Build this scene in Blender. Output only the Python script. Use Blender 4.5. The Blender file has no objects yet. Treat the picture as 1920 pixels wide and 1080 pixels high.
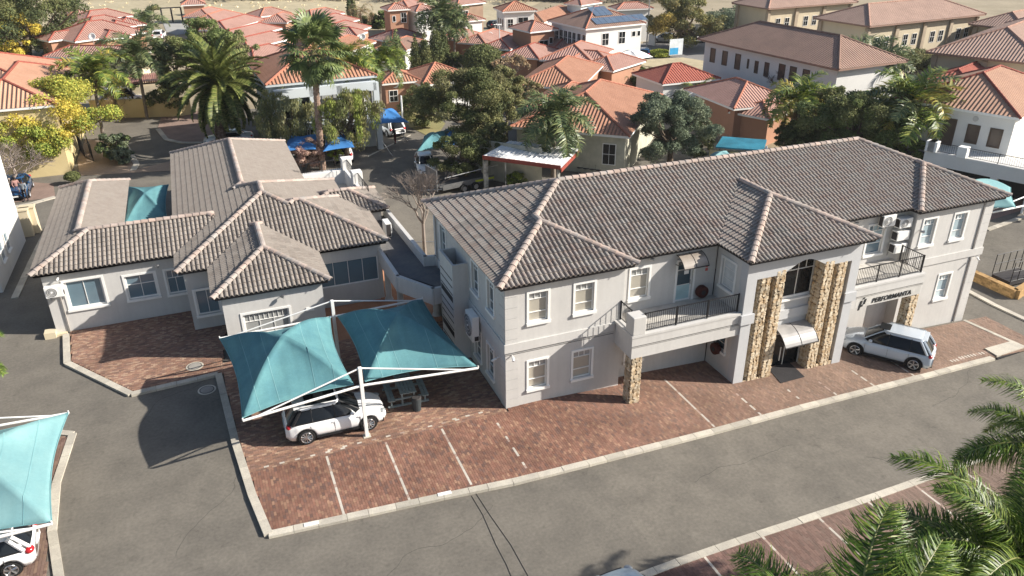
import bpy, bmesh, math, random
import numpy as np
from mathutils import Vector, Matrix
random.seed(7); RNG = np.random.default_rng(7)
R = math.radians
SC = bpy.context.scene
COL = SC.collection
# ---------------------------------------------------------------- camera
CAMH = 21.0
F, PITCH, YAW, ROLL = 1475.117, 0.459481, 0.377398, -0.0071359
_fw = np.array([math.sin(YAW)*math.cos(PITCH), math.cos(YAW)*math.cos(PITCH), -math.sin(PITCH)])
_r = np.array([math.cos(YAW), -math.sin(YAW), 0.0]); _u = np.cross(_r, _fw)
_R = _r*math.cos(ROLL)+_u*math.sin(ROLL); _U = -_r*math.sin(ROLL)+_u*math.cos(ROLL)
cam = bpy.data.cameras.new('camera'); camo = bpy.data.objects.new('camera', cam); COL.objects.link(camo)
cam.sensor_width = 36; cam.lens = F/1920*36; cam.clip_start = 0.5; cam.clip_end = 4000
camo.matrix_world = Matrix(((_R[0], _U[0], -_fw[0], 0), (_R[1], _U[1], -_fw[1], 0), (_R[2], _U[2], -_fw[2], CAMH), (0, 0, 0, 1)))
SC.camera = camo
# ---------------------------------------------------------------- world and sun
SUN_EL, SUN_AZ = R(30.5), math.atan2(0.92, -0.40)
w = bpy.data.worlds.new('World'); SC.world = w; w.use_nodes = True
nt = w.node_tree; nt.nodes.clear()
sky = nt.nodes.new('ShaderNodeTexSky'); sky.sky_type = 'NISHITA'; sky.sun_disc = False
sky.sun_elevation = SUN_EL; sky.sun_rotation = SUN_AZ; sky.air_density = 1.0; sky.dust_density = 1.5; sky.ozone_density = 1.0
bg = nt.nodes.new('ShaderNodeBackground'); bg.inputs[1].default_value = 0.085
wo = nt.nodes.new('ShaderNodeOutputWorld'); nt.links.new(sky.outputs[0], bg.inputs[0]); nt.links.new(bg.outputs[0], wo.inputs[0])
sl = bpy.data.lights.new('sun', 'SUN'); sl.energy = 5.0; sl.angle = R(0.53); sl.color = (1.0, 0.94, 0.85)
so = bpy.data.objects.new('sun', sl); COL.objects.link(so)
_sd = Vector((math.sin(SUN_AZ)*math.cos(SUN_EL), math.cos(SUN_AZ)*math.cos(SUN_EL), math.sin(SUN_EL)))
so.rotation_euler = _sd.to_track_quat('Z', 'Y').to_euler(); so.location = _sd*300
SC.view_settings.view_transform = 'Standard'; SC.view_settings.look = 'None'
SC.view_settings.exposure = 0.82; SC.view_settings.gamma = 1.0
try: SC.view_settings.use_curve_mapping = False
except Exception: pass
# ---------------------------------------------------------------- where things stand
def gz(x, y=0): return -0.048*min(max(x-12.5, 0), 28)
def ray(px, py): return _fw+_R*(px-960)/F-_U*(py-540)/F
def at(px, py, z=0.0):
    d = ray(px, py); t = (z-CAMH)/d[2]; return (d[0]*t, d[1]*t, z)
def gp(px, py, dz=0.0):
    z = 0.0
    for i in range(25): p = at(px, py, z+dz); z = gz(p[0])
    return p
def onY(px, py, Y): d = ray(px, py); t = Y/d[1]; return (d[0]*t, Y, CAMH+d[2]*t)
def onX(px, py, X): d = ray(px, py); t = X/d[0]; return (X, d[1]*t, CAMH+d[2]*t)
def tall(px, py, base):    # height of pixel above a ground point on the vertical through it
    d = ray(px, py); h = math.hypot(base[0], base[1])/math.hypot(d[0], d[1]); return CAMH+d[2]*h
# ---------------------------------------------------------------- materials
MC = {}
def mat(name, col, rough=0.8, var=0.12, vs=1.5, col2=None, bump=0.0, bs=30, metal=0, spec=0.3, attr=False, rnd=0.0, streak=0.0, smap=(5, 5, .35), spots=0.0, fine=0.0, coat=0, trans=0, detail=4):
    if name in MC: return MC[name]
    m = bpy.data.materials.new(name); MC[name] = m; m.use_nodes = True
    n = m.node_tree.nodes; l = m.node_tree.links; b = n['Principled BSDF']
    b.inputs['Roughness'].default_value = rough; b.inputs['Metallic'].default_value = metal
    b.inputs['Specular IOR Level'].default_value = spec; b.inputs['Coat Weight'].default_value = coat
    geo = n.new('ShaderNodeNewGeometry')
    c2 = col2 or tuple(c*(1-var*2) for c in col)
    mix = n.new('ShaderNodeMix'); mix.data_type = 'RGBA'
    mix.inputs[6].default_value = (*col, 1); mix.inputs[7].default_value = (*c2, 1)
    tx = n.new('ShaderNodeTexNoise'); tx.inputs['Scale'].default_value = vs; tx.inputs['Detail'].default_value = detail; tx.inputs['Roughness'].default_value = 0.6
    l.new(geo.outputs['Position'], tx.inputs['Vector'])
    rmp = n.new('ShaderNodeMapRange'); rmp.inputs[1].default_value = 0.35; rmp.inputs[2].default_value = 0.68
    l.new(tx.outputs[0], rmp.inputs[0]); l.new(rmp.outputs[0], mix.inputs[0])
    out = mix.outputs[2]
    def mul(o, val_out, a, bb):
        mr = n.new('ShaderNodeMapRange'); mr.inputs[3].default_value = a; mr.inputs[4].default_value = bb
        l.new(val_out, mr.inputs[0])
        mm = n.new('ShaderNodeMix'); mm.data_type = 'RGBA'; mm.blend_type = 'MULTIPLY'; mm.inputs[0].default_value = 1
        l.new(o, mm.inputs[6]); l.new(mr.outputs[0], mm.inputs[7]); return mm.outputs[2]
    if fine:
        t2 = n.new('ShaderNodeTexNoise'); t2.inputs['Scale'].default_value = vs*14; t2.inputs['Detail'].default_value = 3
        l.new(geo.outputs['Position'], t2.inputs['Vector']); out = mul(out, t2.outputs[0], 1-fine, 1+fine)
    if streak:
        mp = n.new('ShaderNodeMapping'); mp.inputs['Scale'].default_value = smap; l.new(geo.outputs['Position'], mp.inputs[0])
        t3 = n.new('ShaderNodeTexNoise'); t3.inputs['Scale'].default_value = 1.0; t3.inputs['Detail'].default_value = 4; l.new(mp.outputs[0], t3.inputs['Vector']); out = mul(out, t3.outputs[0], 1-streak, 1+streak)
    if spots:
        t4 = n.new('ShaderNodeTexNoise'); t4.inputs['Scale'].default_value = 1.7; t4.inputs['Detail'].default_value = 6; t4.inputs['Roughness'].default_value = .75; l.new(geo.outputs['Position'], t4.inputs['Vector'])
        m4 = n.new('ShaderNodeMapRange'); m4.inputs[1].default_value = .56; m4.inputs[2].default_value = .70; l.new(t4.outputs[0], m4.inputs[0]); out = mul(out, m4.outputs[0], 1, 1-spots)
    if rnd:
        oi = n.new('ShaderNodeObjectInfo'); out = mul(out, oi.outputs['Random'], 1-rnd, 1+rnd)
    if attr:
        at_ = n.new('ShaderNodeAttribute'); at_.attribute_name = 'Col'
        mm = n.new('ShaderNodeMix'); mm.data_type = 'RGBA'; mm.blend_type = 'MULTIPLY'; mm.inputs[0].default_value = 1
        l.new(out, mm.inputs[6]); l.new(at_.outputs[0], mm.inputs[7]); out = mm.outputs[2]
    l.new(out, b.inputs['Base Color'])
    if bump:
        tb = n.new('ShaderNodeTexNoise'); tb.inputs['Scale'].default_value = bs; tb.inputs['Detail'].default_value = 3
        l.new(geo.outputs['Position'], tb.inputs['Vector'])
        bp = n.new('ShaderNodeBump'); bp.inputs['Strength'].default_value = bump; bp.inputs['Distance'].default_value = 0.02
        l.new(tb.outputs[0], bp.inputs['Height']); l.new(bp.outputs[0], b.inputs['Normal'])
    if trans:
        tr = n.new('ShaderNodeBsdfTranslucent'); l.new(out, tr.inputs[0]); ms = n.new('ShaderNodeMixShader'); ms.inputs[0].default_value = trans
        l.new(b.outputs[0], ms.inputs[1]); l.new(tr.outputs[0], ms.inputs[2]); l.new(ms.outputs[0], n['Material Output'].inputs[0])
    return m
def roofmat(name, col, col2, gap=0.5, W=0.33, L=0.36):
    """far roofs: clay tile rows as fine relief, laid out from each plane's own eave"""
    if name in MC: return MC[name]
    m = mat(name, col, 0.85, col2=col2, vs=0.6, fine=0.25)
    n = m.node_tree.nodes; l = m.node_tree.links; b = n['Principled BSDF']
    uv = n.new('ShaderNodeUVMap'); sp = n.new('ShaderNodeSeparateXYZ'); l.new(uv.outputs[0], sp.inputs[0])
    def f(src, per, op='SINE'):
        d = n.new('ShaderNodeMath'); d.operation = 'MULTIPLY'; d.inputs[1].default_value = 1/per if op != 'SINE' else 2*math.pi/per; l.new(src, d.inputs[0])
        s = n.new('ShaderNodeMath'); s.operation = op; l.new(d.outputs[0], s.inputs[0]); return s.outputs[0]
    a = f(sp.outputs[0], W); c = f(sp.outputs[1], L, 'FRACT')
    k = n.new('ShaderNodeMath'); k.operation = 'MULTIPLY'; k.inputs[1].default_value = -0.9; l.new(c, k.inputs[0])
    s = n.new('ShaderNodeMath'); s.operation = 'ADD'; l.new(a, s.inputs[0]); l.new(k.outputs[0], s.inputs[1])
    bp = n.new('ShaderNodeBump'); bp.inputs['Strength'].default_value = 1.0; bp.inputs['Distance'].default_value = 0.045
    l.new(s.outputs[0], bp.inputs['Height']); l.new(bp.outputs[0], b.inputs['Normal'])
    return m
def glassmat(name, col, rough=0.06):
    m = mat(name, col, rough, var=0.05, vs=0.7, spec=0.9, coat=0.3); return m
# ---------------------------------------------------------------- meshes and objects
def link(o, parent=None, world=True):
    COL.objects.link(o)
    if parent is not None:
        o.parent = parent
        if world: o.matrix_parent_inverse = Matrix(parent['_inv']) if '_inv' in parent else Matrix.Identity(4)
    return o
ROOTINV = {}
def mk(name, v, f, m, parent=None, smooth=False, cols=None, local=False, mats=None, midx=None):
    me = bpy.data.meshes.new(name); me.from_pydata([tuple(p) for p in v] if not isinstance(v, np.ndarray) else v.tolist(), [], f if isinstance(f, list) else f.tolist())
    if mats:
        for q in mats: me.materials.append(q)
        if midx is not None: me.polygons.foreach_set('material_index', midx)
    elif m: me.materials.append(m)
    if smooth: me.polygons.foreach_set('use_smooth', [True]*len(me.polygons))
    if cols is not None:
        ca = me.color_attributes.new('Col', 'FLOAT_COLOR', 'POINT')
        a = np.ones((len(me.vertices), 4), dtype=np.float32); a[:, :3] = np.asarray(cols); ca.data.foreach_set('color', a.ravel())
    me.update()
    return put(name, me, parent, local)
def put(name, me, parent=None, local=False):
    o = bpy.data.objects.new(name, me); COL.objects.link(o)
    if parent is not None:
        o.parent = parent
        if not local and parent.name in ROOTINV: o.matrix_parent_inverse = ROOTINV[parent.name]
        if not local and parent.name not in ROOTINV and parent.parent is not None and parent.parent.name in ROOTINV and not parent.get('_l'):
            pass
    return o
def root(name, loc, label=None, cat=None, group=None, rz=0.0):
    o = bpy.data.objects.new(name, None); COL.objects.link(o); o.location = loc; o.rotation_euler = (0, 0, rz); o.empty_display_size = 0.3
    ROOTINV[o.name] = (Matrix.Translation(loc) @ Matrix.Rotation(rz, 4, 'Z')).inverted()
    return tag(o, label, cat, group)
def tag(o, label=None, cat=None, group=None, kind=None):
    if label: o['label'] = label
    if cat: o['category'] = cat
    if group: o['group'] = group
    if kind: o['kind'] = kind
    return o
def copy_tree(o, parent=None):
    c = o.copy(); COL.objects.link(c)
    if parent is not None: c.parent = parent
    for ch in list(o.children): copy_tree(ch, c)
    return c
class MB:
    def __init__(s): s.v = []; s.f = []; s.c = []; s.col = None; s.st = []
    def add(s, v, f):
        s.st.append((len(s.v), len(s.f))); n = len(s.v); s.v += [tuple(p) for p in v]; s.f += [tuple(i+n for i in q) for q in f]
        if s.col is not None: s.c += [s.col]*len(v)
        return s
    def box(s, x0, y0, z0, x1, y1, z1):
        x0, x1 = sorted((x0, x1)); y0, y1 = sorted((y0, y1)); z0, z1 = sorted((z0, z1))
        return s.add([(x0, y0, z0), (x1, y0, z0), (x1, y1, z0), (x0, y1, z0), (x0, y0, z1), (x1, y0, z1), (x1, y1, z1), (x0, y1, z1)],
                     [(0, 3, 2, 1), (4, 5, 6, 7), (0, 1, 5, 4), (1, 2, 6, 5), (2, 3, 7, 6), (3, 0, 4, 7)])
    def obox(s, P, U, N, u0, n0, z0, u1, n1, z1):   # box in a wall frame: U along, N outward
        c = []
        for z in (z0, z1):
            for a, b in ((u0, n0), (u1, n0), (u1, n1), (u0, n1)):
                c.append((P[0]+U[0]*a+N[0]*b, P[1]+U[1]*a+N[1]*b, z))
        return s.add(c, [(0, 1, 2, 3), (7, 6, 5, 4), (0, 4, 5, 1), (1, 5, 6, 2), (2, 6, 7, 3), (3, 7, 4, 0)])
    def prism(s, poly, z0, z1):
        n = len(poly); a = [(p[0], p[1], z0 if not callable(z0) else z0(*p[:2])) for p in poly]; b = [(p[0], p[1], z1 if not callable(z1) else z1(*p[:2])) for p in poly]
        ar = sum(poly[i][0]*poly[(i+1) % n][1]-poly[(i+1) % n][0]*poly[i][1] for i in range(n))
        f = [tuple(range(n))[::-1], tuple(range(n, 2*n))]+[(i, (i+1) % n, n+(i+1) % n, n+i) for i in range(n)]
        if ar < 0: f = [q[::-1] for q in f]
        return s.add(a+b, f)
    def cyl(s, p0, p1, r0, r1=None, n=10, caps=True):
        r1 = r0 if r1 is None else r1; p0 = Vector(p0); p1 = Vector(p1); d = (p1-p0)
        if d.length < 1e-6: return s
        d.normalize(); a = d.orthogonal().normalized(); b = d.cross(a)
        v = [p0+(a*math.cos(2*math.pi*i/n)+b*math.sin(2*math.pi*i/n))*r0 for i in range(n)]+[p1+(a*math.cos(2*math.pi*i/n)+b*math.sin(2*math.pi*i/n))*r1 for i in range(n)]
        f = [(i, (i+1) % n, n+(i+1) % n, n+i) for i in range(n)]
        if caps: f += [tuple(range(n))[::-1], tuple(range(n, 2*n))]
        return s.add([tuple(q) for q in v], f)
    def tube(s, pts, rad, n=6):
        for i in range(len(pts)-1):
            r0 = rad[i] if isinstance(rad, (list, tuple)) else rad; r1 = rad[i+1] if isinstance(rad, (list, tuple)) else rad
            s.cyl(pts[i], pts[i+1], r0, r1, n, caps=True)
        return s
    def ball(s, c, rx, ry=None, rz=None, n=10, m=6, jit=0):
        ry = rx if ry is None else ry; rz = rx if rz is None else rz
        v = [(c[0], c[1], c[2]-rz)]
        for j in range(1, m):
            t = math.pi*j/m-math.pi/2
            for i in range(n):
                k = 1+random.uniform(-jit, jit); a = 2*math.pi*i/n
                v.append((c[0]+rx*k*math.cos(t)*math.cos(a), c[1]+ry*k*math.cos(t)*math.sin(a), c[2]+rz*k*math.sin(t)))
        v.append((c[0], c[1], c[2]+rz)); L = len(v)-1; f = []
        for i in range(n): f.append((0, 1+(i+1) % n, 1+i)); f.append((L, L-n+i, L-n+(i+1) % n))
        for j in range(m-2):
            for i in range(n): a = 1+j*n+i; b = 1+j*n+(i+1) % n; f.append((a, b, b+n, a+n))
        return s.add(v, f)
    def each(s, name, m, parent=None, local=False, bevel=0):
        st = s.st+[(len(s.v), len(s.f))]; out = []
        for (a, b), (c, d) in zip(st, st[1:]):
            q = MB(); q.v = s.v[a:c]; q.f = [tuple(i-a for i in f) for f in s.f[b:d]]; out.append(q.build(name, m, parent, local, bevel=bevel))
        return out
    def build(s, name, m, parent=None, local=False, smooth=False, bevel=0, kind=None, label=None):
        o = mk(name, s.v, s.f, m, parent, smooth, s.c if s.col is not None else None, local)
        if bevel:
            b = o.modifiers.new('bevel', 'BEVEL'); b.width = bevel; b.segments = 2; b.limit_method = 'ANGLE'
        if kind: o['kind'] = kind
        if label: o['label'] = label
        return o
def fixchild(o, par):   # child of a part whose own mesh is in world coordinates under a root
    return o
# ---------------------------------------------------------------- colours
C_WALL = mat('plaster_grey', (0.55, 0.535, 0.51), 0.9, var=0.05, vs=0.6, bump=0.15, bs=60, fine=0.05, streak=.08)
C_WALLC = mat('plaster_blue_grey', (0.50, 0.505, 0.51), 0.9, var=0.04, vs=0.6, bump=0.15, bs=60, fine=0.05)
C_WHITE = mat('white_paint', (0.80, 0.79, 0.76), 0.5, var=0.03, vs=3)
C_TRIM = mat('white_plaster', (0.78, 0.76, 0.72), 0.8, var=0.05, vs=2)
C_TILE = mat('weathered_tile', (0.262, 0.243, 0.22), 0.95, col2=(0.232, 0.184, 0.16), vs=2.2, fine=0.16, rnd=0.15, bump=0.3, bs=40, spec=0.15)
C_RIDGE = mat('ridge_tile', (0.40, 0.30, 0.25), 0.9, col2=(0.30, 0.28, 0.26), vs=0.9, fine=0.2, rnd=0.15, spec=0.15)
C_DARK = mat('dark_board', (0.05, 0.045, 0.045), 0.8)
C_BLACK = mat('black_metal', (0.02, 0.02, 0.022), 0.5)
C_STEEL = mat('steel', (0.45, 0.45, 0.45), 0.4, metal=0.6)
C_GLASS = glassmat('window_glass', (0.055, 0.085, 0.105))
C_GLASSB = glassmat('blue_blind_glass', (0.13, 0.20, 0.245), 0.15)
C_BLIND = glassmat('pale_blind_glass', (0.34, 0.345, 0.335), 0.25)
C_CREAMB = glassmat('cream_blind_glass', (0.40, 0.37, 0.31), 0.3)
C_DGLASS = mat('dark_glass', (0.012, 0.014, 0.016), 0.08, var=.05, spec=.35)
C_ASPH = mat('asphalt', (0.175, 0.158, 0.132), 0.95, col2=(0.130, 0.118, 0.100), vs=0.55, fine=0.28, spots=.22, bump=0.35, bs=45, spec=0.2, detail=8)
C_KERB = mat('kerb_concrete', (0.50, 0.46, 0.38), 0.95, col2=(0.40, 0.365, 0.31), vs=1.5, fine=0.25, rnd=0.14, bump=0.4, bs=60)
C_BRICK = mat('paving_brick', (0.9, 0.9, 0.9), 0.95, var=0.12, vs=0.5, fine=0.12, attr=True, bump=0.25, bs=70, spec=0.15)
C_MORTAR = mat('brick_joint_sand', (0.10, 0.075, 0.06), 1.0)
C_STONE = mat('golden_stone', (0.36, 0.25, 0.14), 0.95, col2=(0.58, 0.51, 0.39), vs=4.5, fine=0.3, rnd=0.3, bump=0.8, bs=25)
C_MORT2 = mat('stone_mortar', (0.20, 0.14, 0.08), 1.0)
C_EARTH = mat('dry_ground', (0.33, 0.275, 0.19), 1.0, col2=(0.25, 0.21, 0.14), vs=0.15, fine=0.25)
C_FIELD = mat('dry_grass', (0.42, 0.36, 0.24), 1.0, col2=(0.33, 0.28, 0.18), vs=0.06, fine=0.3, detail=8)
C_GRASS = mat('lawn', (0.20, 0.19, 0.08), 1.0, col2=(0.28, 0.23, 0.11), vs=0.4, fine=0.3)
C_SAIL = mat('teal_shade_cloth', (0.12, 0.28, 0.295), 0.85, col2=(0.085, 0.215, 0.245), vs=0.9, fine=0.12, trans=0.12, bump=0.1, bs=80, streak=.22, smap=(3.2, .22, .3))
C_SAILL = mat('pale_teal_cloth', (0.225, 0.40, 0.405), 0.85, col2=(0.175, 0.345, 0.365), vs=0.7, fine=0.08, trans=0.15, streak=.10, smap=(3.2, .22, .3))
C_SAILB = mat('blue_shade_cloth', (0.06, 0.22, 0.52), 0.85, col2=(0.04, 0.17, 0.43), vs=0.9, fine=0.12, trans=0.2)
C_TYRE = mat('rubber', (0.018, 0.018, 0.018), 0.9)
C_RIM = mat('alloy', (0.55, 0.55, 0.56), 0.3, metal=0.9)
C_BARK = mat('bark', (0.16, 0.12, 0.09), 1.0, col2=(0.09, 0.07, 0.05), vs=5, bump=0.8, bs=12)
C_TWIG = mat('dry_twig', (0.26, 0.20, 0.16), 1.0, vs=5)
C_LEAF = mat('leaf', (1, 1, 1), 0.75, var=0.12, vs=0.8, attr=True, trans=0.28, spec=0.25)
C_FROND = mat('frond', (1, 1, 1), 0.42, var=0.1, vs=1.0, attr=True, trans=0.25, spec=0.35)
C_ORANGE = roofmat('orange_clay_tile', (0.39, 0.20, 0.13), (0.33, 0.165, 0.105))
C_PINK = roofmat('faded_clay_tile', (0.41, 0.24, 0.195), (0.35, 0.20, 0.16))
C_REDR = roofmat('red_clay_tile', (0.36, 0.11, 0.075), (0.30, 0.09, 0.065))
C_BROWNR = roofmat('brown_tile', (0.30, 0.19, 0.145), (0.24, 0.155, 0.12))
C_GREYR = roofmat('grey_clay_tile', (0.30, 0.25, 0.2), (0.24, 0.21, 0.17))
C_WWALL = mat('white_wall', (0.66, 0.65, 0.62), 0.9, var=0.04, vs=0.4, fine=0.04)
C_CWALL = mat('cream_wall', (0.62, 0.53, 0.37), 0.9, var=0.05, vs=0.4)
C_OWALL = mat('terracotta_wall', (0.42, 0.23, 0.15), 0.9, var=0.08, vs=0.4)
C_YWALL = mat('yellow_wall', (0.62, 0.50, 0.27), 0.9, var=0.08, vs=0.4)
C_BWALL = mat('brown_brick_wall', (0.30, 0.20, 0.14), 0.9, var=0.08, vs=0.8)
C_BLWALL = mat('pale_blue_wall', (0.56, 0.60, 0.62), 0.9, var=0.05, vs=0.4)
# ---------------------------------------------------------------- roofs
def clip(poly, a, b, c):
    out = []; n = len(poly)
    for i in range(n):
        p, q = poly[i], poly[(i+1) % n]; dp = a*p[0]+b*p[1]+c; dq = a*q[0]+b*q[1]+c
        if dp >= -1e-9: out.append(p)
        if (dp > 1e-9 and dq < -1e-9) or (dp < -1e-9 and dq > 1e-9):
            t = dp/(dp-dq); out.append((p[0]+(q[0]-p[0])*t, p[1]+(q[1]-p[1])*t))
    return out
def area(p): return abs(sum(p[i][0]*p[(i+1) % len(p)][1]-p[(i+1) % len(p)][0]*p[i][1] for i in range(len(p))))/2 if len(p) > 2 else 0
FR = {'S': ((1, 0), (0, 1)), 'N': ((-1, 0), (0, -1)), 'W': ((0, -1), (1, 0)), 'E': ((0, 1), (-1, 0))}
def planes(b):
    x0, y0, x1, y1, z0, s = b[:6]; gab = b[6] if len(b) > 6 else ''
    d = {'S': (0, s, z0-s*y0), 'N': (0, -s, z0+s*y1), 'W': (s, 0, z0-s*x0), 'E': (-s, 0, z0+s*x1)}
    return {k: v for k, v in d.items() if k not in gab}
def roof_faces(blocks):
    res = []; edges = []
    for bi, b in enumerate(blocks):
        P = planes(b); x0, y0, x1, y1, z0, s = b[:6]
        for i, pi in P.items():
            poly = [(x0, y0), (x1, y0), (x1, y1), (x0, y1)]
            for j, pj in P.items():
                if j != i: poly = clip(poly, pj[0]-pi[0], pj[1]-pi[1], pj[2]-pi[2])
                if len(poly) < 3: break
            if area(poly) < 0.02: continue
            for k in range(len(poly)):
                p, q = poly[k], poly[(k+1) % len(poly)]; m = ((p[0]+q[0])/2, (p[1]+q[1])/2)
                for j, pj in P.items():
                    if j > i and abs((pj[0]-pi[0])*m[0]+(pj[1]-pi[1])*m[1]+pj[2]-pi[2]) < 1e-5: edges.append((bi, pi, p, q))
            pieces = [poly]
            for ci, c in enumerate(blocks):
                if ci == bi: continue
                PC = planes(c); hp = [(1, 0, -c[0]), (-1, 0, c[2]), (0, 1, -c[1]), (0, -1, c[3])]
                for pj in PC.values(): hp.append((pj[0]-pi[0], pj[1]-pi[1], pj[2]-pi[2]+(1e-4 if ci < bi else -1e-4)))
                new = []
                for pc in pieces:
                    rest = pc
                    for h in hp:
                        if len(rest) < 3: break
                        o = clip(rest, -h[0], -h[1], -h[2]); rest = clip(rest, *h)
                        if area(o) > 0.003: new.append(o)
                    # what is left in rest is covered
                pieces = new
            for pc in pieces: res.append((bi, i, pi, pc))
    return res, edges
def zcover(blocks, bi, x, y, z):
    for ci, c in enumerate(blocks):
        if ci == bi or not (c[0] <= x <= c[2] and c[1] <= y <= c[3]): continue
        zs = sorted(p[0]*x+p[1]*y+p[2] for p in planes(c).values())
        if zs[0] > z+0.02: return True
        if abs(zs[0]-z) <= 0.02 and (ci < bi or zs[1]-zs[0] > 0.06): return True
    return False
def tile_template(W, L, s, seg):
    sl = L*math.sqrt(1+s*s)
    if seg == 2: pr = [(0, 0), (.10, .0), (.20, .07), (.30, .082), (.40, .07), (.5, .0), (.60, .0), (.70, .07), (.80, .082), (.90, .07), (1, 0)]
    else: pr = [(0, 0), (.2, .05), (.55, .05), (.75, 0), (1, 0)]
    v = []
    for u, h in pr: v.append((u*W, -0.01, h-0.005))
    for u, h in pr: v.append((u*W, -0.01, h+0.045))
    for u, h in pr: v.append((u*W, sl*1.02, h))
    n = len(pr); f = []
    for i in range(n-1): f.append((i, i+1, n+i+1, n+i)); f.append((n+i, n+i+1, 2*n+i+1, 2*n+i))
    return np.array(v), f
def ridge_mesh(m, r=0.15, L=0.42):
    if 'ridge'+m.name in MESH: return MESH['ridge'+m.name]
    v = []; n = 7
    for k, (x, rr, dz) in enumerate(((0, r*1.12, 0.015), (L, r*0.95, 0))):
        for i in range(n): a = math.pi*i/(n-1); v.append((x, math.cos(a)*rr, math.sin(a)*rr*0.85+dz))
    for i in range(n): a = math.pi*i/(n-1); v.append((0, math.cos(a)*r*.9, math.sin(a)*r*.7))
    f = [(i, n+i, n+i+1, i+1) for i in range(n-1)]+[(2*n+i, i, i+1, 2*n+i+1) for i in range(n-1)]
    me = bpy.data.meshes.new('ridge_tile'); me.from_pydata(v, [], f); me.materials.append(m); me.update(); MESH['ridge'+m.name] = me; return me
MESH = {}
def make_roof(parent, blocks, mtile, mridge, W=0.46, L=0.34, seg=2, singles=300, ridge_objs=True, deck=C_DARK, fascia=C_DARK, inset=0.12):
    faces, edges = roof_faces(blocks)
    full = []; deckv = MB(); bv_all = []; bf_all = []; nb = 0
    cam_p = np.array([0, 0, CAMH])
    for bi, fn, pl, poly in faces:
        b = blocks[bi]; s = b[5]; U, V = (np.array(q, float) for q in FR[fn])
        deckv.add([(p[0], p[1], pl[0]*p[0]+pl[1]*p[1]+pl[2]-0.012) for p in poly], [tuple(range(len(poly)))])
        base = {'S': b[1], 'N': -b[3], 'W': b[0], 'E': -b[2]}[fn]
        T, TF = tile_template(W, L, s, seg); sl = math.sqrt(1+s*s)
        pa = np.array(poly); pu = pa@U; pv = pa@V-base
        ctr = pa.mean(0); hp = []
        for k in range(len(poly)):
            p, q = pa[k], pa[(k+1) % len(poly)]; e = q-p
            if np.hypot(*e) < 1e-6: continue
            nrm = np.array([-e[1], e[0]])/np.hypot(*e)
            if nrm@(ctr-p) < 0: nrm = -nrm
            # edge on the eave line is not clipped: tiles overhang it
            hp.append((nrm, -nrm@p))
        iu = np.arange(math.floor(pu.min()/W)-1, math.ceil(pu.max()/W)+1); iv = np.arange(0, math.ceil(pv.max()/L)+1)
        bverts = []; bfaces = []
        nrm3 = np.array([-s*V[0], -s*V[1], 1])/sl; V3 = np.array([V[0], V[1], s])/sl; U3 = np.array([U[0], U[1], 0])
        for a in iu:
            for c in iv:
                cu = np.array([a*W, (a+1)*W, (a+1)*W, a*W]); cv = np.array([c*L, c*L, (c+1)*L, (c+1)*L])+base
                X = cu[:, None]*U+cv[:, None]*V
                D = np.array([X@h[0]+h[1] for h in hp])
                if (D.max(1) <= 1e-6).any(): continue
                o2 = a*W*U+(c*L+base)*V; o3 = np.array([o2[0], o2[1], pl[0]*o2[0]+pl[1]*o2[1]+pl[2]])
                if (D.min(1) >= -1e-6).all(): full.append((float(np.linalg.norm(o3-cam_p)), o3, U3, V3, nrm3, T, TF))
                else:
                    n0 = len(bverts); bverts += list(o3+T[:, :1]*U3+T[:, 1:2]*V3+T[:, 2:]*nrm3); bfaces += [tuple(i+n0 for i in q) for q in TF]
        if bverts:
            bm = bmesh.new(); vs = [bm.verts.new(v) for v in bverts]
            for q in bfaces: bm.faces.new([vs[i] for i in q])
            for nn, d in hp:
                if abs(nn@V) > 0.999 and abs((-d)*(nn@V)-base) < 0.02: continue   # eave
                co = -d*nn
                bmesh.ops.bisect_plane(bm, geom=bm.verts[:]+bm.edges[:]+bm.faces[:], plane_co=(co[0], co[1], 0), plane_no=(-nn[0], -nn[1], 0), clear_outer=True)
            bm.verts.index_update()
            bv_all += [tuple(v.co) for v in bm.verts]; bf_all += [tuple(v.index+nb for v in f.verts) for f in bm.faces]; nb += len(bm.verts); bm.free()
    full.sort(key=lambda t: t[0])
    if singles:
        key = ('tile', mtile.name, W, L, round(blocks[0][5], 4), seg)
        for d, o3, U3, V3, N3, T, TF in full[:singles]:
            if key not in MESH:
                me = bpy.data.meshes.new('roof_tile'); me.from_pydata(T.tolist(), [], TF); me.materials.append(mtile); me.update(); MESH[key] = me
            o = put('roof_tile', MESH[key], parent)
            o.matrix_basis = Matrix(((U3[0], V3[0], N3[0], o3[0]), (U3[1], V3[1], N3[1], o3[1]), (U3[2], V3[2], N3[2], o3[2]), (0, 0, 0, 1)))
    rest = full[singles:]
    if rest:
        vv = [o3+T[:, :1]*U3+T[:, 1:2]*V3+T[:, 2:]*N3 for d, o3, U3, V3, N3, T, TF in rest]
        n = len(rest[0][5]); F0 = np.array(rest[0][6]); V_ = np.concatenate(vv); F_ = np.concatenate([F0+n*i for i in range(len(rest))])
        bv_all = bv_all+V_.tolist(); bf_all = bf_all+(F_+nb).tolist()
    o = mk('tile_courses', bv_all, bf_all, mtile, parent); o['kind'] = 'stuff'
    deckv.build('roof_deck', deck, parent)
    # fascia and soffit
    fb = MB()
    for b in blocks: fb.box(b[0]+inset, b[1]+inset, b[4]-0.16, b[2]-inset, b[3]-inset, b[4]+inset*b[5]-0.02)
    fb.build('fascia', fascia, parent)
    # ridge and hip tiles
    me = ridge_mesh(mridge); rb = MB(); cnt = 0
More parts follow.
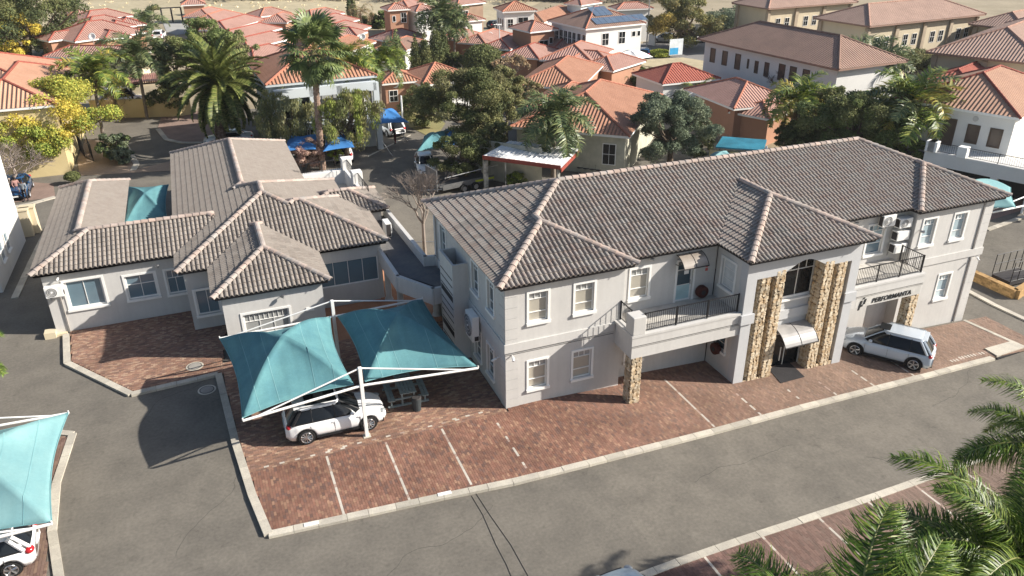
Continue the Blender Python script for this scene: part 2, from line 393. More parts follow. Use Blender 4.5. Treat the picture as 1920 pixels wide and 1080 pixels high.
    for bi, pl, p, q in edges:
        zp = pl[0]*p[0]+pl[1]*p[1]+pl[2]; zq = pl[0]*q[0]+pl[1]*q[1]+pl[2]
        a, c = Vector((p[0], p[1], zp)), Vector((q[0], q[1], zq))
        if zq < zp: a, c = c, a
        d = c-a; Ln = d.length
        if Ln < 0.3: continue
        d.normalize(); n = max(1, round(Ln/0.385)); st = Ln/n
        zax = Vector((0, 0, 1)); y = zax.cross(d).normalized(); z = d.cross(y)
        for k in range(n):
            o = a+d*(k*st); m = o+d*(st*.5)
            if zcover(blocks, bi, m.x, m.y, m.z): continue
            o = o+z*0.05
            M = Matrix(((d.x, y.x, z.x, o.x), (d.y, y.y, z.y, o.y), (d.z, y.z, z.z, o.z), (0, 0, 0, 1)))
            if ridge_objs and cnt < 300:
                ob = put('ridge_tile', me, parent); ob.matrix_basis = M; cnt += 1
            else: rb.add([tuple(M@v.co) for v in me.vertices], [tuple(f.vertices) for f in me.polygons])
    if rb.v: rb.build('ridge_capping', mridge, parent, kind='stuff')
def simple_roof(parent, blocks, mtile, mridge, fascia, cap=0.13, local=False):
    """far roof: planes with relief material laid out by UV from each eave, with ridge capping and fascia"""
    faces, edges = roof_faces(blocks); v = []; f = []; uv = []
    for bi, fn, pl, poly in faces:
        b = blocks[bi]; U, V = FR[fn]; base = {'S': b[1], 'N': -b[3], 'W': b[0], 'E': -b[2]}[fn]
        ar = sum(poly[i][0]*poly[(i+1) % len(poly)][1]-poly[(i+1) % len(poly)][0]*poly[i][1] for i in range(len(poly)))
        if ar < 0: poly = poly[::-1]
        n0 = len(v); v += [(p[0], p[1], pl[0]*p[0]+pl[1]*p[1]+pl[2]) for p in poly]; f.append(tuple(range(n0, len(v))))
        uv += [(p[0]*U[0]+p[1]*U[1], (p[0]*V[0]+p[1]*V[1]-base)*math.sqrt(1+b[5]**2)) for p in poly]
    o = mk('roof', v, f, mtile, parent, local=local); l = o.data.uv_layers.new(name='UVMap')
    for lp in o.data.loops: l.data[lp.index].uv = uv[lp.vertex_index]
    fb = MB()
    for b in blocks: fb.box(b[0]+.03, b[1]+.03, b[4]-0.22, b[2]-.03, b[3]-.03, b[4]-0.005)
    fb.build('fascia', fascia, parent, local=local)
    rb = MB()
    for bi, pl, p, q in edges:
        zp = pl[0]*p[0]+pl[1]*p[1]+pl[2]; zq = pl[0]*q[0]+pl[1]*q[1]+pl[2]; Ln = math.dist(p, q); n = max(1, int(Ln/0.5))
        for k in range(n):
            t0, t1 = k/n, (k+1)/n; a = [p[0]+(q[0]-p[0])*t0, p[1]+(q[1]-p[1])*t0, zp+(zq-zp)*t0]; c = [p[0]+(q[0]-p[0])*t1, p[1]+(q[1]-p[1])*t1, zp+(zq-zp)*t1]
            m = [(a[i]+c[i])/2 for i in range(3)]
            if zcover(blocks, bi, *m): continue
            rb.cyl(a, c, cap, cap*.85, 6)
    if rb.v: rb.build('ridge_capping', mridge, parent, local=local, kind='stuff')
    return o
# ---------------------------------------------------------------- walls and windows
def facade(parent, P, U, length, z0, z1, holes, m, name='wall', reveal=0.14, local=False):
    N = (U[1], -U[0]); us = sorted({0, length, *[h[0] for h in holes], *[h[2] for h in holes]}); zs = sorted({z0, z1, *[h[1] for h in holes], *[h[3] for h in holes]})
    mb = MB()
    def pt(u, n, z): return (P[0]+U[0]*u+N[0]*n, P[1]+U[1]*u+N[1]*n, z)
    for i in range(len(us)-1):
        for j in range(len(zs)-1):
            cu, cz = (us[i]+us[i+1])/2, (zs[j]+zs[j+1])/2
            if any(h[0] < cu < h[2] and h[1] < cz < h[3] for h in holes): continue
            mb.add([pt(us[i], 0, zs[j]), pt(us[i+1], 0, zs[j]), pt(us[i+1], 0, zs[j+1]), pt(us[i], 0, zs[j+1])], [(0, 1, 2, 3)])
    for a, b, c, d in holes:
        r = -reveal
        mb.add([pt(a, 0, b), pt(a, r, b), pt(a, r, d), pt(a, 0, d)], [(0, 3, 2, 1)])
        mb.add([pt(c, 0, b), pt(c, r, b), pt(c, r, d), pt(c, 0, d)], [(0, 1, 2, 3)])
        mb.add([pt(a, 0, b), pt(c, 0, b), pt(c, r, b), pt(a, r, b)], [(0, 1, 2, 3)])
        mb.add([pt(a, 0, d), pt(c, 0, d), pt(c, r, d), pt(a, r, d)], [(0, 3, 2, 1)])
    return mb.build(name, m, parent, local=local)
def window(parent, P, U, h, rows=((.22, 3), (.48, 1), (.30, 1)), pane=None, frame=C_WHITE, surround=0.11, reveal=0.14, bar=0.045, split=None, sill=True, name='window', local=False, surm=None):
    """h=(u0,z0,u1,z1); the frame is a part, each pane a sub-part"""
    N = (U[1], -U[0]); u0, z0, u1, z1 = h; mb = MB()
    if surround:
        sr = surround; p = 0.035; g = 0.001
        for a, b, c, d in ((u0-sr, z0+.001, u0, z1), (u1, z0, u1+sr, z1), (u0-sr, z1, u1+sr, z1+sr)): mb.obox(P, U, N, a, g, b, c, p, d)
        if sill: mb.obox(P, U, N, u0-sr-.02, g, z0-sr-.02, u1+sr+.02, .10, z0)
    d0, d1 = -reveal+.002, -reveal+0.06
    for a, b, c, d in ((u0, z0, u0+bar, z1), (u1-bar, z0, u1, z1), (u0+bar, z0, u1-bar, z0+bar), (u0+bar, z1-bar, u1-bar, z1)): mb.obox(P, U, N, a, d0, b, c, d1, d)
    panes = []; zt = z1-bar; tot = (z1-z0-2*bar)
    for ri, (fr, nc) in enumerate(rows):
        zb = zt-tot*fr; wv = (u1-u0-2*bar)
        if ri < len(rows)-1: mb.obox(P, U, N, u0+bar, d0, zb-.018, u1-bar, d1-.004, zb+.018)
        for c in range(nc):
            a = u0+bar+wv*c/nc; b = u0+bar+wv*(c+1)/nc
            if c: mb.obox(P, U, N, a-.014, d0, zb+.018, a+.014, d1-.008, zt-.018)
            panes.append((a, zb, b, zt))
        zt = zb
    o = mb.build(name, frame if surm is None else surm, parent, local=local)
    for i, (a, b, c, d) in enumerate(panes):
        pm = pane if not isinstance(pane, (list, tuple)) else pane[i % len(pane)]
        q = -reveal+.02; pt = lambda u, z: (P[0]+U[0]*u+N[0]*q, P[1]+U[1]*u+N[1]*q, z)
        po = mk('pane', [pt(a, b), pt(c, b), pt(c, d), pt(a, d)], [(0, 1, 2, 3)], pm or C_GLASS, o, local=True)
    return o
def shell(parent, m, x0, y0, x1, y1, z0, z1, sides='SWEN', name='wall', holes={}, local=False):
    W = x1-x0; D = y1-y0; spec = {'S': ((x0, y0), (1, 0), W), 'E': ((x1, y0), (0, 1), D), 'N': ((x1, y1), (-1, 0), W), 'W': ((x0, y1), (0, -1), D)}
    for s in sides:
        P, U, Ln = spec[s]; facade(parent, P, U, Ln, z0, z1, holes.get(s, []), m, name, local=local)
def railing(parent, pts, z, h=0.95, gap=0.11, m=C_BLACK, local=False, posts=1.6):
    mb = MB(); bb = MB()
    for i in range(len(pts)-1):
        a, b = Vector((*pts[i], 0)), Vector((*pts[i+1], 0)); d = b-a; Ln = d.length; d.normalize(); N = (d.y, -d.x); P = (a.x, a.y); U = (d.x, d.y)
        mb.obox(P, U, N, 0, -.02, z+h-.04, Ln, .02, z+h); mb.obox(P, U, N, 0, -.015, z+.07, Ln, .015, z+.10)
        n = max(1, round(Ln/posts))
        for k in range(n+1): mb.obox(P, U, N, Ln*k/n-.025, -.026, z, Ln*k/n+.025, .026, z+h+.02)
        n = int(Ln/gap)
        for k in range(n): u = (k+.5)*Ln/n; bb.obox(P, U, N, u-.008, -.008, z+.10, u+.008, .008, z+h-.04)
    o = mb.build('railing', m, parent, local=local); q = bb.build('baluster', m, o, local=True, kind='stuff')
    return o
def acunit(P, U, z, label, w=0.85, h=0.6, d=0.32, group='air conditioner units', m=C_WHITE, brk=True, grille=True, name='air_conditioner'):
    """outdoor unit; P is a point of the wall, U along it"""
    N = (U[1], -U[0]); r = root(name, (P[0], P[1], z), label, 'air conditioner', group); n0 = 0.10
    MB().obox(P, U, N, 0, n0, z, w, n0+d, z+h).build('casing', m, r, bevel=.02)
    if grille:
        c = w*.38; g = MB(); n = 18
        pt = lambda u, q, zz: (P[0]+U[0]*u+N[0]*q, P[1]+U[1]*u+N[1]*q, zz)
        g.cyl(pt(c, n0+d, z+h/2), pt(c, n0+d+.012, z+h/2), h*.42, h*.42, n); g.build('fan', mat('fan_grey', (0.22, 0.22, 0.22), .6), r)
        k = MB()
        for rr in (.42, .3, .18): 
            for i in range(n):
                a0, a1 = 2*math.pi*i/n, 2*math.pi*(i+1)/n
                k.cyl(pt(c+math.cos(a0)*h*rr, n0+d+.02, z+h/2+math.sin(a0)*h*rr), pt(c+math.cos(a1)*h*rr, n0+d+.02, z+h/2+math.sin(a1)*h*rr), .008, .008, 4, False)
        k.cyl(pt(c, n0+d+.012, z+h/2), pt(c, n0+d+.04, z+h/2), .06, .05, 10); k.build('fan_guard', m, r)
    if brk:
        b = MB()
        for u in (.12, w-.16): b.obox(P, U, N, u, 0, z-.05, u+.04, n0+d, z); b.obox(P, U, N, u, 0.0, z-.3, u+.04, .04, z-.05)
        b.build('bracket', C_STEEL, r)
    MB().obox(P, U, N, w, n0+.05, z+.08, w+.03, n0+.25, z+.3).build('valve_cover', C_DARK, r)
    MB().obox(P, U, N, -.012, n0+.04, z+.05, -.001, n0+d-.04, z+h-.05).build('side_grille', C_DARK, r)
    return r
def camera_box(P, N, label):
    r = root('security_camera', P, label, 'camera', 'small white security cameras')
    MB().cyl(P, (P[0]+N[0]*.12, P[1]+N[1]*.12, P[2]), .03, .03, 8).build('bracket', C_WHITE, r)
    q = (P[0]+N[0]*.14, P[1]+N[1]*.14, P[2]-.03)
    MB().cyl(q, (q[0]+N[0]*.2-.05, q[1]+N[1]*.2, q[2]-.08), .055, .05, 10).build('housing', C_WHITE, r)
    return r
def spot(P, N, label):
    r = root('wall_lamp', P, label, 'lamp', 'small wall lamps')
    MB().cyl(P, (P[0]+N[0]*.15, P[1]+N[1]*.15, P[2]+.02), .02, .02, 6).build('arm', C_STEEL, r)
    MB().cyl((P[0]+N[0]*.15-.1, P[1]+N[1]*.15, P[2]-.02), (P[0]+N[0]*.25+.06, P[1]+N[1]*.25, P[2]-.02), .05, .09, 10).build('lamp_head', C_STEEL, r)
    return r
def sheet(name, poly, dz, m, kind='structure', parent=None):
    bm = bmesh.new(); bm.faces.new([bm.verts.new((p[0], p[1], 0)) for p in poly])
    for x in (12.5, 40.5):
        bmesh.ops.bisect_plane(bm, geom=bm.verts[:]+bm.edges[:]+bm.faces[:], plane_co=(x, 0, 0), plane_no=(1, 0, 0))
    bmesh.ops.triangulate(bm, faces=bm.faces[:])
    for v in bm.verts: v.co.z = gz(v.co.x)+dz
    bmesh.ops.recalc_face_normals(bm, faces=bm.faces[:])
    for f in bm.faces:
        if f.normal.z < 0: f.normal_flip()
    me = bpy.data.meshes.new(name); bm.to_mesh(me); bm.free(); me.materials.append(m)
    o = put(name, me, parent)
    if kind: o['kind'] = kind
    return o
# ================================================================ setting: ground, roads, kerbs, paving
sheet('ground', [(-600, -200), (900, -200), (900, 1500), (-600, 1500)], -0.03, C_EARTH)
sheet('road', [(-22, -25), (120, -25), (120, 28), (46, 60), (40, 84), (-22, 100)], 0.0, C_ASPH)
G = lambda *l: [gp(*p)[:2] for p in l]
sheet('dry_field', [(-120, 166), (0, 172), (38, 150), (60, 158), (120, 230), (300, 420), (300, 900), (-200, 900)], 0.02, C_FIELD)
PAV = 0.10
def kerb_line(parent, pts, wdt=0.32, top=PAV+.02, L=0.95):
    """a run of separate kerb stones"""
    k = 0
    for i in range(len(pts)-1):
        a, b = Vector(pts[i]), Vector(pts[i+1]); d = b-a; Ln = d.length
        if Ln < .2: continue
        d.normalize(); n = Vector((-d.y, d.x)); m = max(1, round(Ln/L)); cuts = [0]
        for q in range(1, m): cuts.append(Ln*q/m+random.uniform(-.12, .12))
        cuts.append(Ln)
        for q in range(m):
            u0, u1 = cuts[q]+.008, cuts[q+1]-.008; c = [a+d*u0-n*wdt/2, a+d*u1-n*wdt/2, a+d*u1+n*wdt/2, a+d*u0+n*wdt/2]; e = random.uniform(-.008, .008)
            mb = MB(); mb.prism([tuple(p) for p in c], lambda x, y: gz(x)-.05, lambda x, y: gz(x)+top+e)
            o = mb.build('kerb_stone', C_KERB, parent); k += 1
    return k
kerbs = root('kerb', (0, 23.5, 0)); kerbs['kind'] = 'structure'
front = [(-0.3, 23.75), (6.3, 23.3), (9.1, 23.05), (12.4, 22.95), (18.7, 23.15), (23.8, 23.4), (32.7, 23.7), (37.0, 23.9)]
kerb_line(kerbs, front)
leftk = [(-1.35, 36.0), (-1.0, 30.0), (-0.65, 26.2), (-0.3, 23.75)]
kerb_line(kerbs, leftk)
kerb_line(kerbs, [(-8.75, 43.3), (-8.4, 40.0), (-5.3, 35.7), (-1.35, 36.0)])
kerb_line(kerbs, [(11.0, 16.85), (15.6, 17.1), (22.5, 17.35), (29.3, 17.75), (42, 18.3)], top=.068)
kerb_line(kerbs, [(-7.6, 33.4), (-7.9, 30.0), (-7.75, 27.0), (-7.1, 23.5)], top=.068)
kerb_line(kerbs, [(-7.6, 33.4), (-9.3, 34.4)], top=.05)
kerb_line(kerbs, G((28, 560), (60, 490), (92, 425)), wdt=.4, top=.06)
kerb_line(kerbs, G((10, 392), (60, 382), (104, 370)), wdt=.5, top=.06)
kerb_line(kerbs, G((235, 272), (256, 308), (250, 320)), wdt=.5, top=.06)
kerb_line(kerbs, G((296, 242), (312, 262), (340, 268), (380, 268)), wdt=.45, top=.06)
kerb_line(kerbs, G((1806, 603), (1862, 628), (1925, 656)), wdt=.25, top=.12)
kerb_line(kerbs, G((1812, 545), (1862, 572), (1930, 604)), wdt=.35, top=.08)
kerb_line(kerbs, G((1850, 432), (1925, 405)), wdt=.35, top=.08)
sheet('pavement', G((1835, 420), (1925, 392), (1925, 375), (1845, 385)), .03, mat('old_paving2', (.30, .20, .16), 1, var=.12, vs=.5, fine=.25))
# --- brick paving
def in_poly(x, y, P):
    c = False; n = len(P)
    for i in range(n):
        x1, y1 = P[i]; x2, y2 = P[(i+1) % n]
        if (y1 > y) != (y2 > y) and x < (x2-x1)*(y-y1)/(y2-y1)+x1: c = not c
    return c
BR = [(.285, .15, .108), (.25, .125, .09), (.31, .17, .12), (.20, .11, .085), (.27, .155, .11), (.14, .10, .09), (.40, .25, .165), (.23, .13, .098)]
BR2 = [(.34, .20, .14), (.27, .155, .115), (.39, .25, .17), (.48, .34, .24), (.18, .12, .10), (.30, .17, .125), (.22, .14, .12)]
NB = [0]
def paving(name, poly, along_y, pal, singles, top=PAV, marks=(), bl=0.21, bw=0.105, fade=None, avoid=()):
    r = root(name, (poly[0][0], poly[0][1], 0)); r['kind'] = 'structure'
    sheet('bedding', poly, top-.035, C_MORTAR, None, r)
    xs = [p[0] for p in poly]; ys = [p[1] for p in poly]; cells = []
    ox, oy = min(xs), min(ys)
    if along_y: nx = int((max(xs)-ox)/bw)+1; ny = int((max(ys)-oy)/bl)+2
    else: nx = int((max(xs)-ox)/bl)+2; ny = int((max(ys)-oy)/bw)+1
    for i in range(nx):
        for j in range(ny):
            if along_y: x = ox+(i+.5)*bw; y = oy+(j+.5-(.5 if i % 2 else 0))*bl; hx, hy = bw/2, bl/2
            else: y = oy+(j+.5)*bw; x = ox+(i+.5-(.5 if j % 2 else 0))*bl; hx, hy = bl/2, bw/2
            if all(in_poly(x+a*hx*.8, y+b*hy*.8, poly) for a in (-1, 1) for b in (-1, 1)): cells.append((math.dist((x, y, 0), (0, 0, CAMH)), x, y, hx-.004, hy-.004, 1)); continue
            for sg in (-1, 1):
                X, Y, HX, HY = (x, y+sg*hy/2, hx, hy/2) if along_y else (x+sg*hx/2, y, hx/2, hy)
                if in_poly(X, Y, poly): cells.append((math.dist((x, y, 0), (0, 0, CAMH)), X, Y, HX-.004, HY-.004, 0))
    cells.sort(); V = []; Fc = []; Cc = []
    rr = np.random.default_rng(len(cells)); noise = rr.random((len(cells), 4))
    FQ = [(4, 5, 6, 7), (0, 1, 5, 4), (1, 2, 6, 5), (2, 3, 7, 6), (3, 0, 4, 7)]
    ks = 0
    for k, (d, x, y, hx, hy, whole) in enumerate(cells):
        e = (noise[k, 0]-.5)*.008; z1 = gz(x)+top+e; z0 = z1-.06; c = pal[int(noise[k, 1]*len(pal))]; br = .96+.28*noise[k, 2]; mc = pal[0]; c = tuple(q*.62+t_*.38 for q, t_ in zip(c, mc))
        big = .94+.09*math.sin(x*.9+1.3*math.sin(y*.7))*math.sin(y*1.1+x*.3)
        k_ = min(1, max(0, (x-12)/14)); c = tuple((q*(1-.62*k_)+t_*.62*k_)*br*big for q, t_ in zip(c, (.29, .225, .175)))
        for mk_ in marks:
            if mk_(x, y, hx, hy, k): c = (.62, .56, .48) if noise[k, 3] > .25 else (.45, .33, .27)
        if ks < singles and whole:
            ks += 1
            if along_y: key = ('brick', 1)
            else: key = ('brick', 0)
            vv = [(-hx, -hy, -.06), (hx, -hy, -.06), (hx, hy, -.06), (-hx, hy, -.06), (-hx, -hy, 0), (hx, -hy, 0), (hx, hy, 0), (-hx, hy, 0)]
            o = mk('brick', vv, FQ, C_BRICK, r, cols=[c]*8); o.matrix_basis = Matrix.Translation((x, y, z1)); continue
        n = len(V); V += [(x-hx, y-hy, z0), (x+hx, y-hy, z0), (x+hx, y+hy, z0), (x-hx, y+hy, z0), (x-hx, y-hy, z1), (x+hx, y-hy, z1), (x+hx, y+hy, z1), (x-hx, y+hy, z1)]
        Fc += [tuple(i+n for i in q) for q in FQ]; Cc += [c]*8
    if V: o = mk('brick_courses', V, Fc, C_BRICK, r, cols=Cc); o['kind'] = 'stuff'
    return r
def line_mark(x0, y0, x1, y1, wd=.055, dash=0):
    L = math.hypot(x1-x0, y1-y0); dx, dy = (x1-x0)/L, (y1-y0)/L
    def f(x, y, hx, hy, k):
        u = (x-x0)*dx+(y-y0)*dy; v = abs((x-x0)*dy-(y-y0)*dx)
        return 0 <= u <= L and v < wd and (not dash or (u % dash) < dash*.5)
    return f
bay = [line_mark(x, 23.5, x, 27.4) for x in (2.45, 4.95, 7.5)]+[line_mark(9.95, 23.5, 9.95, 27.6, dash=1.0), line_mark(19.0, 23.4, 19.0, 28.4), line_mark(21.6, 23.4, 21.6, 25.4, dash=.6), line_mark(24.2, 23.4, 24.2, 25.0, dash=.6), line_mark(31.4, 23.8, 31.4, 27.4), line_mark(26.2, 23.6, 26.2, 25.0, dash=.6), line_mark(28.6, 23.7, 28.6, 25.4, dash=.6), line_mark(34.3, 24.35, 38.0, 24.5, wd=.06)]
dashx = [lambda x, y, hx, hy, k: abs(y-(27.75+.02*x)) < .06 and -0.4 < x < 9.6 and (x % .63) < .22]
P1 = [(-0.25, 23.8), (6.3, 23.32), (9.1, 23.07), (12.4, 22.97), (18.7, 23.17), (23.8, 23.42), (32.7, 23.72), (36.5, 23.85), (36.5, 27.9), (39.3, 27.9), (39.3, 28.5), (-0.75, 28.5), (-0.49, 26.2)]
paving('brick_paving', [p for p in P1 if True][:1]+P1[1:8]+[(41.0, 23.95), (41.0, 27.6), (-0.62, 27.6)], True, BR, 300, marks=bay, avoid=[])
paving('brick_paving', [(-0.62, 27.6), (10.7, 27.6), (10.7, 36.9), (-1.2, 36.9), (-0.85, 30)], False, BR2, 60, marks=dashx)
paving('brick_paving', [(10.75, 27.6), (33.8, 27.6), (33.8, 28.5), (10.75, 28.5)], True, BR, 0)
paving('brick_paving', [(-8.55, 43.6), (-8.2, 40.1), (-5.2, 35.9), (-1.2, 36.15), (-0.6, 41.2), (-2.2, 43.6)], False, BR2, 120)
P5 = [(11.2, 5), (42, 5), (42, 18.3), (29.3, 17.75), (22.5, 17.35), (15.6, 17.1), (11.2, 16.85)]
paving('brick_paving', P5, True, [(.21, .125, .105), (.18, .105, .09), (.24, .14, .115), (.15, .10, .085)], 0, top=.04, bl=.3, bw=.105, marks=[line_mark(x, 10, x, 17.4) for x in (14.0, 16.65, 19.3, 21.9, 24.5, 27.2)])
paving('brick_paving', [(-9.3, 34.2), (-7.75, 33.2), (-8.05, 30.0), (-7.9, 27.0), (-7.3, 20), (-16, 20), (-16, 34.2)], True, [(.23, .15, .12), (.18, .11, .09), (.27, .18, .14), (.3, .2, .14)], 0, top=.04, bl=.3)
sheet('pavement', [(-0.6, 36.9), (10.6, 36.9), (10.6, 50), (8, 50), (8, 41), (4.3, 41), (4.3, 37.3), (-.6, 37.3)], .06, mat('terracotta_paving', (.42, .21, .12), .9, var=.1, vs=1.5, fine=.2))
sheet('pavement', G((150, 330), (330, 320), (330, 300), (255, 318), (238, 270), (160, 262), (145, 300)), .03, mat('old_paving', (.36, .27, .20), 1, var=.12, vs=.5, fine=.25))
sheet('pavement', G((296, 240), (314, 262), (345, 268), (420, 268), (430, 205), (305, 212)), .03, mat('painted_shade_paving', (.27, .19, .155), 1, var=.12, vs=.8, fine=.2))  # paving colour darkened to carry the shade lying here
sheet('pavement', G((-60, 392), (104, 370), (100, 345), (30, 340), (-60, 350)), .03, mat('painted_shade_paving'
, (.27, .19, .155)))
sheet('lawn', G((705, 190), (800, 200), (835, 232), (815, 262), (768, 238), (740, 200)), .03, C_GRASS)
sheet('lawn', G((1150, 115), (1320, 140), (1345, 118), (1280, 108)), .03, C_FIELD)
# painted lines on the far road, patched joint on the near road
sheet('road_marking', G((690, 292), (770, 252), (770, 254), (690, 294.5)), .008, C_KERB)

jm = MB()
for pts in ([(892, 925), (920, 968), (958, 1022), (990, 1080)], [(884, 930), (905, 965), (930, 1022), (950, 1060), (962, 1090)]):
    q = [gp(*p) for p in pts]
    for a, b in zip(q, q[1:]): jm.cyl((a[0], a[1], .0), (b[0], b[1], .0), .018, .018, 5)
for sx, sy, da in ((3, 20, .3), (-3.5, 24, 1.2), (16, 20.5, .1), (24, 19.5, -.2), (-5, 33, .8), (9, 14, 1.0), (30, 21.5, 0.05)):
    x, y, a = sx, sy, da
    for k in range(26):
        a += random.uniform(-.35, .35); x2, y2 = x+.22*math.cos(a), y+.22*math.sin(a); jm.cyl((x, y, gz(x)), (x2, y2, gz(x2)), .006, .006, 4); x, y = x2, y2; a = a*.8+da*.2
tag(jm.build('road_joint', mat('tar_joint', (.06, .055, .05), .9)), kind='structure')
# white number plates on two kerb stones, doormat, manholes, drain
for px, py in ((585, 987), (834, 930)):
    p = gp(px, py); MB().obox(p, (1, -.06), (-.06, -1), -.27, -.09, .105+.02, .27, .09, .105+.035).build('kerb_marker_plate', C_WHITE, None)
    o = bpy.context.collection.objects[-1]
    tag(o, 'white plate on the kerb near the pavement corner' if px < 700 else 'white plate on the kerb below the third parking line', 'plate', 'white kerb plates')
for px, py, r_, lab in ((366, 690, .42, 'round manhole cover in the brown brick paving by the left building'), (388, 731, .42, 'round manhole cover in the shaded asphalt beside the kerb')):
    p = gp(px, py); z = .1 if px < 380 else .0; t = root('manhole_cover', (p[0], p[1], z), lab, 'manhole')
    MB().cyl((p[0], p[1], z-.03), (p[0], p[1], z+.012), r_, r_, 28).build('rim', C_KERB, t)
    MB().cyl((p[0], p[1], z-.03), (p[0], p[1], z+.018), r_*.82, r_*.82, 28).build('ring', mat('dark_cover', (.12, .11, .10), .9), t)
    MB().cyl((p[0], p[1], z-.03), (p[0], p[1], z+.024), r_*.70, r_*.70, 28).build('lid', mat('grey_cover', (.30, .28, .25), .9), t)
p = G((1440, 695), (1478, 682), (1508, 710), (1463, 722)); mb = MB(); mb.prism(p, lambda x, y: gz(x)+PAV, lambda x, y: gz(x)+PAV+.025)
tag(mb.build('doormat', mat('dark_mat', (.035, .033, .035), .95, bump=.5, bs=200)), 'dark rectangular doormat in front of the glass entrance', 'doormat')
p = G((1845, 658), (1892, 645), (1921, 655), (1868, 672)); t = root('drain_cover', (*p[0], gz(p[0][0])), 'concrete slab over a storm drain at the kerb end', 'drain')
MB().prism(p, lambda x, y: gz(x)-.1, lambda x, y: gz(x)+.17).build('slab', C_KERB, t)
MB().prism([(p[3][0]-.1, p[3][1]-.14), (p[2][0]-.1, p[2][1]-.14), (p[2][0], p[2][1]-.02), (p[3][0], p[3][1]-.02)], lambda x, y: gz(x)-.1, lambda x, y: gz(x)+.06).build('drain_mouth', C_BLACK, t)
# ================================================================ main office building
WX0, WX1, YF, YR, YB = 10.7, 39.35, 27.85, 28.5, 38.5
Z1, ZE = 3.43, 6.4
B = root('office_building', (25, 33, 0), 'two storey grey plaster office building with grey tiled hip roof and stone pillared entrance', 'building')
make_roof(B, [(10.3, 28.05, 39.9, 38.9, ZE, .40), (10.3, 27.45, 16.95, 37.0, ZE, .40), (21.55, 25.6, 29.0, 37.0, ZE, .40), (33.5, 27.45, 39.9, 37.0, ZE, .40)], C_TILE, C_RIDGE, singles=300)
zb = -1.8
def HS(Y, x0, lst):   # holes on a south wall given pixel boxes
    out = []
    for a in lst:
        if len(a) == 4 and a[3] > 50: p, q = onY(a[0], a[1], Y), onY(a[2], a[3], Y); out.append((p[0]-x0, min(p[2], q[2]), q[0]-x0, max(p[2], q[2])))
        else: out.append(a)
    return out
BL = [C_BLIND, C_BLIND, C_BLIND, C_CREAMB, C_CREAMB]
# left bay
hl = [(1.12, 4.32, 2.02, 5.75), (3.35, 4.32, 4.28, 5.75), (1.12, .86, 2.02, 2.30), (3.35, .86, 4.28, 2.30)]
facade(B, (WX0, YF), (1, 0), 5.8, zb, ZE+.1, hl, C_WALL)
for h in hl: window(B, (WX0, YF), (1, 0), h, pane=BL)
facade(B, (16.5, YF), (0, 1), YR-YF, zb, ZE, [], C_WALL)
# middle recess upper and lower
hr = [(.72, 4.1, 1.68, 5.62), (3.25, 3.44, 4.15, 5.60), (.7, .7, 1.6, 2.1)]
facade(B, (16.5, YR), (1, 0), 5.4, zb, ZE+.2, hr, C_WALL)
window(B, (16.5, YR), (1, 0), hr[0], pane=BL)
window(B, (16.5, YR), (1, 0), hr[2], pane=C_BLIND)
dr = window(B, (16.5, YR), (1, 0), hr[1], rows=((.22, 1), (.40, 1), (.38, 1)), pane=[C_GLASS, C_GLASS, mat('pale_blue_door', (.45, .62, .64), .5)], sill=False, bar=.07, name='door')
MB().box(20.44, YR-.12, 4.35, 20.47, YR-.07, 4.6).build('handle', C_STEEL, dr, local=True)
nz = MB(); nz.box(20.05, YR-.128, 4.95, 20.3, YR-.12, 5.2); nz.build('notice', C_WHITE, dr, local=True)
mb = MB()   # curved awning over the balcony door
def awning(x0, x1, y, z, dep, name, m, rib=C_DARK):
    n = 8; v = []; f = []
    for i in range(n+1):
        a = i/n*R(62); yy = y-dep*math.sin(a)/math.sin(R(62)); zz = z-dep*.62*(1-math.cos(a))/(1-math.cos(R(62)))
        v += [(x0, yy, zz), (x1, yy, zz), (x0, yy, zz-.012), (x1, yy, zz-.012)]
    for i in range(n): b = 4*i; f += [(b, b+4, b+5, b+1), (b+2, b+3, b+7, b+6)]
    o = mk(name, v, f, m, B); k = MB()
    for xx in np.linspace(x0, x1, 3):
        for i in range(n): k.cyl((xx, v[4*i][1], v[4*i][2]), (xx, v[4*i+4][1], v[4*i+4][2]), .018, .018, 5)
        k.cyl((xx, y, z-.5), (xx, v[4*n-4][1], v[4*n-4][2]), .015, .015, 5)
    k.cyl(v[4*n], v[4*n+1], .03, .03, 6); k.build('awning_rib', rib, o, local=True); return o
awning(19.6, 20.95, YR-.02, 6.0, .75, 'awning', mat('smoked_sheet', (.36, .31, .26), .3, spec=.6))
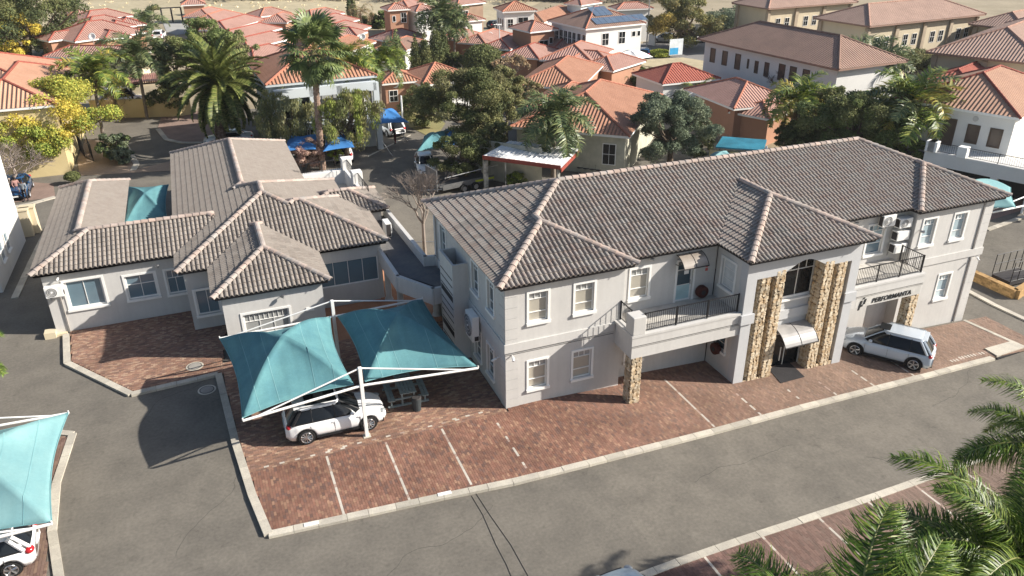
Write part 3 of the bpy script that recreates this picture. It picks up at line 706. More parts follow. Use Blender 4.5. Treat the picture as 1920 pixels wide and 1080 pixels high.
# balcony left: slab, beams, ledge, corner block, railing, stone column
BX0, BX1, BY = 16.15, 21.95, 26.24
def balcony(x0, x1, block, mirror=False):
    MB().box(x0+.3, BY+.3, 2.95, x1-.02, YR, Z1).build('balcony_slab', C_WALL, B)
    sl = MB(); 
    sl.box(x0+.3, BY+.3, Z1+.002, x1-.02, YR-.003, Z1+.02); sl.build('balcony_floor', mat('balcony_tile', (.55, .52, .47), .7, vs=2), B)
    mb = MB(); mb.box(x0, BY, 2.35, x1, BY+.3, Z1); 
    if not mirror: mb.box(x0, BY+.302, 2.35, x0+.3, (YF if x0 < 17 else YR)-.003, Z1)
    else: mb.box(x1-.3, BY+.302, 2.35, x1, YF-.003, Z1)
    mb.each('beam', C_WALL, B)
    lg = MB(); lg.box(x0-.05, BY-.06, Z1, x1-.01, BY+.34, Z1+.12)
    if not mirror: lg.box(x0-.05, BY+.342, Z1, x0+.34, YF-.004, Z1+.12)
    lg.box(x0-.025, BY-.03, Z1-.42, x1-.01, BY-.001, Z1-.002)
    lg.build('ledge', C_TRIM if False else C_WALL, B)
    g = MB(); g.box(x0-.01, BY-.008, Z1-.47, x1-.01, BY-.001, Z1-.445); g.box(x0-.01, BY-.008, Z1-.53, x1-.01, BY-.001, Z1-.51); g.each('groove_shade_strip', mat('groove_shade', (.16, .15, .14), 1), B)  # dark strips laid on the beam paint the shade of grooves
balcony(BX0, BX1, True)
MB().box(16.13, BY-.04, Z1+.121, 16.78, BY+.62, Z1+1.02).build('parapet_block', C_WALL, B, bevel=.03)
railing(B, [(16.4, YF-.03), (16.4, BY+.63)], Z1+.13)
railing(B, [(16.8, BY+.14), (21.8, BY+.14)], Z1+.13, posts=1.75)
balcony(28.7, 33.4, False, True)
railing(B, [(28.75, BY+.14), (33.2, BY+.14)], Z1+.13, posts=1.5)
railing(B, [(33.2, BY+.16), (33.2, YF-.03)], Z1+.13)
# bands
mb = MB(); mb.box(WX0-.06, YF-.07, 3.02, 16.1, YF-.001, 3.45); mb.box(WX0-.06, YF, 3.02, WX0-.001, YB, 3.45); mb.box(33.85, YF-.07, 2.95, WX1+.06, YF-.001, 3.38); mb.each('string_course', C_WALL, B)
g = MB(); g.box(WX0-.02, YF-.012, 2.97, 16.1, YF-.002, 3.0); g.box(WX0-.02, YF-.012, 2.87, 16.1, YF-.002, 2.895); g.box(WX0-.012, YF, 2.95, WX0-.002, YB, 2.98); g.each('groove_shade_strip', mat('groove_shade', (.16, .15, .14), 1), B)  # band lines: groove shade painted as dark strips
# corner quoins with recessed joints
def quoins(x, y, sx, w=.55, z0=0.0, z1=6.2, side=True):
    k = 0; z = z0
    while z < z1-.2:
        zz = z+.52
        if not (2.7 < z < 3.0 or 2.95 < zz < 3.5):
            mb = MB(); a, b = sorted((x, x+sx*w)); mb.box(a, y-.018, z+.02, b, y+.0-.001, zz-.005); mb.build('quoin', C_WALL, B)
            if side: MB().box(x-.018, y, z+.02, x-.001, y+w, zz-.005).build('quoin', C_WALL, B)
        z = zz
quoins(WX0, YF, 1, w=.62); quoins(WX1, YF, -1, w=.62, z0=-1.4, side=False)
# west side wall
def HW(x, y1, lst):   # holes on a west wall (U runs from back to front) given pixel boxes left,top,right,bottom
    out = []
    for a in lst: out.append((y1-a[1], a[2], y1-a[0], a[3]))
    return out
hw = HW(WX0, YB, [(31.25, 32.15, 4.25, 5.75), (29.2, 30.0, 4.25, 5.75), (36.3, 37.2, 4.25, 5.75), (31.1, 31.95, .75, 2.3), (29.35, 30.2, .75, 2.3)])
facade(B, (WX0, YB), (0, -1), YB-YF, zb, ZE, hw, C_WALL)
for h in hw: window(B, (WX0, YB), (0, -1), h, pane=C_GLASS)
facade(B, (WX1, YF), (0, 1), YB-YF, zb, ZE, [], C_WALL); facade(B, (WX1, YB), (-1, 0), WX1-WX0, zb, ZE, [], C_WALL)
# louvred shaft on the west wall
sx0, sy0, sy1 = 9.9, 32.7, 34.8
mb = MB(); mb.box(sx0, sy0, 0, WX0-.002, sy0+.12, 5.35); mb.box(sx0, sy1-.12, 0, WX0-.002, sy1, 5.35); mb.box(sx0, sy0+.122, 0, sx0+.12, sy1-.122, 5.35); mb.box(sx0+.12, sy0+.12, 3.2, WX0-.01, sy1-.12, 3.3)
mb.build('service_shaft', C_WALL, B)
sp = MB()
for z in [.5, .9, 1.35, 1.75, 2.15, 2.5, 2.9, 3.3, 3.7, 4.1, 4.5]: sp.box(sx0-.012, sy0+.1, z, sx0-.002, sy1-.1, z+(.3 if z in (1.35, 3.3, .5) else .05))
sp.each('louvre_slot', C_BLACK, B)
# right wing
hx = [(1.0, 4.25, 1.95, 5.75), (3.2, 4.25, 4.15, 5.75), (3.05, .72, 3.95, 2.15)]
hx2 = [(.55, 4.25, 1.42, 5.72), (2.75, 4.25, 3.62, 5.72), (2.72, .62, 3.6, 2.1)]
facade(B, (33.85, YF), (1, 0), WX1-33.85, zb, ZE+.1, hx2, C_WALL)
for h in hx2: window(B, (33.85, YF), (1, 0), h, pane=[C_GLASSB, mat('bright_blind_glass', (.52, .60, .62), .25), mat('bright_blind_glass', (.52, .60, .62), .25), mat('sky_blind_glass', (.40, .50, .54), .25), mat('bright_blind_glass', (.52, .60, .62), .25)])
facade(B, (33.85, YR), (0, -1), YR-YF, zb, ZE, [], C_WALL)
hy = [(2.75, 3.95, 3.85, 5.6)]
facade(B, (28.6, YR), (1, 0), 5.25, zb, ZE+.2, hy, C_WALL)
window(B, (28.6, YR), (1, 0), hy[0], pane=[C_GLASSB, mat('sky_blind_glass', (.40, .50, .54), .25)], rows=((.2, 3), (.45, 1), (.35, 1)))
# entrance block: portal frame with opening, recessed glazed wall, four stone columns
EX0, EX1, EY = 21.95, 28.62, 26.15
he = [(1.05, 4.23, 1.85, 5.65)]
facade(B, (EX0, YR), (0, -1), YR-EY-.502, zb, ZE, [(.45, 4.23, 1.45, 5.65), (.5, .9, 1.4, 2.1)], C_WALL)
window(B, (EX0, YR), (0, -1), (.45, 4.23, 1.45, 5.65), pane=mat('white_blind', (.66, .68, .68), .4), rows=((.3, 1), (.4, 1), (.3, 1)))
window(B, (EX0, YR), (0, -1), (.5, .9, 1.4, 2.1), pane=C_GLASS)
facade(B, (EX1, EY+.502), (0, 1), YR-EY-.502, zb, ZE, [], C_WALL)
# portal face: pillars each side, lintel with a raised arch
ox0, ox1, zt = 22.52, 28.08, 5.2
fm = MB(); fm.box(EX0, EY, zb, ox0, EY+.5, ZE+.05); fm.box(ox1, EY, zb, EX1, EY+.5, ZE+.05)
fm.each('portal_pillar', C_WALLC, B)
xs = np.linspace(ox0, ox1, 45); mid = (ox0+ox1)/2
zl = [zt+.55*(math.cos(min(1, abs(x-mid)/1.65)*math.pi)*.5+.5) for x in xs]
v = []; f = []
for x, z in zip(xs, zl): v += [(x, EY+.0, z), (x, EY, ZE+.05), (x, EY+.5, z), (x, EY+.5, ZE+.05)]
for i in range(len(xs)-1): b = 4*i; f += [(b, b+4, b+5, b+1), (b+2, b+6, b+4, b), (b+3, b+7, b+6, b+2)]
mk('portal_lintel', v, f, C_WALLC, B)
mb = MB(); mb.box(EX0-.1, EY-.1, 2.95, ox0+.08, EY-.001, 3.45); mb.box(EX0-.1, EY+.001, 2.95, EX0-.001, EY+.5, 3.45); mb.box(ox1-.08, EY-.1, 2.95, EX1+.1, EY-.001, 3.45); mb.each('capital', C_WALLC, B)
RY = 26.8
ho = [(1.95, 4.05, 4.35, 5.7), (2.0, -.62, 4.3, 1.75)]
facade(B, (EX0+.02, RY), (1, 0), EX1-EX0-.04, zb, ZE, [(2.55, 3.4, 4.6, 5.55), (2.55, -.85, 4.55, 1.45)], C_WALLC)
gw = window(B, (EX0+.02, RY), (1, 0), (2.55, 3.4, 4.6, 5.55), rows=((.28, 4), (.72, 2)), pane=C_DGLASS, bar=.12, surround=.06)
gd = window(B, (EX0+.02, RY), (1, 0), (2.55, -.85, 4.55, 1.45), rows=((1, 2),), pane=C_DGLASS, bar=.06, surround=.06, sill=False, name='glass_door', frame=C_BLACK, surm=C_WHITE)
MB().box(25.0, RY-.2, 0, 25.04, RY-.16, .8).build('handle', C_STEEL, gd, local=True)
MB().box(24.2, RY-.1, 2.35, EX1-.6, RY-.002, 2.85).build('string_course', C_WALLC, B)
MB().box(24.3, RY-.7, -1.0, 26.9, RY-.001, -.62).build('step', C_KERB, B)
awning(24.45, 26.45, RY-.02, 2.0, 1.1, 'awning', mat('frosted_sheet', (.36, .345, .33), .35, spec=.5))
# stone clad columns
STV = []
for k in range(14):
    n = random.choice((5, 6, 6, 7)); pts = []
    for i in range(n):
        a = 2*math.pi*(i+random.uniform(-.25, .25))/n; rr = random.uniform(.42, .56); pts.append((max(-.5, min(.5, rr*1.25*math.cos(a))), max(-.5, min(.5, rr*1.25*math.sin(a)))))
    v = [(p[0], 0, p[1]) for p in pts]+[(p[0]*.86, -.35*random.uniform(.7, 1.2), p[1]*.86) for p in pts]; nn = len(pts)
    f = [tuple(range(nn, 2*nn))]+[(i, (i+1) % nn, nn+(i+1) % nn, nn+i) for i in range(nn)]
    STV.append((v, f))
STM = []
for v, f in STV:
    me = bpy.data.meshes.new('stone'); me.from_pydata(v, [], f); me.materials.append(C_STONE); me.update(); STM.append(me)
stones = []
def clad(P, U, w, z0, z1, sz=.23):
    N = (U[1], -U[0]); z = z0
    while z < z1-.05:
        h = min(random.uniform(.8, 1.2)*sz*.85, z1-z); u = 0
        while u < w-.02:
            b = min(random.uniform(.75, 1.35)*sz, w-u)
            if w-u-b < .08: b = w-u
            stones.append((P[0]+U[0]*(u+b/2), P[1]+U[1]*(u+b/2), z+h/2+random.uniform(-.03, .03), U, N, b*1.06, h*1.12)); u += b
        z += h
def stone_column(x0, y0, x1, y1, z0, z1, faces='SWE'):
    MB().box(x0, y0, z0, x1, y1, z1).build('column', C_MORT2, B)
    if 'S' in faces: clad((x0, y0), (1, 0), x1-x0, z0, z1)
    if 'W' in faces: clad((x0, y1), (0, -1), y1-y0, z0, z1)
    if 'E' in faces: clad((x1, y0), (0, 1), y1-y0, z0, z1)
g0 = -.95
for a, b in ((22.78, 23.32), (23.62, 24.17), (26.45, 27.02), (27.3, 27.84)): stone_column(a, EY+.03, b, (RY-.01 if 26 < a < 27 else EY+.6), g0-.1, 5.42 if 23.5 < a < 27 else 5.21)
stone_column(23.33, EY+.05, 23.61, EY+.6, g0-.1, -.35, 'S'); stone_column(22.53, EY+.05, 22.77, EY+.6, g0-.1, -.35, 'S')
stone_column(27.03, EY+.05, 27.29, EY+.6, g0-.1, -.45, 'S'); stone_column(27.85, EY+.05, 28.07, EY+.6, g0-.1, -.45, 'S')
stone_column(16.18, BY+.02, 16.72, BY+.52, -.25, 2.348)
stone_column(32.75, BY+.02, 33.3, BY+.52, -1.05, 2.348)


stones.sort(key=lambda s: math.dist(s[:3], (0, 0, CAMH))); sm = MB()
for k, (x, y, z, U, N, b, h) in enumerate(stones):
    me = STM[k % len(STM)]; M = Matrix(((U[0]*b, -N[0]*.12, 0, x), (U[1]*b, -N[1]*.12, 0, y), (0, 0, h, z), (0, 0, 0, 1)))
    if k < 300: o = put('stone', me, B); o.matrix_basis = M
    else: sm.add([tuple(M@v.co) for v in me.vertices], [tuple(p.vertices) for p in me.polygons])
sm.build('stone_cladding', C_STONE, B, kind='stuff')
# sign on the right beam
def text(s, size, P, ext, m, name, parent, rot=(R(90), 0, 0), shear=0.0, bold=True):
    c = bpy.data.curves.new(name, 'FONT'); c.body = s; c.size = size; c.extrude = ext; c.shear = shear; c.offset = .006 if bold else 0; c.space_character = 1.05
    o = bpy.data.objects.new(name, c); me = bpy.data.meshes.new_from_object(o); bpy.data.objects.remove(o); me.materials.clear(); me.materials.append(m)
    q = put(name, me, parent); q.matrix_basis = Matrix.Translation(P) @ Matrix.Rotation(rot[2], 4, 'Z') @ Matrix.Rotation(rot[0], 4, 'X'); return q
C_LET = mat('sign_black', (.03, .03, .03), .5)
text('PERFORMANTA', .36, (30.05, BY-.02, 2.47), .012, C_LET, 'sign_lettering', B, shear=.12)
lg = MB(); y0, y1 = BY-.03, BY-.002
def sl(pts): 
    n = len(pts); lg.add([(p[0], y0, p[1]) for p in pts]+[(p[0], y1, p[1]) for p in pts], [tuple(range(n))]+[(i, n+i, n+(i+1) % n, (i+1) % n) for i in range(n)])
sl([(29.18, 2.2), (29.30, 2.2), (29.42, 2.72), (29.30, 2.72)]); sl([(29.30, 2.38), (29.46, 2.38), (29.50, 2.48), (29.33, 2.48)]); sl([(29.50, 2.5), (29.60, 2.5), (29.66, 2.78), (29.56, 2.78)]); sl([(29.40, 2.80), (29.50, 2.80), (29.55, 2.88), (29.44, 2.88)])
lg.build('sign_logo', C_LET, B)
MB().box(29.0, BY-.004+.0, 2.36, 33.3, BY-.001, 2.98).build('sign_panel', mat('sign_band', (.60, .58, .54), .8), B)
# hose reels and small signs, downpipes
for P_, lab in (((21.15, YR-.02, 3.85), 'dark red fire hose reel on the balcony wall beside the door'), ((21.7, 27.6, .9), 'red fire hose reel under the left balcony')):
    t = root('hose_reel', P_, lab, 'hose reel', 'fire hose reels')
    if P_[2] > 3: a, b = P_, (P_[0], P_[1]-.28, P_[2])
    else: a, b = (EX0-.02, P_[1], P_[2]), (EX0-.28, P_[1], P_[2])
    MB().cyl(a, b, .31, .31, 20).build('reel_disc', mat('dull_red', (.075, .02, .015), .7), t, bevel=.03)
    MB().cyl(b, tuple(b[i]+(b[i]-a[i])*.1 for i in range(3)), .12, .12, 12).build('hub', C_DARK, t)
for z in (5.05, 4.85): MB().box(21.32, YR-.02, z, 21.46, YR-.004, z+.15).build('fire_sign', mat('sign_red', (.55, .12, .1), .6), B)
dp = MB()
for x, y in ((16.62, YR-.06), (WX0-.06, 37.9), (38.6, YF-.03)): dp.cyl((x, y, -1.2 if x > 30 else 0), (x, y, ZE-.1), .035, .035, 8)
dp.each('downpipe', mat('pipe_grey', (.40, .37, .34), .7), B)
# air conditioners of the main building
aw = acunit((WX0, 32.0), (0, -1), 1.95, 'large pale air conditioner hanging high on the shaded side wall of the office', w=1.0, h=1.35, d=.36)
acunit((31.0+.75, YR-.02), (1, 0), 5.62, 'topmost air conditioner beside the right wing under the eave, left of the stack', w=.85, h=.62, name='air_conditioner')
for z, lab, gr in ((5.42, 'air conditioner at the top of the stack of three by the right wing', True), (4.70, 'air conditioner in the middle of the stack of three by the right wing', False), (3.98, 'lowest air conditioner of the stack of three by the right wing', False)):
    acunit((32.85, YR-.02), (1, 0), z, lab, w=.85, h=.52, d=.42, grille=gr)
camera_box((11.0, YF, 2.85), (0, -1), 'small white security camera under the band at the near left corner of the office')
camera_box((38.9, YF-.07, 2.9), (0, -1), 'small white security camera on the far right corner of the office')
camera_box((WX0, 28.6, 2.4), (-1, 0), 'small security camera low on the shaded side wall of the office')
spot((18.2, YR, 6.1), (0, -1), 'small lamp under the eave left of the balcony door')
spot((30.2, YR, 6.05), (0, -1), 'small lamp under the eave above the right balcony')
spot((34.2, YF, 5.2), (0, -1), 'small lamp at the left edge of the right wing')
# ================================================================ left single storey building
LZ = 3.7; LB = root('bungalow_office', (0, 48, 0), 'sprawling single storey grey office with many grey tiled hip roofs', 'building')
S_ = .40
make_roof(LB, [(-9.6, 43.2, -5.35, 58.2, LZ, S_), (-9.6, 43.2, 2.2, 48.8, LZ, S_), (-2.6, 45.0, 5.85, 64.0, LZ, S_), (-2.6, 40.7, 7.7, 52.8, LZ, S_), (0.0, 40.7, 8.65, 49.0, LZ, S_), (4.5, 45.8, 9.9, 50.0, LZ, S_), (-1.0, 36.85, 4.7, 46.0, LZ, S_)], mat('weathered_tile_pale', (0.252, 0.224, 0.196), 0.95, col2=(0.218, 0.187, 0.163), vs=2.2, fine=0.15, rnd=0.12, bump=.3, bs=40, spec=.15), C_RIDGE, singles=300)
def wall_s(x0, x1, y, holes, wins):
    facade(LB, (x0, y), (1, 0), x1-x0, -.1, LZ, holes, C_WALL)
def hs(x0, Y, a, b, c, d): p, q = onY(a, b, Y), onY(c, d, Y); return (p[0]-x0, q[2], q[0]-x0, p[2])
w1, w2, w3 = (.95, 1.35, 2.75, 2.95), (3.85, 1.35, 5.35, 2.75), (5.9, 1.3, 6.85, 2.75)
Y = 43.6
facade(LB, (-9.2, Y), (1, 0), 6.95, -.1, LZ, [w1, w2, w3], C_WALL)
window(LB, (-9.2, Y), (1, 0), w1, rows=((1, 2),), pane=C_GLASSB, bar=.09); window(LB, (-9.2, Y), (1, 0), w2, rows=((.38, 2), (.62, 2)), pane=C_GLASSB, bar=.07); window(LB, (-9.2, Y), (1, 0), w3, rows=((.33, 3), (.67, 2)), pane=C_GLASSB, bar=.07)
facade(LB, (-9.2, 57.8), (0, -1), 14.2, -.1, LZ, [], C_WALL); facade(LB, (-5.75, 48.4), (0, 1), 9.4, -.1, LZ, [], C_WWALL); facade(LB, (-5.75, 57.8), (-1, 0), 3.45, -.1, LZ, [], C_WALL)
facade(LB, (-2.25, 48.4), (-1, 0), 3.5, -.1, LZ, [], C_WALL)
Y = 41.1; w4 = (.45, .95, 1.62, 2.3)
facade(LB, (-2.25, Y), (1, 0), 1.65, -.1, LZ, [], C_WALL)
w4 = (.35, 1.0, 1.55, 2.5)
facade(LB, (-2.25, Y+.001), (1, 0), 1.64, -.1, LZ, [w4], C_WALL) if False else window(LB, (-2.25, Y-.16), (1, 0), (.35, 1.0, 1.5, 2.45), rows=((1, 2),), pane=C_GLASSB, bar=.07)
facade(LB, (-2.25, 63.6), (0, -1), 22.5, -.1, LZ, [], C_WALL)
w5 = (.35, 1.05, 3.75, 2.45); w5 = (.30, 1.25, 3.72, 2.75)
facade(LB, (4.3, Y), (1, 0), 3.95, -.1, LZ, [w5], C_WALL); window(LB, (4.3, Y), (1, 0), w5, rows=((1, 4),), pane=C_GLASSB, bar=.05, surround=.0)
facade(LB, (8.25, Y), (0, 1), 7.5, -.1, LZ, [], C_WALL); facade(LB, (5.45, 52.4), (0, 1), 11.2, -.1, LZ, [], C_WALL); facade(LB, (5.45, 63.6), (-1, 0), 7.7, -.1, LZ, [], C_WALL)
facade(LB, (8.25, 48.6), (-1, 0), 3, -.1, LZ, [], C_WALL); facade(LB, (5.0, 46.2), (1, 0), 4.5, -.1, LZ, [], C_WALL); facade(LB, (9.5, 46.2), (0, 1), 3.4, -.1, LZ, [], C_WWALL)
Y = 37.25; w6 = (.95, .95, 3.05, 2.35)
w6 = hs(-.6, Y, 447, 592, 534, 620); w6 = (.85, 1.1, 3.1, 2.4)
facade(LB, (-.6, Y), (1, 0), 4.9, -.1, LZ, [w6], C_WALL); window(LB, (-.6, Y), (1, 0), w6, rows=((.34, 9), (.66, 3)), pane=[C_BLIND], bar=.08)
facade(LB, (-.6, Y+3.85), (0, -1), 3.85, -.1, LZ, [], C_WALL); facade(LB, (4.3, Y), (0, 1), 3.85, -.1, LZ, [], C_WALL)
mb = MB(); mb.box(-9.75, 43.2, -.05, -9.202, 43.75, .35); mb.box(-9.3, 43.35, -.05, -8.7, 43.598, .12); mb.build('plinth', C_CWALL, LB)
dp = MB(); dp.cyl((-8.55, 43.54, 0), (-8.55, 43.54, 2.6), .035, .035, 8); dp.each('downpipe', mat('pipe_grey', (.40, .37, .34), .7), LB)
acunit((-9.15, 43.6), (1, 0), 2.35, 'white air conditioner at the left end of the single storey office', w=.85, h=.62)
acunit((-.75, 41.08), (1, 0), 2.55, 'tall white air conditioner in the corner between two left building roofs', w=.36, h=1.25, d=.4, grille=False)
camera_box((-8.4, 43.6, 3.35), (0, -1), 'small white security camera at the left end eave of the bungalow')
spot((-3.6, 43.6, 3.2), (0, -1), 'small lamp on the bungalow wall above the middle window')
spot((2.3, 37.25, 3.15), (0, -1), 'small lamp on the bungalow wall behind the left shade sail')
MB().box(3.35, 37.2, 2.0, 3.75, 37.248, 2.2).build('wall_socket', C_WHITE, LB)
# rear courtyard terrace with parapets
T = root('roof_terrace', (8, 54, 0), 'cream walled roof terrace with black railings behind the bungalow', 'terrace')
tz = 3.0
pt = [at(x, y, tz)[:2] for x, y in ((573, 340), (563, 318), (648, 312), (680, 372), (640, 374))]
MB().prism(pt, 0, tz-.3).build('deck', mat('terrace_cream', (.58, .53, .45), .9, var=.06, vs=1), T)
def parapet(parent, pts, z0, z1, w, m, name='parapet'):
    mb = MB()
    for a, b in zip(pts, pts[1:]):
        a, b = Vector(a), Vector(b); d = (b-a); L = d.length; d.normalize(); mb.obox((a.x, a.y), (d.x, d.y), (d.y, -d.x), -w/2, -w/2, z0, L+w/2, w/2, z1)
    return mb.build(name, m, parent, bevel=.02)
q = [at(x, y, 3.6)[:2] for x, y in ((566, 330), (650, 318), (692, 372))]
parapet(T, q, 0, 3.7, .5, C_TRIM)
for p in (q[1], ((q[1][0]+q[2][0])/2, (q[1][1]+q[2][1])/2)): MB().box(p[0]-.35, p[1]-.35, 2.5, p[0]+.35, p[1]+.35, 4.5).build('pillar', C_TRIM, T, bevel=.04)
railing(T, [(q[0][0], q[0][1]), (q[1][0]-.3, q[1][1])], 3.6, h=.85, gap=.14); railing(T, [(q[1][0], q[1][1]-.3), (q[2][0], q[2][1])], 3.6, h=.85, gap=.14)
# link canopy between the two buildings
K = root('link_canopy', (9, 40, 0), 'flat dark roofed canopy linking the two office buildings on round columns', 'canopy')
cz = 3.0
oc = [at(x, y, cz)[:2] for x, y in ((712, 472), (746, 522), (812, 546), (838, 541), (828, 492), (798, 494), (722, 400), (700, 404))]
MB().prism(oc, cz-.45, cz-.12).build('deck', mat('bitumen_felt', (.10, .105, .115), .9, col2=(.17, .16, .15), vs=.6, fine=.2), K)
parapet(K, oc[:4], cz-.75, cz+.18, .22, C_WALL, 'fascia_beam'); parapet(K, [oc[4], oc[5], oc[6]], cz-.5, cz+.45, .24, C_WALL)
for px, py in ((730, 563), (752, 577), (789, 566), (819, 592)):
    p = gp(px, py)
    cb = MB(); cb.cyl((p[0], p[1], 0), (p[0], p[1], cz-.7), .19, .17, 16); cb.cyl((p[0], p[1], 0), (p[0], p[1], .2), .27, .22, 16); cb.build('column', C_WALL, K, smooth=False)
p = at(730, 448, cz-.1); acunit((p[0]-.2, p[1]+.3), (0, 1), cz-.1, 'white air conditioner standing on the canopy roof', w=.9, h=.85, d=.35, brk=False)
cab = MB(); cp = [at(x, y, cz-.1) for x, y in ((722, 478), (735, 505), (750, 520), (790, 532), (815, 541), (830, 538))]
cab.tube([(p[0]+.1, p[1]+.15, p[2]) for p in cp], .03); cab.build('cable', C_DARK, K)
gr = root('handrail', gp(800, 470), 'pale steel handrail in the alley between the buildings', 'handrail')
a, b = gp(772, 480), gp(818, 480); hr_ = MB(); hr_.cyl((a[0], a[1], 1), (b[0], b[1], 1), .03); hr_.cyl((a[0], a[1], 0), (a[0], a[1], 1), .03); hr_.cyl((b[0], b[1], 0), (b[0], b[1], 1), .03); hr_.build('rail', C_STEEL, gr)
# ================================================================ shade sails
def sail(label, cs, H, m, masts=(), frame=True, concave=.10, group='shade sails over parking bays', n=14, thick=.02, seams=False):
    """cs: four corners in order front-left, front-right, rear-right, rear-left"""
    c = [Vector(p) for p in cs]; ctr = sum(c, Vector())/4; t = root('shade_sail', (ctr.x, ctr.y, gz(ctr.x)), label, 'shade sail', group)
    v = []; f = []; N = 2*n
    for j in range(N+1):
        for i in range(N+1):
            a = -1+i/n; b = -1+j/n; s, r_ = (a+1)/2, (b+1)/2
            k = 1-concave*(1-min(abs(a), abs(b))**2)*max(abs(a), abs(b))**2
            s2, r2 = (a*k+1)/2, (b*k+1)/2
            p = c[0]*(1-s2)*(1-r2)+c[1]*s2*(1-r2)+c[2]*s2*r2+c[3]*(1-s2)*r2
            mx = max(abs(a), abs(b)); mn = min(abs(a), abs(b)); h = H*(1-mx)+H*.42*mx*(1-mx)*2*(mn/mx if mx > 0 else 1)**3
            v.append((p.x, p.y, p.z+h))
    for j in range(N):
        for i in range(N):
            q = j*(N+1)+i
            f += [(q, q+1, q+N+2), (q, q+N+2, q+N+1)] if (i < n) == (j < n) else [(q, q+1, q+N+1), (q+1, q+N+2, q+N+1)]
    o = mk('cloth', v, f, m, t, smooth=False); sm = o.modifiers.new('t', 'SOLIDIFY'); sm.thickness = thick
    for p in o.data.polygons: p.use_smooth = True
    if seams:
        sv = []; sf = []
        for i in (4, 9, 19, 24):
            for j in range(N):
                q = [v[j*(N+1)+i], v[j*(N+1)+i+1], v[(j+1)*(N+1)+i+1], v[(j+1)*(N+1)+i]]; k0 = len(sv); L_ = lambda A, B2, t_: tuple(A[e]+(B2[e]-A[e])*t_+(.014 if e == 2 else 0) for e in range(3))
                sv += [L_(q[0], q[1], 0), L_(q[0], q[1], .13), L_(q[3], q[2], .13), L_(q[3], q[2], 0)]; sf.append((k0, k0+1, k0+2, k0+3))
        mk('seam', sv, sf, mat('seam_thread', (.20, .40, .42), .9), t)
    hm_ = MB()
    for e_ in (range(0, N), ):
        pass
    ed = [v[i] for i in range(N+1)]+[v[j*(N+1)+N] for j in range(1, N+1)]+[v[N*(N+1)+i] for i in range(N-1, -1, -1)]+[v[j*(N+1)] for j in range(N-1, -1, -1)]
    hm_.tube(ed, .022, 5); hm_.build('hem', mat('hem_thread', (.16, .34, .36), .9) if m != C_SAILB and m != C_WHITE else m, t)
    return t
def sail_frame(t, mast, zt, arms, wd=.055, base_z=None):
    """mast (x,y), arms: list of corner points; lower arm and upper tie to each"""
    b = gz(mast[0]); mb = MB(); mb.box(mast[0]-.075, mast[1]-.075, b, mast[0]+.075, mast[1]+.075, zt+b); mb.build('mast', C_WHITE, t, bevel=.01)
    MB().box(mast[0]-.16, mast[1]-.16, b+.08, mast[0]+.16, mast[1]+.16, b+.125).build('base_plate', C_KERB, t)
    for a in arms:
        m0 = Vector((mast[0], mast[1], zt+b-.9)); e = Vector(a); d = (e-m0)
        k = MB(); k.cyl(m0, e, wd, wd, 8); k.cyl(e, e+Vector((0, 0, .12)), .03, .03, 6); k.build('arm', C_WHITE, t)
        q = m0+d*.9; k = MB(); k.cyl((mast[0], mast[1], zt+b-.04), q, wd*.62, wd*.62, 8); k.build('tie_strut', C_WHITE, t)
s1 = sail('sunlit teal shade sail over the white car beside the brick bays', [(-.5, 27.95, 2.55), (4.05, 28.35, 2.75), (4.2, 34.75, 2.75), (-.95, 35.05, 2.5)], 1.35, C_SAIL, seams=True)
sail_frame(s1, (4.35, 28.22), 3.6, [(-.5, 27.9, 2.45), (9.45, 27.95, 2.5)])
s2 = sail('darker teal shade sail over the picnic table against the office', [(4.55, 28.4, 2.75), (9.4, 28.05, 2.55), (8.95, 35.1, 2.6), (4.55, 34.7, 2.75)], 1.35, C_SAIL, seams=True)
sail_frame(s2, (4.4, 34.9), 3.55, [(-.95, 35.15, 2.45), (9.0, 35.25, 2.55)])
a, b = at(128, 774, 2.5), at(97, 978, 2.5)
s3 = sail('pale teal shade sail at the left edge over two white cars', [(b[0]-5.4, b[1], 2.5), b, a, (a[0]-5.4, a[1], 2.5)], 1.2, C_SAILL, seams=True)
sail_frame(s3, (b[0]-5.2, b[1]-.2), 3.4, [(b[0], b[1]-.05, 2.45)]); sail_frame(s3, (a[0]-5.2, a[1]+.2), 3.4, [(a[0], a[1]+.05, 2.45)])
z = 2.6
s4 = sail('dark teal shade sail in the courtyard behind the left wing', [at(232, 425, z), at(312, 405, z), at(316, 346, 3.3), at(240, 350, z)], .7, C_SAIL)
Z = lambda px, py, z=2.6: (lambda p: (p[0], p[1], z+gz(p[0])))(at(px, py, z))
s5 = sail('bright blue shade sail over the white car on the far side of the back road', [Z(700, 231), Z(766, 224), Z(742, 203), Z(697, 208)], .8, C_SAILB)
for px, py in ((755, 247), (767, 222)): p = gp(755, 255); 
p = gp(757, 252); MB().cyl((p[0], p[1], p[2]), (p[0], p[1], 3.6), .08, .08, 8).build('mast', C_WHITE, s5)
k = MB()
for a, b in (((735, 291), (716, 262)), ((764, 264), (752, 245))): a = gp(*a); b = Z(*b, 1.8); k.cyl(a, b, .04, .04, 6)
k.build('brace', C_WHITE, s5)
sail('bright blue shade sail glimpsed behind the tall trunk', [Z(530, 284, 2.3), Z(592, 280, 2.3), Z(600, 252, 2.3), Z(540, 256, 2.3)], .5, C_SAILB)
sail('bright blue shade sail glimpsed between the drooping trees', [Z(606, 284, 2.3), Z(664, 276, 2.3), Z(660, 250, 2.3), Z(610, 254, 2.3)], .5, C_SAILB)
s6 = sail('teal shade sail in dappled shade beneath the dark bushy tree', [Z(782, 280), Z(838, 270), Z(850, 240), Z(795, 250)], .8, C_SAIL)
sail('deep blue shade sail tucked under the bushy tree', [Z(826, 268), Z(870, 262), Z(868, 236), Z(828, 240)], .8, C_SAILB)
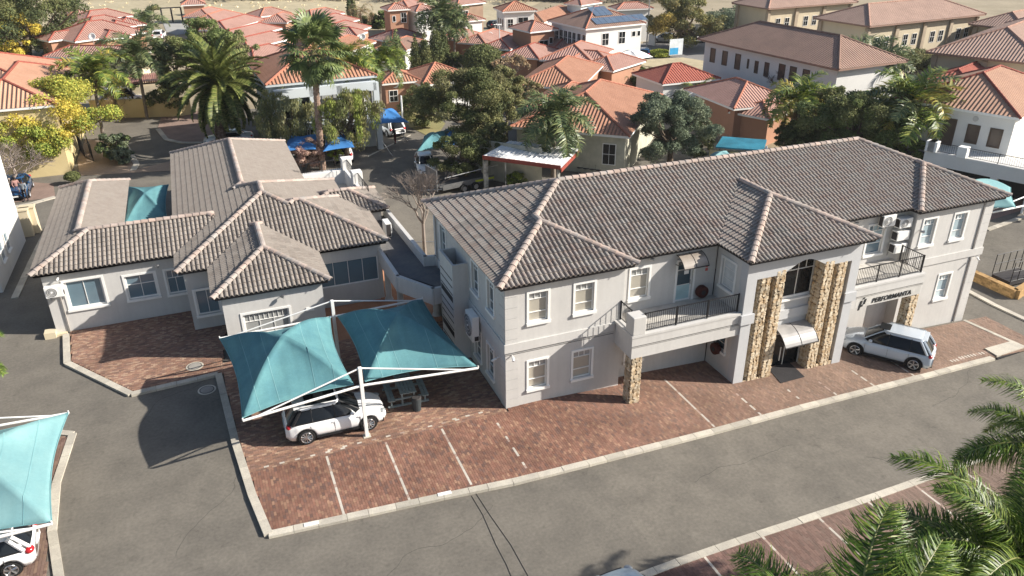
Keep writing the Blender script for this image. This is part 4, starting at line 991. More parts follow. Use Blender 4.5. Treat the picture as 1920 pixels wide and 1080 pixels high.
sail('dark teal shade sail right of the cedar behind the office ridge', [Z(1312, 300), Z(1368, 294), Z(1362, 278), Z(1318, 282)], .9, C_SAIL)
s7 = sail('pale teal shade sail behind the white folded frame near the cedar', [Z(1330, 275), Z(1384, 268), Z(1372, 258), Z(1335, 262)], .5, C_SAILL)
k = MB(); k.tube([Z(1364, 290, 1), Z(1364, 276), Z(1384, 271), Z(1370, 289, 1)], .1); k.build('arm', C_WHITE, s7)
s8 = sail('long pale teal shade sail below the white balconied house at right', [Z(1775, 356, 3.0), Z(1915, 354, 3.0), Z(1905, 318, 3.4), Z(1738, 288, 3.4)], 1.0, C_SAILL, concave=.04)
k = MB(); k.cyl(Z(1870, 364), Z(1990, 340), .07); k.cyl(Z(1872, 358), Z(1960, 325), .05); k.build('arm', C_WHITE, s8)
k = MB(); p = gp(1915, 400); k.cyl(p, (p[0], p[1], p[2]+2.6), .09); k.build('mast', C_WHITE, s8)
s9 = sail('small blue green shade sail beside the white house pillars', [Z(1722, 318), Z(1765, 322), Z(1772, 305), Z(1726, 300)], .6, C_SAIL)
k = MB(); k.cyl(Z(1742, 314), Z(1784, 300), .07); k.cyl(Z(1784, 299), Z(1780, 322, 1.2), .09); k.build('arm', C_WHITE, s9)
tr = root('lean_to', gp(1400, 300), 'teal roofed carport with a pale yellow wall behind the dish', 'carport')
c = [Z(1345, 246, 3.2), Z(1436, 252, 3.2), Z(1442, 233, 3.6), Z(1358, 227, 3.6)]
mk('canopy', [(p[0], p[1], p[2]) for p in c]+[(p[0], p[1], p[2]-.12) for p in c], [(0, 1, 2, 3), (7, 6, 5, 4), (0, 4, 5, 1), (1, 5, 6, 2), (2, 6, 7, 3), (3, 7, 4, 0)], mat('teal_sheet', (.05, .25, .34), .5, var=.2, vs=.8, fine=.3), tr)
p0, p1 = c[0], c[1]; mb = MB(); mb.prism([(p0[0], p0[1]+.5), (p1[0], p1[1]+.5), (p1[0], p1[1]+.8), (p0[0], p0[1]+.8)], -1.3, 1.4); mb.build('wall', C_YWALL, tr)
# ================================================================ vehicles
def interp(x, T): return float(np.interp(x, [t[0] for t in T], [t[1] for t in T]))
def car(label, pos, rz, L=4.4, W=1.85, H=1.62, paint=None, style='suv', sunroof=False, black_roof=False, pano=False, group=None, detail=True):
    t = root('parked_car', pos, label, 'car', group, rz); wr = .36 if style == 'suv' else .32; hw = W/2; xf, xr = L/2-.86, -L/2+.82
    belt = 1.02 if style == 'suv' else .92
    hood = [(-L/2, .80), (-L/2+.12, belt-.02), (-L/2+.5, belt+.02), (0, belt), (L/2-1.35, belt+.0), (L/2-.6, belt-.10), (L/2-.12, belt-.26), (L/2, belt-.42)]
    if style == 'sedan': hood = [(-L/2, .72), (-L/2+.12, belt-.03), (-L/2+.8, belt+.04), (0, belt), (L/2-1.4, belt-.0), (L/2-.5, belt-.12), (L/2-.1, belt-.28), (L/2, belt-.4)]
    half = [(-L/2, hw*.74), (-L/2+.14, hw*.90), (-L/2+.5, hw*.985), (-.4, hw), (L/2-.9, hw*.985), (L/2-.35, hw*.90), (L/2-.08, hw*.72), (L/2, hw*.58)]
    n = 72; xs = np.linspace(-L/2, L/2, n); v = []; f = []; K = 9
    for x in xs:
        h = interp(x, half); zt = interp(x, hood); zb = .27
        if x < -L/2+.25: zb = .27+.12*(1-(x+L/2)/.25)
        if x > L/2-.25: zb = .25+.10*(1-(L/2-x)/.25)
        for wx in (xf, xr):
            d = abs(x-wx); ra = wr+.055
            if d < ra: zb = max(zb, wr+math.sqrt(ra*ra-d*d)-.01)
        zs = zt-.10; row = [(h-.10, zb+.02), (h-.012, zb), (h+.012, zb+(zs-zb)*.35), (h, zb+(zs-zb)*.72), (h-.035, zs), (h*.93-.03, zt-.035), (h*.70, zt-.004), (h*.36, zt+.012), (0, zt+.016)]
        v += [(x, y, z) for y, z in row]+[(x, -y, z) for y, z in row[:-1]][::-1]
    R_ = 2*K-1
    for i in range(n-1):
        for j in range(R_-1): a = i*R_+j; f.append((a, a+1, a+R_+1, a+R_))
    f.append(tuple(range(R_))); f.append(tuple(range((n-1)*R_, n*R_))[::-1])
    mk('body', v, f, paint, t, smooth=True, local=True)
    un = MB(); un.box(-L/2+.15, -hw+.2, .2, L/2-.15, hw-.2, .42)
    for wx in (xf, xr): un.cyl((wx, -hw+.06, wr), (wx, hw-.06, wr), wr+.05, wr+.05, 20)
    un.build('underbody', C_BLACK, t, local=True)
    tr_ = MB()
    for sgn in (-1, 1):
        for x0, x1 in ((xr+wr+.06, xf-wr-.06),): tr_.box(x0, sgn*(hw-.06), .24, x1, sgn*(hw+.02), .36)
        for wx in (xf, xr):
            for q in range(10):
                a0, a1 = math.pi*q/10, math.pi*(q+1)/10; ra = wr+.06
                tr_.cyl((wx+ra*math.cos(a0), sgn*(hw-.0), wr+ra*math.sin(a0)), (wx+ra*math.cos(a1), sgn*(hw-.0), wr+ra*math.sin(a1)), .022, .022, 5)
    if style == 'suv': tr_.box(-L/2-.01, -hw*.7, .28, -L/2+.12, hw*.7, .45); tr_.box(L/2-.14, -hw*.55, .26, L/2+.0, hw*.55, .42)
    tr_.build('lower_trim', C_BLACK, t, local=True)
    # glasshouse
    if style == 'sedan': B_ = (-L/2+.75, L/2-1.32); T_ = (-.95, .35)
    elif style == 'coupe_suv' or style == 'suv': B_ = (-L/2+.14, L/2-1.15); T_ = (-L/2+.62, L/2-2.0)
    else: B_ = (-L/2+.12, L/2-1.05); T_ = (-L/2+.6, L/2-1.85)
    hb, ht = hw*.90, hw*.70; zB, zT = belt-.02, H-.05
    def ring(x0, x1, y, z, cut):
        return [(x0, -y+cut, z), (x0+cut*1.2, -y, z), (x1-cut*1.6, -y, z), (x1, -y*.72, z), (x1+.05, 0, z), (x1, y*.72, z), (x1-cut*1.6, y, z), (x0+cut*1.2, y, z), (x0, y-cut, z), (x0-.03, 0, z)]
    lo, hi = ring(*B_, hb, zB, .14), ring(*T_, ht, zT, .10)
    m_ = len(lo); gv = []; gf = []; LV = (0, .3, .6, .85, 1)
    for u in LV:
        ux, uy = u**1.0, u**1.5
        gv += [(p[0]+(q[0]-p[0])*ux, p[1]+(q[1]-p[1])*uy, p[2]+(q[2]-p[2])*u+(.02*math.sin(math.pi*u))) for p, q in zip(lo, hi)]
    for k_ in range(len(LV)-1): gf += [(k_*m_+i, k_*m_+(i+1) % m_, (k_+1)*m_+(i+1) % m_, (k_+1)*m_+i) for i in range(m_)]
    gf.append(tuple(range((len(LV)-1)*m_, len(LV)*m_))); mk('window_glass', gv, gf, C_DGLASS, t, smooth=True, local=True)
    rm = C_BLACK if black_roof else paint; rv = []; rf = []
    for k_, (sc, dz) in enumerate(((1.03, -.03), (1.0, .03), (.8, .055))):
        cx = (T_[0]+T_[1])/2; rv += [(cx+(p[0]-cx)*sc, p[1]*sc, zT+dz) for p in hi]
    for k_ in range(2): rf += [(k_*m_+i, k_*m_+(i+1) % m_, (k_+1)*m_+(i+1) % m_, (k_+1)*m_+i) for i in range(m_)]
    rf.append(tuple(range(2*m_, 3*m_))); mk('roof_panel', rv, rf, rm, t, smooth=True, local=True)
    pl = MB(); gm = [[Vector(gv[k_*m_+i]) for k_ in range(len(LV))] for i in range(m_)]
    for i in (0, 8, 1, 7, 3, 5):
        w_ = .07 if i in (0, 8, 1, 7) else .04
        pl.tube([tuple(q) for q in gm[i]], w_, 6)
    pl.build('pillar', C_BLACK if pano else paint, t, local=True)
    bp = MB()
    for sgn in (-1, 1):
        for x, x2 in ((-.05, -.08), (-L/2+1.15, -L/2+1.15)): bp.cyl((x, sgn*hb*1.0, zB), (x2, sgn*ht*1.01, zT), .035, .03, 5)
        bp.box(B_[0]+.2, sgn*(hb-.02), zB-.01, B_[1]-.3, sgn*(hb+.02), zB+.03)
    bp.build('door_pillar', C_BLACK, t, local=True)
    if sunroof: MB().box(.0, -.36, zT+.052, .52, .36, zT+.064).build('sunroof', C_DGLASS, t, local=True)
    if pano: MB().box(T_[0]+.35, -.48, zT+.052, T_[1]-.05, .48, zT+.066).build('sunroof', C_DGLASS, t, local=True)
    if black_roof: MB().box(-.9, -.42, zT+.05, .45, .42, zT+.062).build('sunroof', C_DGLASS, t, local=True)
    rr = MB()
    if style == 'suv':
        for sgn in (-1, 1): rr.cyl((T_[0]+.1, sgn*ht*.93, zT+.07), (T_[1]-.1, sgn*ht*.93, zT+.07), .02, .02, 6)
        rr.build('roof_rail', C_RIM, t, local=True)
        MB().box(T_[0]-.16, -ht*.85, zT-.01, T_[0]+.08, ht*.85, zT+.045).build('spoiler', paint, t, local=True, bevel=.02)
    for sgn in (-1, 1):
        MB().ball((B_[1]-.35, sgn*(hb+.11), zB+.10), .10, .12, .08).build('mirror', paint, t, local=True, smooth=True)
        h = MB(); h.ball((L/2-.22, sgn*hw*.66, belt-.30), .20, .16, .07, n=12); h.build('headlight', mat('lamp_glass', (.35, .37, .38), .1, spec=.9), t, local=True, smooth=True)
        h = MB(); h.ball((-L/2+.16, sgn*hw*.76, belt-.10), *((.17, .19, .13) if style == 'hatch' else (.12, .17, .10)), n=12); h.build('taillight', mat('tail_red', (.45, .015, .02), .15, spec=.8), t, local=True, smooth=True)
        for a in (-.15, .95):
            if detail: MB().box(a-.07, sgn*(hw-.01), belt-.17, a+.09, sgn*(hw+.022), belt-.14).build('door_handle', paint, t, local=True)
    g = MB(); g.box(L/2-.05, -.42, belt-.52, L/2+.012, .42, belt-.36); g.build('grille', C_BLACK, t, local=True)
    MB().box(-L/2-.015, -.26, .62, -L/2+.02, .26, .74).build('licence_plate', C_WHITE, t, local=True); MB().box(L/2-.02, -.26, .40, L/2+.02, .26, .50).build('licence_plate', C_WHITE, t, local=True)
    se = MB()
    for sgn in (-1, 1):
        for x in (-.12, -1.12, .98): se.box(x-.006, sgn*(hw-.02), .4, x+.006, sgn*(hw+.014), belt-.13)
    if detail: se.build('door_seam', mat('seam', (.12, .12, .12), .8), t, local=True)
    for wx in (xf, xr):
        for sgn in (-1, 1):
            wh = MB(); y0, y1 = sgn*(hw-.22), sgn*(hw+.005); wh.cyl((wx, y0, wr), (wx, y1, wr), wr, wr, 26)
            wh.cyl((wx, y1, wr), (wx, y1+sgn*.012, wr), wr, wr*.93, 26); o = wh.build('wheel', C_TYRE, t, local=True)
            rim = MB(); y2 = y1+sgn*.016
            for q in range(22):
                a0, a1 = 2*math.pi*q/22, 2*math.pi*(q+1)/22; rim.cyl((wx+wr*.68*math.cos(a0), y2, wr+wr*.68*math.sin(a0)), (wx+wr*.68*math.cos(a1), y2, wr+wr*.68*math.sin(a1)), .02, .02, 5, False)
            ns = 10 if style == 'suv' and not sunroof else 5
            for q in range(ns):
                a0 = 2*math.pi*q/ns+.3; rim.cyl((wx, y2, wr), (wx+wr*.68*math.cos(a0), y2, wr+wr*.68*math.sin(a0)), .022, .028 if ns > 5 else .05, 5)
            rim.cyl((wx, y1, wr), (wx, y2+sgn*.02, wr), .05, .045, 10); rim.build('rim', C_RIM, o, local=True)
            MB().cyl((wx, y1+sgn*.0125, wr), (wx, y1+sgn*.0135, wr), wr*.66, wr*.66, 20).build('brake_disc', mat('wheel_dark', (.05, .05, .05), .7), o, local=True)
    return t
P_WHITE = mat('car_white', (.78, .78, .78), .22, var=.01, coat=.6, spec=.5); P_SILVER = mat('car_pearl', (.47, .52, .57), .2, var=.01, coat=.7, spec=.5)
P_BLUE = mat('car_blue', (.02, .07, .16), .2, coat=.7); P_GREY = mat('car_grey', (.28, .29, .30), .25, coat=.6); P_BLACK = mat('car_black', (.015, .015, .018), .2, coat=.7); P_PALE = mat('car_pale_blue', (.50, .60, .64), .2, coat=.7)
def place(a, b, W, near=1):   # a: rear wheel contact, b: front wheel contact on the side near the camera
    a, b = Vector(a), Vector(b); d = b-a; rz = math.atan2(d.y, d.x); n = Vector((-d.y, d.x, 0)).normalized()*near; m = (a+b)/2+n*(W/2-.1); return (m.x, m.y, gz(m.x)), rz
pos, rz = place(gp(571, 832, .1), gp(699, 803, .1), 1.9); car('white compact SUV with black glass roof under the left teal sail', (pos[0], pos[1], .1), rz, 4.35, 1.92, 1.63, P_WHITE, 'suv', pano=True)
MB().box(pos[0], pos[1], 0, pos[0], pos[1], 0) if False else None
pos, rz = place(gp(1708, 693, .1), gp(1602, 663, .1), 1.85, -1); car('pearl white SUV with sunroof parked on brick by the entrance pillar', (pos[0], pos[1], gz(pos[0])+.1), rz, 4.5, 1.86, 1.66, P_SILVER, 'suv', sunroof=True)
p = gp(78, 1062); car('white hatchback with a red tail light at the bottom left corner', (p[0]-2.1, p[1]+.6, .04), R(183), 4.1, 1.78, 1.48, P_WHITE, 'hatch')
p = gp(99, 905); car('white car almost hidden under the pale sail at the left edge', (p[0]-2.15, p[1]+.4, .04), R(180), 4.2, 1.78, 1.48, P_WHITE, 'hatch')
p = at(1150, 1066, .9); car('pale blue car roof just showing at the bottom edge', (p[0]+.1, p[1]-1.88, 0), R(92), 4.2, 1.75, 1.45, P_PALE, 'sedan')
p = gp(29, 379); car('dark blue car facing the road beneath the bare tree at left', (p[0], p[1]+2.1, 0), R(-88), 4.4, 1.8, 1.42, P_BLUE, 'sedan')
p = gp(432, 276); car('white sports car behind the trunk of the spreading palm', (p[0], p[1]+1.2, 0), R(176), 4.6, 1.9, 1.3, P_WHITE, 'sedan')
p = gp(741, 259); car('white hatchback under the bright blue shade sail', (p[0], p[1]+2.2, gz(p[0])), R(100), 4.4, 1.85, 1.5, P_WHITE, 'hatch')
p = gp(808, 330); car('white car in deep shade beside the trailer', (p[0], p[1]+1.6, gz(p[0])), R(258), 3.9, 1.7, 1.42, P_WHITE, 'hatch')
p = gp(650, 305); car('white car end glimpsed below the weeping tree', (p[0], p[1]+1.6, 0), R(80), 4.2, 1.8, 1.45, P_WHITE, 'hatch')
p = gp(232, 198); car('white van standing behind the yellow boundary wall', (p[0], p[1]+1.2, 0), R(5), 4.8, 1.9, 1.9, P_WHITE, 'hatch')
far = [(1188, 106, 'pale off-road car parked below the white canopy', C_CREAMB, 60, 'suv'), (1207, 107, 'dark blue car parked beside the clipped hedge', P_BLUE, 60, 'hatch'), (1243, 80, 'grey pickup parked left of the olive tree trunk', P_GREY, 150, 'suv'),
       (1302, 80, 'white car in the shade right of the olive tree trunk', P_WHITE, 0, 'sedan'), (1764, 131, 'silver car parked by the beige office wall', P_SILVER, 60, 'hatch'), (1748, 132, 'dark car beside the silver one near the beige office', P_BLACK, 60, 'hatch'),
       (1655, 120, 'white car behind the grey green palm', P_WHITE, 20, 'hatch'), (1680, 126, 'white car near the white gate post', P_WHITE, 20, 'hatch'), (1395, 15, 'pale car far off by the blue trees', P_SILVER, 10, 'hatch'), (1340, 60, 'white car on the slope behind the grey roof', P_WHITE, 30, 'hatch'), (1030, 48, 'dark car beside the white solar house', P_BLACK, 80, 'hatch'), (932, 52, 'dark car in the yard of the white house', P_BLACK, 20, 'hatch'), (300, 72, 'white car in the lane beyond the left palms', P_WHITE, 80, 'hatch'), (272, 50, 'blue car by the gate lane', P_BLUE, 80, 'hatch'), (1133, 88, 'dark car roof beside the white canopy pole', P_BLACK, 30, 'hatch')]
for px, py, lab, m, az, st in far: p = gp(px, py); car(lab, p, R(az), 4.3, 1.8, 1.6 if st == 'suv' else 1.45, m, st, detail=False)
# trailer
p = gp(868, 352); t = root('trailer', p, 'low equipment trailer with two wheels in the shade behind the office', 'trailer', rz=R(12)); C_TRL = mat('dull_steel', (.12, .12, .12), .6)
mb = MB(); mb.box(-2.4, -1, .5, 2.4, 1, .62); mb.box(-2.4, -1.02, .62, 2.4, -.98, .95); mb.box(-2.4, .98, .62, 2.4, 1.02, .95); mb.build('bed', C_TRL, t, local=True)
MB().box(.6, -1.05, .64, 2.4, -1.02, .80).build('reflective_strip', mat('lime_strip', (.45, .50, .03), .6), t, local=True)
mb = MB(); mb.cyl((-2.4, -.8, .56), (-4.2, 0, .6), .05); mb.cyl((-2.4, .8, .56), (-4.2, 0, .6), .05); mb.build('drawbar', C_STEEL, t, local=True)
mb = MB(); mb.cyl((-2.2, -1, 1.5), (2.8, -1, 1.7), .035); mb.cyl((-2.2, 1, 1.5), (2.6, 1.4, 2.1), .035); mb.build('long_pipe', C_STEEL, t, local=True)
for x in (-.55, .55):
    for y in (-1.12, 1.12):
        o = MB().cyl((x, y-.1, .35), (x, y+.1, .35), .35, .35, 20).build('wheel', C_TYRE, t, local=True); MB().cyl((x, y-.115, .35), (x, y+.115, .35), .2, .2, 14).build('rim', C_RIM, o, local=True)
MB().box(-2.9, -.9, .5, -2.8, .9, 2.2).build('ramp', C_TRL, t, local=True)
# picnic table
p = gp(781, 768); t = root('picnic_table', (6.7, 30.6, .1), 'slatted picnic table with attached benches in the shade under the sail', 'table', rz=R(-3))
m = mat('grey_timber', (.30, .34, .33), .8, var=.1, vs=6)
for k in range(5): MB().box(-.37+k*.152, -.95, .72, -.37+k*.152+.13, .95, .76).build('slat', m, t, local=True)
for s in (-1, 1):
    for k in range(2): x = s*.78+(k-.5)*.16; MB().box(x-.07, -.95, .42, x+.07, .95, .46).build('slat', m, t, local=True)
mb = MB()
for y in (-.75, .75):
    mb.box(-.95, y-.04, .35, .95, y+.04, .42); mb.box(-.37, y-.04, .64, .37, y+.04, .72); mb.box(-.95, y-.05, .0, .95, y+.05, .08)
    for x in (-.28, .28, -.78, .78): mb.box(x-.04, y-.035, .08, x+.04, y+.035, .64 if abs(x) < .5 else .35)
mb.build('frame', m, t, local=True)
bn = root('litter_bin', (6.9, 29.3, .1), 'small dark bin at the end of the picnic table', 'bin'); MB().cyl((6.9, 29.3, .1), (6.9, 29.3, .75), .19, .23, 16).build('drum', mat('bin_grey', (.05, .06, .065), .7), bn); MB().cyl((6.9, 29.3, .75), (6.9, 29.3, .79), .24, .2, 16).build('lid', C_DARK, bn)
# scaffold frame / crates at the right and stone edged bed
t = root('planter_wall', gp(1870, 520), 'low golden brick retaining wall across the side road', 'wall')
a, b, c = gp(1822, 523), gp(1902, 560), gp(1925, 545)
mb = MB(); 
for q, w_ in (((a, b), .3), ((b, c), .3)): 
    A, B2 = Vector(q[0][:2]), Vector(q[1][:2]); d = (B2-A); L_ = d.length; d.normalize(); mb.obox((A.x, A.y), (d.x, d.y), (d.y, -d.x), 0, -.2, -1.4, L_, .2, -.75)
mb.build('wall_core', mat('gold_brick', (.45, .28, .12), .9, var=.15, vs=4, fine=.3), t)
A, B2 = Vector(a[:2]), Vector(b[:2]); d = (B2-A); L_ = d.length; d.normalize(); nb_ = int(L_/.24)
for r_ in range(5):
    for k in range(nb_):
        mb = MB(); u = k*.24+(.12 if r_ % 2 else 0); mb.obox((A.x, A.y), (d.x, d.y), (d.y, -d.x), u+.006, .201, -1.38+r_*.125, u+.234, .215, -1.38+r_*.125+.115); mb.build('brick', mat('gold_brick2', (.50, .32, .14), .9, var=.1, vs=8, rnd=.3), t)
t = root('cage_trolley', gp(1890, 525), 'black metal framed trolley standing in the planted bed at the right edge', 'trolley')
p = gp(1900, 528); mb = MB(); x0, y0, z0 = p[0]-1.2, p[1]-.6, p[2]+.5
for i in range(5):
    for yy in (0, 1.3): mb.cyl((x0+i*.6, y0+yy, z0), (x0+i*.6, y0+yy, z0+1.3), .025)
for yy in (0, 1.3):
    for zz in (0, .65, 1.3): mb.cyl((x0, y0+yy, z0+zz), (x0+2.4, y0+yy, z0+zz), .025)
mb.build('cage', C_BLACK, t); MB().box(x0, y0, z0-.3, x0+2.4, y0+1.3, z0-.05).build('base', C_DARK, t)
# ================================================================ people
def person(label, pos, rz, h=1.72, top=(.03, .03, .04), legs=(.03, .03, .03), hair=(.01, .01, .01), skin=(.16, .09, .06), lean=0.0, group=None):
    t = root('person', pos, label, 'person', group, rz); s = h/1.72
    J = {'pel': (0, 0, .95), 'ch': (.02+lean*.3, 0, 1.32), 'nk': (.03+lean*.4, 0, 1.47), 'hd': (.05+lean*.45, 0, 1.58), 'tp': (.05+lean*.45, 0, 1.68)}
    for sg, n in ((-1, 'r'), (1, 'l')):
        J['sh'+n] = (.02+lean*.35, sg*.19, 1.40); J['el'+n] = (.04+lean*.3, sg*.27, 1.14); J['wr'+n] = (.18+lean*.4, sg*.22, .94); J['hn'+n] = (.23+lean*.45, sg*.21, .88)
        J['hp'+n] = (0, sg*.1, .92); J['kn'+n] = (.04*sg+.03, sg*.11, .50); J['an'+n] = (-.06*sg, sg*.11, .09); J['to'+n] = (-.06*sg+.17, sg*.13, .04)
        for q, (dx, dy) in enumerate(((.07, -.03), (.085, -.01), (.08, .012), (.065, .03), (.02, -.05))): J['f%d' % q+n] = (J['hn'+n][0]+dx*.8, J['hn'+n][1]+dy, J['hn'+n][2]-.05)
    E = [('pel', 'ch'), ('ch', 'nk'), ('nk', 'hd'), ('hd', 'tp')]
    for n in 'rl': E += [('ch', 'sh'+n), ('sh'+n, 'el'+n), ('el'+n, 'wr'+n), ('wr'+n, 'hn'+n), ('pel', 'hp'+n), ('hp'+n, 'kn'+n), ('kn'+n, 'an'+n), ('an'+n, 'to'+n)]+[('hn'+n, 'f%d' % q+n) for q in range(5)]
    rad = {'pel': .15, 'ch': .15, 'nk': .06, 'hd': .095, 'tp': .07, 'sh': .075, 'el': .05, 'wr': .035, 'hn': .035, 'hp': .10, 'kn': .065, 'an': .045, 'to': .04}
    ks = list(J); me = bpy.data.meshes.new('body'); me.from_pydata([tuple(c*s for c in J[k]) for k in ks], [(ks.index(a), ks.index(b)) for a, b in E], [])
    o = put('body', me, t, True); md = o.modifiers.new('s', 'SKIN'); 
    for i, k in enumerate(ks):
        r_ = rad.get(k, rad.get(k[:2], .011)) if not k.startswith('f') else .010
        o.data.skin_vertices[0].data[i].radius = (r_*s, r_*s)
    o.data.skin_vertices[0].data[ks.index('pel')].use_root = True
    o.modifiers.new('u', 'SUBSURF').levels = 1; o.modifiers['u'].render_levels = 1
    dg = bpy.context.evaluated_depsgraph_get(); m2 = bpy.data.meshes.new_from_object(o.evaluated_get(dg)); o.modifiers.clear(); o.data = m2; m2.name = 'body'
    def pm(n, c): return mat('cloth_%s_%.2f_%.2f_%.2f' % (n, *c), c, .9)
    m2.materials.clear()
    for q in (pm('top', top), pm('legs', legs), pm('skin', skin), C_BLACK): m2.materials.append(q)
    for f in m2.polygons:
        c = f.center/s; f.use_smooth = True
        f.material_index = 2 if c.z > 1.45 else (0 if c.z > .97 and not (abs(c.y) > .17 and c.z < 1.0) else (2 if abs(c.y) > .185 and c.z > .75 else (1 if c.z > .12 else 3)))
    hd = J['hd']; MB().ball((hd[0]*s-.02, 0, (hd[2]+.045)*s), .115*s, .105*s, .10*s, n=12, m=8).build('hair', pm('hair', hair), t, local=True, smooth=True)
    fc = MB(); fc.ball((hd[0]*s+.10*s, 0, hd[2]*s-.0), .018, .014, .022, 6, 4)
    for sg in (-1, 1): fc.ball((hd[0]*s+.02, sg*.098*s, hd[2]*s), .015, .012, .028, 6, 4)
    fc.build('nose_and_ears', pm('skin', skin), t, local=True)
    ey = MB()
    for sg in (-1, 1): ey.ball((hd[0]*s+.088*s, sg*.035*s, hd[2]*s+.02), .012, .014, .009, 6, 4)
    ey.ball((hd[0]*s+.09*s, 0, hd[2]*s-.05), .008, .025, .006, 6, 4); ey.build('eyes_and_mouth', C_BLACK, t, local=True)
    return t
p = gp(50, 377); person('person in dark trousers and grey top standing beside the dark blue car', p, R(-100), 1.75, (.22, .24, .26), (.03, .025, .03))
p = gp(43, 374); person('person in pinkish top half hidden by the bare twigs near the blue car', (p[0]-.35, p[1]+.7, 0), R(-60), 1.68, (.35, .20, .18), (.03, .03, .04))
p = gp(742, 270); person('person in dark top and maroon trousers walking behind the white hatchback', p, R(150), 1.75, (.02, .02, .025), (.12, .02, .02), lean=.3)
p = gp(716, 272); person('person in dark clothes standing between the sail braces left of the hatchback', p, R(30), 1.75, (.04, .045, .05), (.03, .03, .03))
# ================================================================ houses beyond
GR = 'hip roofed houses beyond the offices'
def house(label, A, Bp, Cp, ze, wall, roofm, ridgem, s=.42, zg=None, cat='house', win=(), stor=1, extra=(), inset=.45, fasc=None, name='house', grp=None, wide=None, deep=None, tiles=False, winc=None, fcol=None):
    """A left, Bp nearest and Cp right visible eave corners (pixels), ze eave height above the local ground"""
    g = gz(at(*Bp, ze)[0]); a, b, c = (Vector(at(*q, ze+g)[:2]) for q in (A, Bp, Cp))
    la, lc = (a-b).length, (c-b).length
    if wide: lc = wide
    if deep: la = deep
    if lc >= la: X = (c-b).normalized()
    else: d = (a-b).normalized(); X = Vector((d.y, -d.x))
    if X.dot(c-b) < 0: X = -X
    Yv = Vector((-X.y, X.x)); W = (c-b).dot(X) if not wide else wide; D = (a-b).dot(Yv) if not deep else deep
    W = max(W, 4); D = max(D, 4)
    if grp == GR and ze < 4.2: W *= 1.14; D *= 1.2
    rz = math.atan2(X.y, X.x)
    t = root(name, (b.x, b.y, g), label, cat, grp, rz)
    bl = [(0, 0, W, D, ze, s)]+[tuple(e) for e in extra]
    if grp == GR and W > 8 and D > 6 and ze < 4.2:
        q = random.Random(len(label)*7+int(W)); a_ = q.uniform(.1, .5)*W
        bl.append((a_, -q.uniform(1.2, 2.4), a_+q.uniform(.32, .45)*W, D*.7, ze-.02, s)); a_ = q.uniform(.1, .4)*D
        bl.append((-q.uniform(1.0, 2.2), a_, W*.6, a_+D*.45, ze+.01, s))
    if tiles: pass
    simple_roof(t, bl, roofm, ridgem, fasc or C_WHITE, local=True)
    for k, q in enumerate(bl):
        x0, y0, x1, y1 = q[0]+inset+k*.01, q[1]+inset+k*.01, q[2]-inset-k*.01, q[3]-inset-k*.01
        MB().box(x0, y0, -1.2, x1, y1, q[4]-.05).build('wall', wall, t, local=True)
    for side, u, z, w_, h_ in win:     # fraction along the side
        if side == 'S': P, U, L_ = (inset, inset), (1, 0), W-2*inset
        else: P, U, L_ = (inset, D-inset), (0, -1), D-2*inset
        u0 = u*L_; N = (U[1], -U[0]); P2 = (P[0]+N[0]*.05, P[1]+N[1]*.05)
        window(t, P2, U, (u0, z, u0+w_, z+h_), rows=((.5, 2), (.5, 2)) if w_ > .8 else ((1, 1),), pane=winc or C_DGLASS, bar=.06, surround=0, reveal=.06, name='window', local=True, frame=fcol or C_WHITE)
    t['_W'] = W; t['_D'] = D
    return t, W, D
RT = mat('ridge_clay', (.42, .17, .11), .85, var=.1, vs=2); RD = mat('ridge_red', (.30, .085, .06), .85, var=.1, vs=2); RB_ = mat('ridge_brown', (.27, .17, .13), .9); 
GR = 'hip roofed houses beyond the offices'
# orange house just behind the office
house('house with bright orange hip roof and cream walls right behind the office', (957, 237), (1181, 256), (1243, 178), 3.8, mat('cream_grey_wall', (.50, .48, .38), .9), C_ORANGE, RT, s=.42, deep=None, win=[('W', .80, 1.0, 1.2, 1.9)], extra=[(7.5, 6.0, 17.0, 12.0, 3.8, .42)])
# covered veranda with white roof
t = root('veranda', gp(960, 340), 'veranda with white corrugated roof, red fascia and dark chairs', 'veranda')
c = [Z(905, 283, 2.9), Z(1052, 302, 2.9), Z(1085, 262, 3.2), Z(955, 252, 3.3)]
mk('roof_sheet', [tuple(p) for p in c]+[(p[0], p[1], p[2]-.08) for p in c], [(0, 1, 2, 3), (7, 6, 5, 4), (0, 4, 5, 1), (1, 5, 6, 2), (2, 6, 7, 3), (3, 7, 4, 0)], mat('white_sheet_roof', (.74, .75, .75), .5, var=.1, vs=1.2, fine=.1), t)
k = MB()
for i in range(16): a = Vector(c[0]).lerp(Vector(c[1]), (i+.5)/16); b = Vector(c[3]).lerp(Vector(c[2]), (i+.5)/16); k.cyl(a+Vector((0, 0, .02)), b+Vector((0, 0, .02)), .025, .025, 4)
k.build('corrugation', C_WHITE, t, kind='stuff')
k = MB(); 
for a, b in ((c[0], c[1]), (c[1], c[2])): a, b = Vector(a), Vector(b); d = (b-a).normalized(); k.obox((a.x, a.y), (d.x, d.y), (d.y, -d.x), 0, 0, a.z-.3, (b-a).length, .06, a.z+.02)
k.build('red_fascia', mat('dark_red_trim', (.28, .06, .04), .7), t)
k = MB()
for u, w_ in ((.02, .35), (.30, .08), (.97, .2)): p = Vector(c[0]).lerp(Vector(c[1]), u); k.box(p.x, p.y+.1, gz(p.x), p.x+w_, p.y+.1+w_, p.z-.1)
k.build('post', mat('mottled_post', (.55, .52, .45), .9, col2=(.08, .08, .07), vs=2.5), t)
k = MB(); p, q = c[0], c[1]; k.prism([(p[0]+.4, p[1]+3.8), (q[0], q[1]+3.6), (q[0], q[1]+3.8), (p[0]+.4, p[1]+4.0)], -.8, 2.9); k.build('back_wall', mat('cream_grey_wall', (.50, .48, .38), .9), t)
